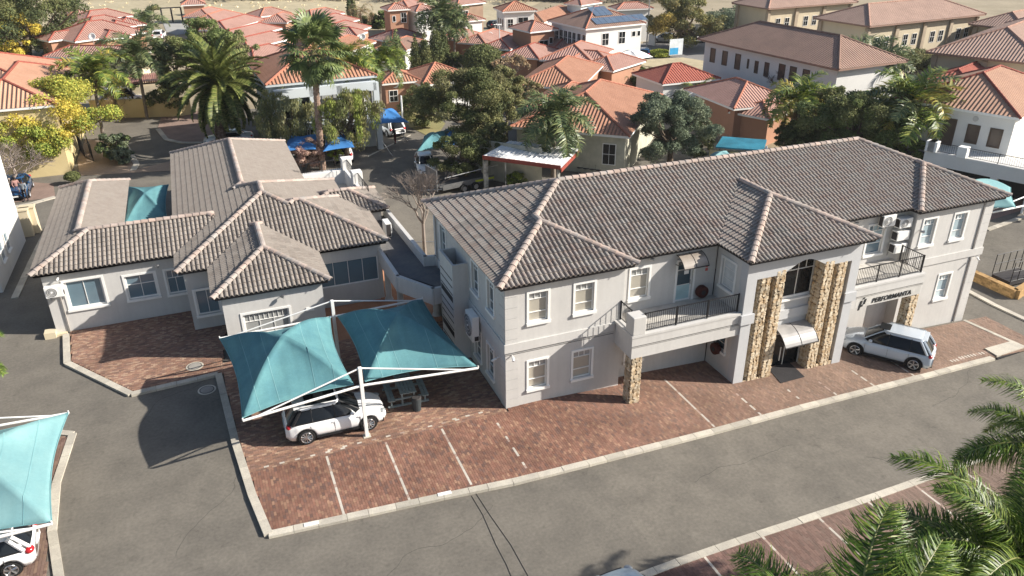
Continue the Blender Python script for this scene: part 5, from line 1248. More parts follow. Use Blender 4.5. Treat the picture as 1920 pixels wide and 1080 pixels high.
for i in range(4):
    p = gp(1087+i*11.5, 323+i*1.6); ch = root('chair', p, ('leftmost', 'second', 'third', 'rightmost')[i]+' of the four black chairs under the orange roofed house window', 'chair', 'row of black chairs')
    x, y, z = p; MB().box(x-.22, y-.2, z+.42, x+.22, y+.2, z+.47).build('seat', C_BLACK, ch); MB().box(x-.22, y+.17, z+.5, x+.22, y+.22, z+.9).build('backrest', C_BLACK, ch)
    k = MB(); [k.cyl((x+a, y+b, z), (x+a, y+b, z+.42), .015) for a in (-.2, .2) for b in (-.18, .18)]; k.build('leg', C_STEEL, ch)
for i, (px, py) in enumerate(((935, 320), (952, 322), (975, 318))):
    p = gp(px, py); ch = root('plant_pot', p, ('grey pot at the left end of the veranda', 'dark pot in the middle of the veranda', 'pale pot by the thin veranda post')[i], 'pot'); MB().cyl(p, (p[0], p[1], p[2]+.6), .2, .28, 12).build('pot', (C_STEEL, C_DARK, C_TRIM)[i], ch); MB().ball((p[0], p[1], p[2]+.85), .3, .3, .3, 8, 6, .2).build('foliage', mat('dk_leaf', (.05, .08, .03), .9), ch)
house('orange roofed house behind the dark round trees, left of the big orange roof', (980, 147), (1088, 166), (1132, 122), 3.6, C_OWALL, C_ORANGE, RT)
house('house with deep red hip roof and white walls', (1219, 134), (1242, 158), (1352, 147), 3.6, C_WWALL, C_REDR, RD, win=[('S', .62, 1.0, 1.0, 1.2)])
t, W, D = house('long white two storey office with brown tiled roof', (1308, 72), (1573, 130), (1612, 96), 6.6, C_WWALL, C_BROWNR, RB_, s=.45, cat='office', name='office_block', fasc=C_BROWNR, inset=.7, win=[('W', .05+.0, 0, 0, 0)][:0])
Pw, Lw = (.7, D-.7), D-1.4
for u, z, w_, h_ in [(.055, 4.0, .95, 1.7), (.16, 4.0, .95, 1.7), (.27, 3.9, .95, 1.8), (.37, 4.3, .3, 1.1), (.43, 4.0, .6, 1.4), (.505, 3.9, .75, 1.6), (.61, 3.9, 1.0, 1.8), (.69, 3.9, 1.0, 1.8), (.78, 3.9, 1.0, 1.8), (.05, 1.0, .9, 1.2), (.14, .2, .9, 1.9), (.25, 0, 1, 2.3), (.36, .5, .5, 1.2), (.40, .5, .5, 1.0), (.46, 1.2, .4, .9)]:
    window(t, (Pw[0]-.05, Pw[1]), (0, -1), (u*Lw, z, u*Lw+w_, z+h_), rows=((1, 1),), pane=mat('brown_glass', (.10, .075, .06), .2), frame=mat('brown_frame', (.10, .07, .05), .7), surround=0, reveal=.06, bar=.09, local=True)
# right hand white house with balcony
t, W, D = house('white two storey house with orange tiled roof and balcony at right', (1712, 172), (1914, 222), (2010, 170), 6.3, C_WWALL, mat('x', (1, 1, 1)) if False else roofmat('tan_orange_tile', (.42, .25, .17), (.36, .21, .145)), RD, s=.45, name='villa', inset=.4, fasc=C_WHITE)
Lw = D-.8
for u, z, w_, h_ in ((.42, 3.0, 1.05, 2.3), (.63, 3.5, 1.0, 1.6), (.82, 3.5, 1.0, 1.6)):
    window(t, (.35, D-.4), (0, -1), (u*Lw, z, u*Lw+w_, z+h_), rows=((1, 1),), pane=mat('brown_glass', (.10, .075, .06), .2), frame=mat('brown_frame', (.10, .07, .05), .7), surround=0, reveal=.06, bar=.12, local=True)
MB().cyl((.34, D-.4-Lw*.68, 5.6), (.40, D-.4-Lw*.68, 5.6), .22, .22, 14).build('round_vent', C_STEEL, t, local=True)
k = MB(); k.box(-3.6, -6, 2.2, -3.2, D-4.6, 3.3); k.box(-3.2, -6, 2.7, .35, D-4.6, 2.95); k.build('balcony', C_WWALL, t, local=True)
k = MB(); [k.box(-3.6, y, -1.2, -3.1, y+.5, 2.2) for y in np.arange(-5, D-4.6, 4.6)]; k.each('pillar', C_WWALL, t, local=True)
k = MB(); [k.box(-3.75, y, 3.3, -3.05, y+.7, 4.15) for y in (-5.5, D*.22, D*.45, D-5.3)]; k.each('parapet_block', C_WHITE, t, local=True)
railing(t, [(-3.4, D-5.2), (-3.4, -5)], 3.3, h=.8, gap=.16, local=True, posts=2.2)
MB().box(-.5, -5.8, -1.2, .2, D, 2.1).build('undercroft_shade', C_BLACK, t, local=True)  # black slab stands in for the shade in the openings below
house('house with dark red hip roof behind the white villa', (1700, 160), (1830, 168), (1935, 118), 5.2, C_WWALL, C_REDR, RD, s=.42)
# beige office blocks top right
BE = mat('beige_wall', (.55, .47, .34), .9, var=.05, vs=.5)
def office(label, A, Bp, Cp, ze, nw, ac=(), **k):
    t, W, D = house(label, A, Bp, Cp, ze, BE, roofmat('dusty_rose_tile', (.38, .255, .20), (.32, .215, .17)), mat('ridge_rose', (.42, .25, .19), .9), cat='office', name='office_block', fasc=C_BROWNR, inset=.8, **k)
    q = MB(); n = max(3, int(W/5.5))
    for i in range(n+1): q.box(.8+(W-1.6)*i/n-.3, .55, -1.2, .8+(W-1.6)*i/n+.3, .8, ze-.4)
    for i in range(int(D/5)+1): q.box(.55, .8+(D-1.6)*i/max(1, int(D/5))-.3, -1.2, .8, .8+(D-1.6)*i/max(1, int(D/5))+.3, ze-.4)
    q.build('pilaster', mat('beige_dark', (.42, .34, .25), .9), t, local=True)
    for i in range(n):
        for z in ((ze-3.2), .6):
            for fx in (.3, .62): window(t, (.8, .75), (1, 0), ((W-1.6)*(i+fx)/n, z, (W-1.6)*(i+fx)/n+.95, z+1.5), rows=((.5, 2), (.5, 2)), pane=C_DGLASS, surround=0, reveal=.06, local=True)
    return t, W, D
office('long beige office with dusty pink roof at the top right', (1555, 30), (1631, 49), (1850, 26), 7.5, 6)
office('beige office block cut off by the top edge', (1372, 5), (1441, 16), (1610, 3), 7.0, 6)
office('beige office with a single dark window beyond the right villa', (1779, 81), (1965, 122), (2080, 60), 7.0, 3)
office('beige gable block partly hidden behind the satellite dish roof at right', (1838, 40), (1925, 56), (2040, 30), 6.5, 3)
# other houses: (label, A, B, C, eave, wall, roof, ridge, windows)
W1 = lambda *a: [('S', u, z, 1.0, 1.3) for u, z in a]
HL = [
 ('white two storey house with solar panels on its hip roof', (1040, 37), (1098, 54), (1212, 43), 6.4, C_WWALL, C_BROWNR, RT, [('S', .28, 3.8, 1.2, 1.7), ('S', .58, 3.8, 1.2, 1.7), ('S', .82, 4.6, .7, .8), ('S', .92, 4.6, .6, .8)]+[('W', u, 3.6, .9, 1.9) for u in (.12, .25, .38, .5, .62, .76, .9)]),
 ('terracotta walled two storey house with white gutter and curtained window', (953, 51), (994, 60), (1051, 55), 5.6, C_OWALL, C_PINK, RT, [('S', .35, 2.2, 1.6, 2.0), ('S', .78, 3.6, .7, .9)]),
 ('white two storey house with a white gable left of the solar house', (914, 15), (942, 22), (1008, 19), 6.2, C_WWALL, C_ORANGE, RT, [('S', .1, 3.6, 1.0, 1.4), ('S', .45, 3.4, 1.8, 1.8)]+[('W', u, 3.6, .7, 1.3) for u in (.2, .45, .7)]),
 ('house with wide brownish orange roof behind the dark round bush', (985, 36), (1020, 42), (1078, 22), 4.0, C_WWALL, C_ORANGE, RB_, []),
 ('white house with carport under the pink roof near the lamp pole', (1126, 14), (1157, 18), (1226, 15), 5.5, C_WWALL, C_PINK, RT, W1((.3, 2), (.6, 2))),
 ('pale house with pink roof at the top edge above the solar house', (1075, 6), (1090, 10), (1130, 4), 5.5, C_BLWALL, C_PINK, RT, []),
 ('small white garage-like house with pink hip roof beside the palms', (862, 36), (871, 40), (911, 36), 5.0, C_WWALL, C_PINK, RT, W1((.1, 3))),
 ('brick house with cream upper wall at the top edge', (845, 6), (858, 10), (912, 4), 5.6, C_BWALL, C_PINK, RT, [('S', .15, 3.2, 1.4, 1.3)]),
 ('pink walled two storey house with hip roof at top centre', (713, 14), (727, 19), (769, 16), 5.6, C_OWALL, C_PINK, RT, [('S', .12, 3.6, .6, 1), ('S', .6, 3.4, 1.0, 1.6)]),
 ('pink roofed house just right of the pink walled one', (755, 10), (765, 14), (800, 6), 5.4, C_BWALL, C_PINK, RT, []),
 ('white two storey house left of the tall palms', (768, 17), (780, 22), (822, 18), 5.4, C_WWALL, C_PINK, RT, W1((.2, 3.2))),
 ('white garage with low pink roof under the two storey house', (742, 38), (777, 46), (818, 42), 2.8, C_WWALL, C_PINK, RT, []),
 ('pink roofed terrace house left end of the middle row', (858, 69), (876, 75), (900, 64), 3.0, C_OWALL, C_PINK, RT, []),
 ('pink roofed terrace house in the middle row with broad right slope', (888, 74), (911, 83), (957, 66), 3.0, C_OWALL, C_PINK, RT, W1((.2, 1))),
 ('pink roofed house with red capped hips left of the small solar roof', (930, 83), (957, 93), (1000, 72), 3.2, C_OWALL, C_PINK, RD, []),
 ('red capped house with four solar panels on its roof', (1000, 76), (1035, 94), (1098, 86), 3.2, C_OWALL, C_PINK, RD, []),
 ('house with small red capped gables in front of the four panel roof', (965, 100), (1010, 110), (1046, 95), 3.2, C_OWALL, C_PINK, RD, W1((.5, 1))),
 ('wide pale red roofed house left of the white canopy', (1050, 100), (1112, 118), (1146, 96), 3.4, C_OWALL, C_PINK, RT, []),
 ('pink roofed house between the wide roof and the deep red roof', (1120, 118), (1150, 133), (1205, 116), 3.4, C_OWALL, C_PINK, RT, []),
 ('house with striped brown roof, white gable edge and pale walls left of centre', (770, 140), (792, 160), (886, 147), 3.2, C_WWALL, C_ORANGE, RT, []),
 ('small terracotta house right of the pale blue office', (705, 148), (716, 157), (738, 155), 3.2, C_OWALL, C_ORANGE, RT, W1((.1, 1))),
 ('pink roofed house with terracotta walls near the right palms', (1296, 172), (1376, 204), (1475, 190), 3.4, C_OWALL, C_PINK, RT, [('S', .3, .9, 1.2, 1.6)]),
 ('low pink roofed outbuilding below the right palms', (1395, 212), (1445, 224), (1490, 208), 2.8, C_OWALL, C_PINK, RT, []),
 ('orange roofed house with terracotta wall behind the cypresses', (700, 72), (735, 78), (793, 68), 3.4, C_OWALL, C_PINK, RD, []),
 ('brown roofed house with white gable by the cypresses', (755, 85), (762, 94), (800, 80), 3.2, C_WWALL, C_BROWNR, RT, []),
 ('brown striped roofed house behind the leaning queen palms', (625, 84), (655, 98), (700, 80), 3.2, C_WWALL, C_ORANGE, RT, []),
 ('pink roofed house in the row above the tall fan palm', (605, 60), (640, 70), (690, 52), 3.2, C_OWALL, C_PINK, RD, []),
 ('pink hip roofed house further up the row with white lean-to', (588, 44), (615, 52), (668, 38), 3.2, C_OWALL, C_PINK, RD, []),
 ('pink roofed house far up the row left of the pair of cypresses', (565, 30), (585, 35), (640, 25), 3.2, C_OWALL, C_PINK, RT, []),
 ('small far pink roofed house below the dry field', (528, 36), (538, 42), (562, 32), 3.2, C_OWALL, C_PINK, RT, []),
 ('white walled house with pink roof at the edge of the dry field', (482, 27), (488, 31), (540, 25), 3.2, C_WWALL, C_PINK, RT, []),
 ('pink roofed house beside the entrance gate', (374, 26), (393, 32), (426, 22), 3.2, C_OWALL, C_PINK, RT, []),
 ('pink roofed house with white gutter below the gate house', (377, 40), (407, 43), (450, 28), 3.2, C_BWALL, C_PINK, RT, []),
 ('topmost house of the packed pink row left of the fan palm', (402, 53), (425, 57), (490, 38), 3.2, C_OWALL, C_PINK, RD, []),
 ('second house of the packed pink row left of the fan palm', (410, 70), (440, 76), (520, 55), 3.2, C_OWALL, C_PINK, RD, []),
 ('third house of the packed pink row left of the fan palm', (438, 84), (465, 92), (545, 72), 3.2, C_OWALL, C_PINK, RD, []),
 ('nearest house of the packed pink row left of the fan palm', (452, 104), (476, 114), (548, 97), 3.4, C_OWALL, C_PINK, RD, []),
 ('farthest pink roofed house of the left hand estate', (148, 34), (160, 40), (240, 30), 3.2, C_OWALL, C_PINK, RD, []),
 ('pink roofed house with pale gable in the left hand estate', (205, 44), (218, 50), (264, 44), 3.2, C_OWALL, C_PINK, RD, []),
 ('second pink roofed house of the left hand estate', (140, 50), (160, 58), (250, 46), 3.2, C_OWALL, C_PINK, RD, []),
 ('pink roofed house with the white dish on it in the left estate', (118, 66), (140, 78), (262, 62), 3.2, C_OWALL, C_PINK, RD, []),
 ('long roof nearest in the left estate with grey front slope', (62, 98), (80, 106), (226, 108), 3.6, C_CWALL, C_PINK, RD, []),
 ('small white house beside the dark conifers', (118, 27), (124, 31), (140, 28), 3.0, C_WWALL, C_PINK, RT, []),
]
HO = {}
for k_, (lab, A, Bp, Cp, ze, wl, rf, rd, wn) in enumerate(HL):
    HO[k_] = house(lab, A, Bp, Cp, ze, wl, rf, rd, win=wn, grp=GR)
# solar panels laid on two roofs (parts of those houses)
def panels(hk, x, z0, nx, ny, pw=1.0, ph=1.6):
    t, W, D = HO[hk]; ze = HL[hk][4]; s = .42; sl = math.sqrt(1+s*s)
    for i in range(nx):
        for j in range(ny):
            y0 = z0+j*ph/sl+.02; y1 = z0+(j+1)*ph/sl-.02; x0 = x+i*pw+.02; x1 = x+(i+1)*pw-.02; h = lambda y: ze+s*y+.12
            mk('solar_panel', [(x0, y0, h(y0)), (x1, y0, h(y0)), (x1, y1, h(y1)), (x0, y1, h(y1)), (x0, y0, h(y0)-.05), (x1, y0, h(y0)-.05), (x1, y1, h(y1)-.05), (x0, y1, h(y1)-.05)], [(0, 1, 2, 3), (0, 4, 5, 1), (1, 5, 6, 2), (3, 2, 6, 7), (0, 3, 7, 4)], mat('solar_cell', (.10, .14, .20), .25, spec=.8), t, local=True)
panels(0, 2.2, .6, 9, 1); panels(0, 3.4, 2.5, 3, 2, ph=1.2); panels(15, 3.5, 1.2, 6, 1)
# pale blue office on the left
t, W, D = house('pale blue grey two storey office with orange roof and arched balcony', (462, 118), (497, 160), (708, 141), 6.6, C_BLWALL, C_ORANGE, RT, s=.42, cat='office', name='office_block', inset=.5, fasc=C_BLWALL)
for u, z, w_, h_ in ((.09, 3.4, 1.4, 2.2), (.19, 3.4, 1.6, 2.2), (.36, 3.2, 3.2, 2.3), (.66, 2.9, 2.9, 3.0), (.1, 0.4, 2, 2), (.3, .4, 1.5, 2.2), (.55, .4, 2.2, 2.2)):
    window(t, (.5, .42), (1, 0), (u*(W-1), z, u*(W-1)+w_, z+h_), rows=((.3, 3), (.7, 2)) if w_ > 2 else ((1, 1),), pane=C_DGLASS if w_ < 2.5 else C_BLIND, surround=.1, reveal=.06, local=True, surm=C_DARK if w_ > 2.5 else None)
k = MB(); [k.box(.5+u*(W-1), -1.2, 0, .5+u*(W-1)+.5, -.7, 6.2) for u in (0, .33, .60, .97)]; k.box(.5, -1.2, 5.5, W-.5, -.7, 6.3); k.box(.5, -1.2, 2.6, W-.5, .49, 3.0); k.build('balcony_frame', C_BLWALL, t, local=True)
k = MB(); k.cyl((.5+.86*(W-1), -.95, 3), (.5+.86*(W-1), -.95, 5.5), .22, .2, 14); k.build('column', C_TRIM, t, local=True)
A_Y, C_Y = (-110, 214), (140, 128)
# yellow walled house at the left with orange roof
house('house with sunlit orange roof and yellow walls behind the yellow flowering tree', A_Y, (106, 196), C_Y, 6.0, C_YWALL, roofmat('sun_painted_orange_tile', (.52, .29, .19), (.46, .25, .16)), RD, s=.40, inset=.3, extra=[(6, 1.5, 21, 12, 6.2, .40)])  # brighter tile colour has the sunlight put into it
# big white building at the left edge
a, b = gp(42, 466), gp(6, 548); t = root('white_building', b, 'plain white building cut by the left edge', 'building')
a2, b2 = Vector(a[:2]), Vector(b[:2]); d = (a2-b2).normalized(); n = Vector((-d.y, d.x)); e = a2+d*1.5
MB().prism([tuple(b2), tuple(e), tuple(e+n*9), tuple(b2+n*9)], 0, 7.2).build('wall', C_WWALL, t)
for u in (2.2, 5.0): window(t, (b2.x+d.y*.0+(-n.x)*.05, b2.y-n.y*.05), (d.x, d.y), (u*.6+.4, 1.2, u*.6+1.3, 2.4), rows=((.5, 1), (.5, 1)), pane=C_GLASSB, surround=.05, reveal=.06)
# boundary walls, gate, pillars
def bwall(label, pts, h, m, th=.25, name='boundary_wall', cap=None):
    q = [gp(*p) for p in pts]; t = root(name, q[0], label, 'wall'); mb = MB(); cp = MB()
    for a, b in zip(q, q[1:]):
        A_, B_ = Vector(a[:2]), Vector(b[:2]); d = B_-A_; L_ = d.length; d.normalize(); z = min(a[2], b[2]); mb.obox((A_.x, A_.y), (d.x, d.y), (d.y, -d.x), 0, -th/2, z-.2, L_, th/2, z+h); cp.obox((A_.x, A_.y), (d.x, d.y), (d.y, -d.x), 0, -th/2-.04, z+h, L_, th/2+.04, z+h+.08)
    mb.build('wall', m, t); cp.build('coping', cap or m, t); return t
bwall('long yellow boundary wall along the far side of the left road', [(175, 222), (335, 218), (360, 214)], 1.9, C_YWALL)
bwall('grey wall behind the blue shade sail', [(705, 192), (765, 190), (800, 194)], 1.8, mat('grey_wall', (.24, .24, .23), .9, var=.1))
bwall('long brown brick wall below the pink terrace houses', [(855, 88), (905, 108), (955, 112)], 1.8, C_OWALL)
bwall('brown garden wall in front of the orange roof behind the bare tree', [(975, 128), (1000, 148), (1012, 150)], 1.8, C_OWALL)
bwall('terracotta garden wall near the teal carport', [(1330, 238), (1420, 248), (1470, 250)], 1.9, C_OWALL)
bwall('pale wall beside the palms below the two storey houses', [(778, 62), (815, 70), (830, 68)], 1.6, mat('pale_wall', (.50, .48, .42), .9))
bwall('white gate wall next to the acacia tree', [(1678, 158), (1690, 120)], 1.6, C_WWALL)
bwall('cream wall stub by the canopy pole', [(1216, 84), (1228, 86)], 1.8, C_WWALL)
for i, (px, py) in enumerate(((52, 442), (64, 436))):
    p = gp(px, py); t = root('gate_pillar', p, ('nearer cream gate pillar at the left kerb', 'farther cream gate pillar at the left kerb')[i], 'pillar'); MB().box(p[0]-.45, p[1]-.3, 0, p[0]+.45, p[1]+.3, 1.9).build('shaft', C_CWALL, t, bevel=.03); MB().box(p[0]-.5, p[1]-.35, 1.9, p[0]+.5, p[1]+.35, 2.0).build('cap', C_CWALL, t)
p = gp(340, 44); t = root('gate_house', p, 'small brick gate house with pink roof by the dry field', 'gate house'); simple_roof(t, [(p[0]+.5, p[1]-1, p[0]+5, p[1]+3.4, 3.4, .5)], C_PINK, RT, C_WHITE); MB().box(p[0]+.9, p[1]-.6, 0, p[0]+4.6, p[1]+3, 3.3).build('wall', C_OWALL, t)
t = root('entrance_gate', gp(305, 42), 'dark framed entrance gate onto the lane', 'gate'); k = MB(); a, b = gp(306, 42), gp(343, 40)
for u in (0, .5, 1): k.box(a[0]+(b[0]-a[0])*u-.15, a[1]-.15, 0, a[0]+(b[0]-a[0])*u+.15, a[1]+.15, 2.6)
k.box(a[0], a[1]-.1, 2.5, b[0], a[1]+.1, 2.7); k.build('frame', C_DARK, t)
sheet('lane', G((306, 44), (345, 42), (372, 60), (330, 66), (312, 60)), .02, mat('lane_asphalt', (.36, .35, .33), .9, var=.08, vs=.3))
sheet('lane', G((862, 84), (872, 100), (960, 150), (985, 148), (880, 90)), .02, mat('lane_asphalt', (.36, .35, .33)))
sheet('road', G((1125, 95), (1215, 80), (1330, 78), (1345, 125), (1240, 112), (1180, 112)), .02, mat('far_asphalt', (.22, .21, .20), .95, var=.1, vs=.3, fine=.1))
sheet('road', G((1690, 160), (1800, 160), (1790, 118), (1690, 110)), .02, mat('far_asphalt2', (.33, .31, .29), .95, var=.1, vs=.3))
# white canopy, pergola, poles, dishes, box hedge, sign
cn = sail('white tent-like shade canopy beside the white solar house', [Z(1143, 96), Z(1200, 92), Z(1226, 88), Z(1165, 80)], 1.0, C_WHITE, group='white canopies')
for px, py, h, lab in ((1212, 90, 14, 'tall slender lamp pole left of the olive tree'), (937, 118, 5.5, 'white street lamp beside the round bush'), (145, 30, 8, 'thin wooden pole at the edge of the dry field')):
    p = gp(px, py); t = root('lamp_post', p, lab, 'pole'); k = MB(); k.cyl(p, (p[0], p[1], p[2]+h), .12, .07, 8); k.build('pole', C_STEEL if h != 5.5 else C_WHITE, t); MB().box(p[0]-.35, p[1]-.15, p[2]+h, p[0]+.35, p[1]+.15, p[2]+h+.15).build('lamp_head', C_WHITE, t)
def dish(label, px, py, z, r_, face=(-.3, -1, .3), mst=1.0):
    p = Vector(Z(px, py, z)); f_ = Vector(face).normalized(); t = root('satellite_dish', tuple(p), label, 'satellite dish', 'satellite dishes'); a = f_.orthogonal().normalized(); b = f_.cross(a); v = []; f = []; n = 18
    for k_ in range(4):
        for i in range(n): th = 2*math.pi*i/n; rr = r_*(k_+.02)/3; v.append(tuple(p+(a*math.cos(th)+b*math.sin(th)*.9)*rr+f_*(.28*r_*(k_/3)**2)))
    for k_ in range(3):
        for i in range(n): f.append((k_*n+i, k_*n+(i+1) % n, (k_+1)*n+(i+1) % n, (k_+1)*n+i))
    o = mk('dish', v, f, C_WHITE, t, smooth=True); o.modifiers.new('t', 'SOLIDIFY').thickness = .02
    k = MB(); k.cyl(p, p+Vector((0, 0, -mst)), .04); k.cyl(p-b*r_*.0, p+f_*r_*.9, .02); k.build('mount', C_STEEL, t); return t
dish('large white satellite dish with rusty face behind the office ridge', 1439, 266, 3.6, 1.0, (.9, -.5, .3), 3.5)
dish('white satellite dish on the pink roofs at far left', 173, 69, 5.4, .5); dish('white satellite dish on the grey gable left of centre', 679, 63, 5.2, .45)
dish('white satellite dish beside the small terracotta house', 741, 151, 3.0, .45); dish('white satellite dish beside the white garage-like house', 918, 49, 3.5, .5); dish('small dish on the deep red house wall', 1299, 157, 3.0, .4); dish('second small dish on the deep red house wall', 1335, 162, 3.0, .4)
t = root('advert_board', gp(1266, 108), 'pale board with blue splash beside the far road', 'sign board'); p = gp(1266, 108); MB().box(p[0]-1.2, p[1]-.05, p[2]+.4, p[0]+1.2, p[1]+.05, p[2]+2.8).build('board', mat('board_white', (.7, .75, .78), .6), t); MB().box(p[0]-1.1, p[1]-.07, p[2]+.5, p[0]+.4, p[1]-.051, p[2]+1.5).build('blue_print', mat('board_blue', (.05, .35, .65), .6), t); k = MB(); [k.cyl((p[0]+q, p[1], p[2]), (p[0]+q, p[1], p[2]+.5), .05) for q in (-.9, .9)]; k.build('leg', C_STEEL, t)
t = root('pergola', gp(285, 200), 'open pergola roof of reddish beams behind the yellow wall', 'pergola'); a, b = gp(250, 200), gp(322, 198)
for i in range(18): x = a[0]+(b[0]-a[0])*i/17; MB().box(x-.09, a[1], 2.5, x+.09, a[1]+5, 2.7).build('beam', mat('rust_beam', (.35, .17, .13), .8), t)
k = MB(); k.box(a[0]-.2, a[1]+.1, 2.35, b[0]+.2, a[1]+.3, 2.49); k.box(a[0]-.2, a[1]+4.6, 2.35, b[0]+.2, a[1]+4.8, 2.49); [k.box(x, a[1]+.1, 0, x+.2, a[1]+.3, 2.35) for x in (a[0], b[0])]; k.build('frame', C_DARK, t)
# stone wall feature, black gate frames by the left road
t = root('garden_gate', gp(165, 300), 'black metal railings and gate around the planted bed at left', 'railing')
q = [gp(*p)[:2] for p in ((150, 282), (160, 296), (176, 303))]; railing(t, q, 0, h=1.6, gap=.18); q = [gp(*p)[:2] for p in ((168, 285), (176, 303))]; railing(t, q, 0, h=1.6, gap=.18)
for px, py, h, lab in ((1192, 250, 0, ''),)[:0]: pass
# ================================================================ vegetation
def leaves(rng, centers, radii, n, size, pal, squash=1.0, shell_=.55, droop=0.0):
    centers = np.array(centers, float); radii = np.array(radii, float); wgt = radii[:, 0]**2; wgt = wgt/wgt.sum()
    ci = rng.choice(len(centers), n, p=wgt); d = rng.normal(size=(n, 3)); d /= np.linalg.norm(d, axis=1)[:, None]
    d[:, 2] = np.where((d[:, 2] < -.35) & (rng.random(n) < .6), -d[:, 2], d[:, 2])
    rad = shell_+(1-shell_)*rng.random(n)**.6; rad *= 1+.10*rng.normal(size=n)
    p = centers[ci]+d*radii[ci]*rad[:, None]
    if droop: p[:, 2] -= droop*rng.random(n)**2
    nrm = d+.7*rng.normal(size=(n, 3)); nrm /= np.linalg.norm(nrm, axis=1)[:, None]
    a = np.cross(nrm, rng.normal(size=(n, 3))); a /= np.linalg.norm(a, axis=1)[:, None]; b = np.cross(nrm, a)
    s = size*(.6+.8*rng.random(n))[:, None]; L = 1.3
    if droop: a = a*.3; a[:, 2] -= 1; a /= np.linalg.norm(a, axis=1)[:, None]; b = np.cross(nrm, a); L = 2.6
    V = np.stack([p-b*s*.5, p+a*s*L*.5-b*s*.1, p+b*s*.5, p-a*s*L*.5+b*s*.1], 1).reshape(-1, 3)
    F_ = np.arange(4*n).reshape(-1, 4)
    pal = np.array(pal); cc = pal[(rng.random(len(centers))*len(pal)).astype(int)][ci]; c2 = pal[rng.integers(0, len(pal), n)]
    c = (cc*.6+c2*.4)*(1.4+1.1*rng.random(n))[:, None]; return V, F_, np.repeat(c, 4, axis=0)
DKG = [(.062, .076, .028), (.086, .096, .035), (.042, .055, .024), (.11, .11, .045)]
MDG = [(.085, .115, .035), (.11, .135, .045), (.06, .085, .03), (.14, .15, .06)]
OLV = [(.13, .13, .055), (.16, .15, .06), (.09, .10, .045), (.11, .10, .05)]
GRG = [(.11, .13, .085), (.14, .155, .10), (.08, .10, .065), (.06, .08, .05)]
YEL = [(.36, .28, .05), (.42, .32, .06), (.27, .25, .045), (.20, .22, .04)]
YGR = [(.17, .21, .04), (.13, .17, .035), (.23, .24, .05), (.33, .27, .045)]
PIN = [(.30, .19, .16), (.24, .15, .12), (.34, .25, .2)]
BRN = [(.24, .18, .11), (.30, .22, .13), (.20, .15, .10)]
def tree(label, base, c, r, pal=MDG, n=6000, size=None, kind='round', cat='tree', name='tree', grp='trees and shrubs among the houses', seed=0, trunk=True, nc=None):
    """base pixel on the ground, crown centre pixel, crown radii in pixels"""
    rng = np.random.default_rng(seed+abs(hash(label)) % 1 + int(c[0]*7+c[1]*13)); rd = random.Random(int(c[0]*3+c[1]))
    b = gp(*base); dist = math.dist((b[0], b[1], 0), (0, 0, CAMH)); zc = tall(c[0], c[1], b)
    d = ray(*c); k = (math.hypot(b[0], b[1]))/math.hypot(d[0], d[1]); cx, cy = d[0]*k, d[1]*k
    rx = r[0]*dist/F*1.12; rz = r[1]*dist/F*1.12; zc = max(zc, b[2]+rz*.7)
    t = root(name, b, label, cat, grp)
    size = size or max(.10, 2.2*dist/F); n = int(n*1.25)
    cen = []; rad = []
    if kind == 'cypress': 
        for i in range(7): u = i/6; cen.append((cx, cy, zc-rz+2*rz*u*.92)); q = rx*(.95*math.sin(math.pi*(.18+.76*u))**.7); rad.append((q, q, rz*.34))
    elif kind == 'flat':
        for i in range(nc or 22): a = rd.random()*6.28; q = rd.random()**.5; cen.append((cx+rx*.8*q*math.cos(a), cy+rx*.8*q*math.sin(a), zc+rz*.4*rd.uniform(-1, 1))); w_ = rx*rd.uniform(.18, .32); rad.append((w_, w_, w_*.45))
    else:
        m = nc or 60; n = int(n*1.5)
        for i in range(m):
            a = rd.random()*6.28; z = rd.uniform(-.85, .95); q = math.sqrt(max(0, 1-z*z))*rd.uniform(.25, 1.18); cen.append((cx+rx*.84*q*math.cos(a), cy+rx*.84*q*math.sin(a), zc+rz*.82*z*rd.uniform(.8, 1.1))); w_ = rx*(rd.uniform(.11, .25) if kind != 'willow' else rd.uniform(.08, .19)); rad.append((w_, w_, w_*rd.uniform(.6, .9)))
    if kind == 'willow': V, F_, C = leaves(rng, cen, rad, int(n*.62), size*.8, pal, droop=rz*.42)
    elif kind == 'ball': V, F_, C = leaves(rng, [(cx, cy, zc)], [(rx, rx, rz)], n, size, pal, shell_=.85)
    else: V, F_, C = leaves(rng, cen, rad, n, size, pal, shell_=.45 if kind != 'conifer' else .5)
    mk('crown', V, F_, C_LEAF, t, cols=C)
    if trunk:
        mb = MB(); tr = max(.06, rx*.055); top = (cx, cy, zc-rz*.15); mid = ((b[0]*.6+cx*.4)+rd.uniform(-.2, .2), (b[1]*.6+cy*.4), b[2]+(zc-b[2])*.5)
        mb.tube([b, mid, top], [tr*1.4, tr, tr*.6], 8)
        for i in range(0, len(cen), 3):
            q = cen[i]; s_ = Vector(mid).lerp(Vector(top), rd.random()); mb.tube([s_, (s_+Vector(q))/2+Vector((0, 0, -.1*rx)), q], [tr*.45, tr*.3, tr*.12], 5)
        mb.build('trunk', C_BARK, t)
    return t
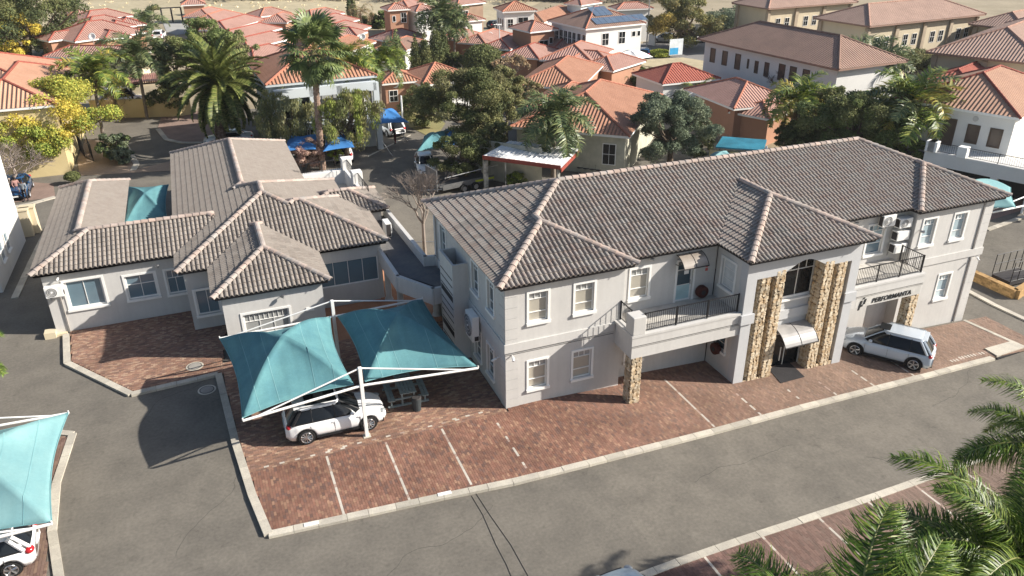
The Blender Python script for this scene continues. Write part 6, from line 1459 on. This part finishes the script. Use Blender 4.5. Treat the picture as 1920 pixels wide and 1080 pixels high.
def bare(label, base, c, r, m=C_TWIG, depth=6, grp='bare winter trees', seed=1, spread=.55, dense=3, leafy=None, upb=.8):
    rd = random.Random(seed+int(c[0])); b = gp(*base); dist = math.dist((b[0], b[1], 0), (0, 0, CAMH)); zc = tall(c[0], c[1], b); H = zc-b[2]; rx = r[0]*dist/F; rz = r[1]*dist/F
    t = root('bare_tree', b, label, 'tree', grp); mb = MB(); st = Vector(b)+Vector((0, 0, max(.5, H-rz*1.0))); mb.tube([b, tuple((Vector(b)+st)/2+Vector((rd.uniform(-.1, .1), 0, 0))), tuple(st)], [rx*.05+.03, rx*.045+.02, rx*.04+.02], 8); tips = []
    tw = MB()
    def grow(p, d, L, rr, dep):
        q = p+d*L; k = (p+q)/2+Vector((rd.uniform(-1, 1), rd.uniform(-1, 1), rd.uniform(-.5, .8)))*L*.08
        (mb if dep > 3 else tw).tube([tuple(p), tuple(k), tuple(q)], [rr, rr*.85, rr*.7], 6 if dep > 3 else 3)
        if dep == 0: tips.append(q); return
        for i in range(dense if dep < depth else dense+2):
            n_ = (d+Vector((rd.uniform(-1, 1), rd.uniform(-1, 1), rd.uniform(-.45, .75)))*spread*1.3).normalized(); grow(p+(q-p)*rd.uniform(.6, 1), n_, L*rd.uniform(.62, .84), rr*.62, dep-1)
    L0 = rx*(.50 if upb < 1 else .62)
    for i in range(4 if depth > 4 else 5): a = 6.28*i/4+rd.random(); grow(st, Vector((math.cos(a)*.7, math.sin(a)*.7, upb)).normalized(), L0, rx*.026+.016, depth-1)
    mb.build('trunk', m, t); tw.build('twigs', m, t)
    if leafy: V, F_, C = leaves(np.random.default_rng(seed), [tuple(q) for q in tips[::3]], [(rx*.1,)*3]*len(tips[::3]), 2500, 2.2*dist/F, leafy, shell_=.1); mk('leaves', V, F_, C_LEAF, t, cols=C)
    return t
# --- palms
def frond_mesh(kind, seed, pal, L=3.0, nl=44, ll=.8, lw=.035, droop=1.0, hang=.6, stiff=False, segs=3):
    rd = random.Random(seed); v = []; f = []; c = []
    n = 14; pts = []; ang = .25 if not stiff else .12; x = z = 0
    for i in range(n+1): pts.append(Vector((x, 0, z))); a = ang-droop*(i/n)**1.4*1.6; x += L/n*math.cos(a); z += L/n*math.sin(a)
    base = [q*.8 for q in pal[0]]
    for i in range(n):
        w0, w1 = .045*(1-i/n)+.008, .045*(1-(i+1)/n)+.008
        for s in (-1, 1): k = len(v); v += [pts[i]+Vector((0, s*w0, 0)), pts[i]+Vector((0, 0, w0*.8)), pts[i+1]+Vector((0, 0, w1*.8)), pts[i+1]+Vector((0, s*w1, 0))]; f.append((k, k+1, k+2, k+3)); c += [(.30, .30, .10)]*4
    for i in range(nl):
        u = .10+.88*i/nl; q = u*n; j = min(n-1, int(q)); p = pts[j].lerp(pts[j+1], q-j); tg = (pts[j+1]-pts[j]).normalized(); up = Vector((-tg.z, 0, tg.x))
        ln = ll*(math.sin(math.pi*min(1, .18+.80*u))**.65)*(.85+.3*rd.random())
        for s in (-1, 1):
            fan = rd.uniform(.55, .95) if not stiff else .75; lift = rd.uniform(-.3, .55) if not stiff else rd.uniform(.25, .5)
            d = (tg*(1.1-fan)+Vector((0, s, 0))*fan+up*lift).normalized(); col = pal[rd.randrange(len(pal))]; br = .7+.6*rd.random(); col = tuple(t_*br for t_ in col)
            pp = p.copy(); w = lw*(.8+.4*rd.random()); side = tg.cross(d).normalized().cross(d).normalized() if not stiff else tg; side = tg
            prev = None
            for k in range(segs+1):
                ww = w*(1-(k/segs)**2*.85)*.5; A, B2 = pp-side*ww, pp+side*ww; idx = len(v); v += [A, B2]; c += [tuple(t_*(.85+.3*k/segs) for t_ in col)]*2
                if prev is not None: f.append((prev, prev+1, idx+1, idx))
                prev = idx; pp = pp+d*ln/segs; d = (d+Vector((0, 0, -hang*(k+1)/segs))).normalized()
    me = bpy.data.meshes.new('frond'); me.from_pydata([tuple(q) for q in v], [], f); me.materials.append(C_FROND); ca = me.color_attributes.new('Col', 'FLOAT_COLOR', 'POINT'); a = np.ones((len(v), 4), dtype=np.float32); a[:, :3] = np.array(c); ca.data.foreach_set('color', a.ravel()); me.update(); return me
def fan_mesh(seed, pal, L=1.6, R_=1.0, n=26):
    rd = random.Random(seed); v = []; f = []; c = []
    for s in (-1, 1): k = len(v); v += [(0, s*.03, 0), (0, 0, .03), (L, 0, -.1*L+.03), (L, s*.02, -.1*L)]; f.append((k, k+1, k+2, k+3)); c += [(.25, .22, .08)]*4
    C0 = Vector((L, 0, -.1*L))
    for i in range(n):
        a = (i/(n-1)-.5)*R(290); col = pal[rd.randrange(len(pal))]; br = .75+.5*rd.random(); col = tuple(q*br for q in col); p = C0.copy(); d = Vector((math.cos(a), math.sin(a), .1*(i % 2))).normalized(); prev = None; ln = R_*(.75+.25*math.cos(a*.5))
        sd = Vector((-d.y, d.x, 0))
        for k in range(4):
            ww = (.01, .075, .06, .006)[k]*R_; idx = len(v); v += [tuple(p-sd*ww), tuple(p+sd*ww)]; c += [col]*2
            if prev is not None: f.append((prev, prev+1, idx+1, idx))
            prev = idx; p = p+d*ln/3; d = (d+Vector((0, 0, -.25*(k+1)))).normalized()
    me = bpy.data.meshes.new('frond'); me.from_pydata([tuple(q) for q in v], [], f); me.materials.append(C_FROND); ca = me.color_attributes.new('Col', 'FLOAT_COLOR', 'POINT'); a = np.ones((len(v), 4), dtype=np.float32); a[:, :3] = np.array(c); ca.data.foreach_set('color', a.ravel()); me.update(); return me
QP = [(.14, .21, .04), (.21, .28, .05), (.10, .15, .035), (.31, .34, .07)]
QG = [(.12, .17, .07), (.17, .21, .09), (.08, .12, .05), (.23, .26, .11)]
QY = [(.30, .28, .06), (.20, .24, .05), (.42, .33, .07)]
CP = [(.14, .18, .045), (.20, .23, .06), (.07, .10, .03), (.30, .31, .10)]
WP = [(.15, .20, .07), (.20, .25, .09), (.09, .13, .05)]
DEAD = [(.36, .25, .15), (.28, .19, .11)]
FM = {'q': [frond_mesh('q', i, QP, 3.0, 50, .8, .085, 1.15, .55) for i in range(4)], 'g': [frond_mesh('g', 10+i, QG, 3.0, 50, .8, .085, 1.2, .6) for i in range(3)],
      'y': [frond_mesh('y', 20+i, QY, 3.0, 44, .75, .085, 1.5, .7) for i in range(2)], 'c': [frond_mesh('c', 30+i, CP, 4.9, 100, .55, .085, .72, .15, True, 2) for i in range(3)],
      'd': [frond_mesh('d', 40, DEAD, 2.6, 30, .5, .05, 2.2, .8)], 'w': [fan_mesh(50+i, WP) for i in range(3)], 'wd': [fan_mesh(60, DEAD, 1.2, .8)]}
FM['n'] = [frond_mesh('n', 70+i, [(.09, .16, .02), (.14, .23, .03), (.045, .08, .015), (.25, .32, .05)], 3.7, 190, .85, .032, 1.05, .75, segs=5) for i in range(4)]  # wide palette puts sun highlights and dark shade into the leaflet greens
def palm(label, base, crown, kinds, count=18, scale=1.0, rtr=.16, skirt=0, skind='d', elev=(-.5, 1.25), ringed=False, name='palm_tree', grp='palm trees', tilt=0, z=None, seed=0):
    rd = random.Random(int(crown[0]*5+crown[1])+seed)
    if z is None: b = gp(*base); zc = tall(crown[0], crown[1], b); d = ray(*crown); k = math.hypot(b[0], b[1])/math.hypot(d[0], d[1]); top = Vector((d[0]*k, d[1]*k, zc))
    else: top = Vector(at(crown[0], crown[1], z)); b = (top.x, top.y, gz(top.x))
    t = root(name, b, label, 'palm tree', grp); mb = MB(); m = Vector(b).lerp(top, .5)+Vector((rd.uniform(-.15, .15), 0, 0)); n = 26 if ringed else 10
    for i in range(n):
        u0, u1 = i/n, (i+1)/n; P = lambda u: Vector(b)*(1-u)**2+m*2*u*(1-u)+top*u*u
        r0 = rtr*(1.15-.3*u0); mb.cyl(tuple(P(u0)), tuple(P(u1)), r0*(.92 if ringed else 1), r0*(1.12 if ringed else .97), 10)
    mb.build('trunk', mat('palm_bark_brown', (.22, .14, .10), 1, col2=(.40, .30, .24), vs=6, bump=.8, bs=20) if ringed else mat('palm_bark', (.24, .20, .16), 1, col2=(.15, .12, .10), vs=3, bump=.5), t)
    for i in range(count):
        kd = kinds[int(rd.random()*len(kinds))]; me = rd.choice(FM[kd]); a = i*2.39996+rd.uniform(-.2, .2); u = (i+.5)/count; e = elev[1]+(elev[0]-elev[1])*u**.9+rd.uniform(-.12, .12); s = scale*(1.25 if 'n' not in kinds and 'c' not in kinds and 'w' not in kinds[0] else 1)*rd.uniform(.85, 1.1)
        o = put('frond', me, t); o.matrix_basis = Matrix.Translation(top) @ Matrix.Rotation(a, 4, 'Z') @ Matrix.Rotation(-e, 4, 'Y') @ Matrix.Rotation(rd.uniform(-.4, .4), 4, 'X') @ Matrix.Scale(s, 4)
    for i in range(skirt):
        me = rd.choice(FM[skind]); a = rd.random()*6.28; o = put('dead_frond', me, t); o.matrix_basis = Matrix.Translation(top+Vector((0, 0, -.1-.05*i*scale))) @ Matrix.Rotation(a, 4, 'Z') @ Matrix.Rotation(rd.uniform(.9, 1.4), 4, 'Y') @ Matrix.Scale(scale*.75, 4)
    return t
# near palms, bottom right and left edge
palm('large queen palm filling the bottom right corner', None, (1915, 1080), 'n', 30, .93, .2, z=8.5, elev=(-.75, 1.2))
palm('queen palm whose fronds rise from the bottom edge', None, (1590, 1290), 'n', 24, 1.0, .2, z=8.4, elev=(-.6, 1.25), seed=3)
palm('queen palm with dark fronds at the right edge above the large one', None, (1990, 850), 'n', 18, .9, .2, z=6.5, elev=(-.6, 1.2))
palm('palm whose yellow green frond tips hang in at the left edge', None, (-135, 560), 'ny', 16, .8, .2, z=5.5, elev=(-.7, 1.1)); palm('second palm with frond tips just reaching in at the left edge', None, (-120, 705), 'n', 14, .8, .2, z=5.0, elev=(-.5, .9))
# middle distance palms
palm('great spreading canary palm with dense arching fronds', (415, 278), (408, 158), 'c', 95, 1.04, .42, elev=(-1.15, 1.4), ringed=True)
palm('tall fan palm with shaggy red brown trunk in front of the pale blue office', (605, 318), (588, 92), ['w'], 50, 1.3, .27, skirt=16, skind='wd', elev=(-1.1, 1.4), ringed=True)
palm('queen palm against the pale blue office, left of the other', (652, 262), (648, 118), 'qqy', 20, 1.0, .15, skirt=2); palm('queen palm at the right end of the pale blue office', (713, 222), (712, 118), 'gq', 22, 1.05, .15, skirt=3)
palm('bright green queen palm behind the yellow tree', (194, 262), (172, 140), 'qqy', 22, 1.15, .14, skirt=4); palm('grey green queen palm with a shaggy dead skirt', (276, 222), (255, 105), 'g', 22, 1.15, .16, skirt=14)
palm('short leaning palm trunk with dead fronds by the yellow wall', (233, 224), (212, 178), 'yd', 10, .7, .14, skirt=4)
palm('tall palm beside the white houses, left of a pair', (835, 118), (826, 30), 'g', 24, 1.3, .16, skirt=3); palm('slightly lower palm right of the tall one', (852, 120), (852, 48), 'g', 20, 1.1, .16, skirt=6)
palm('withered brown palm by the pair of cypresses', (680, 58), (675, 22), 'd', 14, 1.3, .15, elev=(-.4, 1.0)); palm('short bushy fan palm below the pink houses', (762, 62), (762, 45), ['w'], 26, 1.5, .25, elev=(-.4, 1.3))
palm('grey green queen palm in front of the white veranda roof', (1038, 345), (1040, 218), 'g', 22, 1.1, .2, skirt=4, elev=(-.9, 1.3))
palm('small young palm near the cream pots of the red roofed house', (1312, 215), (1310, 180), 'qy', 12, .9, .1); palm('yellowish palm beside the cedar top', (1350, 225), (1345, 190), 'y', 14, 1.0, .1)
palm('bright crowned palm at right in front of the pink roof', (1497, 290), (1498, 192), 'qqy', 20, 1.15, .22, skirt=8); palm('big grey palm before the beige office', (1640, 215), (1632, 125), 'g', 22, 1.5, .22, skirt=3)
palm('palm with drooping yellow tips beside the white villa', (1694, 318), (1712, 202), 'qqgy', 26, 1.45, .2, skirt=9); palm('small palm by the far estate wall', (275, 62), (272, 42), 'g', 14, 1.2, .12)
# trees
T_ = [
 ('huge dark conifer at the top left corner', (50, 112), (52, 40), (88, 62), DKG, 16000, 'conifer'), ('dark conifer behind the yellow tree at the left edge', (5, 108), (8, 20), (45, 45), DKG, 7000, 'conifer'),
 ('round golden yellow tree at the left edge', (15, 118), (14, 62), (38, 42), YEL, 9000, 'round'),
 ('tall yellow flowering tree with green lower branches', (70, 320), (100, 222), (84, 54), YEL[:2]+YGR, 20000, 'round'), ('lower yellow green tree beside the yellow flowering one', (60, 330), (60, 262), (48, 34), YGR, 7000, 'round'), ('small yellow sprigged treetop over the orange roof', (48, 175), (50, 140), (30, 16), YGR, 1500, 'flat'),
 ('grey green tree at the left edge behind the yellow one', (-5, 290), (5, 200), (32, 42), GRG, 5000, 'round'),
 ('leafy tree left of the canary palm', (335, 205), (330, 120), (42, 46), OLV, 8000, 'round'), ('leafy green tree behind the canary palm', (400, 215), (388, 78), (52, 36), MDG, 8000, 'round'), ('leafy tree right behind the canary palm', (450, 220), (440, 120), (42, 58), MDG+OLV, 8000, 'round'), ('dark shrub mass left of the canary palm', (320, 218), (318, 180), (34, 28), DKG, 4000, 'round'),
 ('tall clipped cypress, left of the far pair', (656, 42), (656, 20), (6, 20), DKG, 1600, 'cypress'), ('tall clipped cypress, right of the far pair', (663, 42), (663, 22), (6, 20), DKG, 1600, 'cypress'),
 ('dark cypress, leftmost by the striped brown roof', (779, 145), (780, 112), (12, 33), DKG, 3500, 'cypress'), ('dark cypress, second by the striped brown roof', (796, 145), (797, 110), (12, 34), DKG, 3500, 'cypress'), ('broad dark cypress, third by the striped brown roof', (818, 132), (818, 96), (15, 38), DKG, 4000, 'cypress'), ('dark cypress, rightmost of the group', (835, 130), (833, 100), (11, 34), DKG, 3500, 'cypress'), ('slim green conifer right of the blue office palms', (745, 150), (745, 112), (14, 42), MDG, 3500, 'cypress'),
 ('low dark bush right of the cypresses', (853, 132), (852, 115), (15, 18), DKG, 2500, 'round'), ('round dark green bush beside the street lamp', (905, 138), (905, 115), (30, 24), DKG, 6000, 'ball'), ('rounded dark bush beside the withered palm', (695, 52), (696, 40), (20, 13), DKG, 2500, 'round'), ('green bush left of the short fan palm', (718, 54), (717, 38), (15, 18), MDG, 2500, 'round'), ('round dark bush before the solar house', (1042, 46), (1042, 32), (22, 14), DKG, 3000, 'ball'), ('dark green bush right of the small terracotta house', (770, 185), (765, 160), (24, 26), DKG, 4000, 'round'),
 ('dark rounded tree behind the blue sail', (795, 240), (792, 200), (42, 42), DKG+OLV, 10000, 'round'), ('large bushy olive green tree above the shaded sails', (868, 300), (885, 195), (86, 64), DKG+OLV, 36000, 'round'), ('dark foliage hanging low between the trailer and the shaded sails', (880, 345), (866, 292), (50, 38), DKG, 16000, 'round'), ('dark bushes between the veranda and the large olive green tree', (905, 330), (925, 255), (30, 34), DKG+OLV, 9000, 'round'),
 ('dark tree behind the veranda house palm', (1000, 250), (1003, 215), (24, 24), DKG+OLV, 3500, 'round'), ('dense dark tree behind the office ridge left of the dish', (1300, 300), (1318, 262), (26, 40), DKG+GRG, 4000, 'round'), ('dark tree right of the satellite dish', (1530, 305), (1520, 262), (44, 36), DKG, 9000, 'round'),
 ('olive green tree above the dark one right of the dish', (1560, 290), (1556, 205), (46, 40), DKG+OLV, 9000, 'round'), ('green tree behind the palm with yellow tips', (1630, 260), (1625, 200), (36, 30), MDG+OLV, 6000, 'round'), ('bushy tree behind and right of the large olive green one', (950, 275), (945, 170), (36, 44), OLV, 9000, 'round'), ('loose brownish tree by the orange roof corner', (985, 235), (990, 180), (26, 34), BRN+OLV, 3500, 'round'),
 ('weeping pepper tree hanging over the back road', (650, 310), (655, 215), (56, 48), OLV+YGR[:1], 15000, 'willow'), ('weeping pepper tree in front of the pale blue office', (560, 300), (530, 210), (50, 46), OLV+GRG[:2], 11000, 'willow'), ('thin grey shrub mass at the corner of the pale blue office', (505, 285), (500, 235), (22, 40), GRG+OLV, 4000, 'round'), ('small yellow green shrub left of the weeping tree', (622, 300), (622, 250), (12, 20), YGR[:2], 1500, 'round'), ('small yellow green shrub by the weeping tree foot', (628, 310), (628, 285), (14, 16), YGR[:2], 1500, 'round'), ('pinkish brown shrub at the foot of the fan palm', (578, 320), (575, 285), (34, 26), PIN, 6000, 'round'),
 ('big olive and bronze tree by the far road', (1272, 92), (1283, 38), (60, 44), OLV+[(.26, .19, .05)], 16000, 'round'), ('clipped hedge beside the far parked cars', (1237, 106), (1237, 102), (17, 6), [(.16, .18, .03)], 1500, 'ball'),
 ('dark green bushes behind the big orange roof', (1145, 165), (1140, 138), (50, 24), DKG, 8000, 'round'), ('bushes left of the deep red roof', (1215, 165), (1210, 148), (30, 20), DKG+MDG, 4500, 'round'),
 ('grey green cedar with layered branches right of the orange roof', (1255, 320), (1252, 232), (76, 62), GRG, 26000, 'round'),
 ('broad green tree behind the office ridge at right', (1600, 320), (1592, 228), (72, 58), DKG+MDG, 20000, 'round'), ('green tree left of the drooping yellow palm', (1660, 310), (1655, 240), (52, 50), DKG+MDG, 12000, 'round'), ('dark bush beside the satellite dish', (1480, 300), (1480, 260), (28, 30), DKG, 5000, 'round'), ('small green tree between the drooping palm and the white villa', (1718, 330), (1712, 290), (24, 26), MDG, 3500, 'round'),
 ('flat topped acacia before the beige office', (1700, 158), (1722, 114), (58, 16), OLV+DKG[:1], 9000, 'flat'), ('spreading acacia behind the long white office', (1560, 70), (1560, 46), (56, 15), MDG, 7000, 'flat'), ('dusty acacia between the beige offices', (1600, 90), (1610, 64), (50, 20), GRG, 7000, 'flat'), ('small dusty tree beside the beige wall', (1668, 95), (1668, 70), (26, 20), BRN+OLV, 2500, 'round'),
 ('low grey green trees along the top behind the brown roof', (1385, 55), (1385, 38), (60, 15), GRG, 6000, 'round'), ('dark shrub by the beige block at the top', (1432, 45), (1425, 34), (20, 10), DKG, 2000, 'round'),
 ('small umbrella shaped tree by the entrance gate', (367, 28), (367, 13), (12, 6), OLV, 900, 'flat'), ('small umbrella shaped tree left of the gate lane', (289, 30), (287, 15), (11, 6), OLV, 800, 'flat'),
 ('rounded mixed shrub on the left road bank', (222, 300), (212, 275), (26, 22), MDG+GRG, 5000, 'round'), ('grey green shrub at the kerb bend', (232, 308), (228, 292), (18, 14), GRG, 2500, 'round'), ('topiary ball on a thin stem by the cream corner', (139, 345), (135, 331), (10, 6), DKG, 900, 'ball'), ('bright bush at the veranda corner', (968, 352), (968, 336), (18, 12), YGR[:2]+MDG, 2500, 'round'), ('dark green shrub under the queen palms behind the gate lane', (296, 95), (298, 88), (12, 12), MDG, 1500, 'round'), ('small round shrub beyond the yellow wall', (240, 170), (238, 158), (20, 10), DKG, 1500, 'round'),
]
for lab, b, c, r, pal, n, kd in T_: tree(lab, b, c, r, pal, n, kind=kd)
bare('bare winter tree standing in the shaded alley road', (797, 482), (800, 355), (62, 66), mat('grey_twig', (.30, .25, .21), 1), depth=6, seed=4, spread=.42, upb=1.5)
bare('dense bare tree over the blue car at the left edge', (15, 372), (40, 292), (70, 62), mat('pale_twig', (.33, .27, .23), 1), depth=6, seed=7, spread=.85)
bare('bare dark tree in front of the long white office', (1535, 185), (1530, 112), (44, 40), mat('dark_twig', (.13, .09, .08), 1), depth=5, seed=2, spread=.6)
bare('bare dark tree over the pink roof at right', (1462, 215), (1450, 140), (40, 36), mat('dark_twig', (.13, .09, .08), 1), depth=5, seed=9, spread=.7)
bare('half bare brown tree by the brick garden wall', (962, 160), (962, 112), (32, 30), mat('grey_twig', (.30, .25, .21), 1), depth=5, seed=5, spread=.6, leafy=BRN)
bare('bare grey tree against the beige office corner', (1805, 110), (1800, 60), (26, 30), mat('pale_twig', (.33, .27, .23), 1), depth=5, seed=6, spread=.4)
bare('thin bare shrub by the white sail frame', (1350, 285), (1350, 250), (22, 26), mat('grey_twig', (.30, .25, .21), 1), depth=5, seed=8, spread=.5)
# far scrub along the top edge and tufts in the field
rng = np.random.default_rng(5); V = []; Fc = []; C = []; n0 = 0
cs = []; rs = []
for i in range(240):
    px = rng.uniform(-200, 1300); py = -8+rng.normal()*3+(px/1300)*10; p = gp(px, min(py, 30)); cs.append((p[0], p[1], p[2]+1.2)); q = rng.uniform(1.5, 4); rs.append((q, q, q*.6))
V, Fc, C = leaves(rng, cs, rs, 26000, .5, [(.20, .16, .12), (.15, .13, .09), (.25, .20, .15), (.11, .12, .07)]); tag(mk('scrub', V, Fc, C_LEAF, cols=C), 'brown winter scrub along the far edge of the dry field', 'scrub', kind='stuff')
cs = []; rs = []
for i in range(150):
    px, py = rng.uniform(-100, 1000), rng.uniform(2, 30); p = gp(px, py)
    cs.append((p[0], p[1], .15)); rs.append((.5, .5, .25))
V, Fc, C = leaves(rng, cs, rs, 1200, .22, [(.50, .43, .28), (.42, .36, .22), (.58, .50, .34)]); tag(mk('grass_tufts', V, Fc, C_LEAF, cols=C), 'pale dry grass tufts in the field', 'grass', kind='stuff')

# ================================================================ air
hz = MB().box(-260, -40, -2.6, 330, 420, 32).build('haze', None); hz['kind'] = 'stuff'
hm = bpy.data.materials.new('haze_air'); hm.use_nodes = True; hn = hm.node_tree; hn.nodes.clear(); ho_ = hn.nodes.new('ShaderNodeOutputMaterial'); hv = hn.nodes.new('ShaderNodeVolumePrincipled')
hv.inputs['Color'].default_value = (.92, .94, 1, 1); hv.inputs['Density'].default_value = 0.00014; hv.inputs['Anisotropy'].default_value = 0.2; hn.links.new(hv.outputs[0], ho_.inputs['Volume']); hz.data.materials.clear(); hz.data.materials.append(hm)
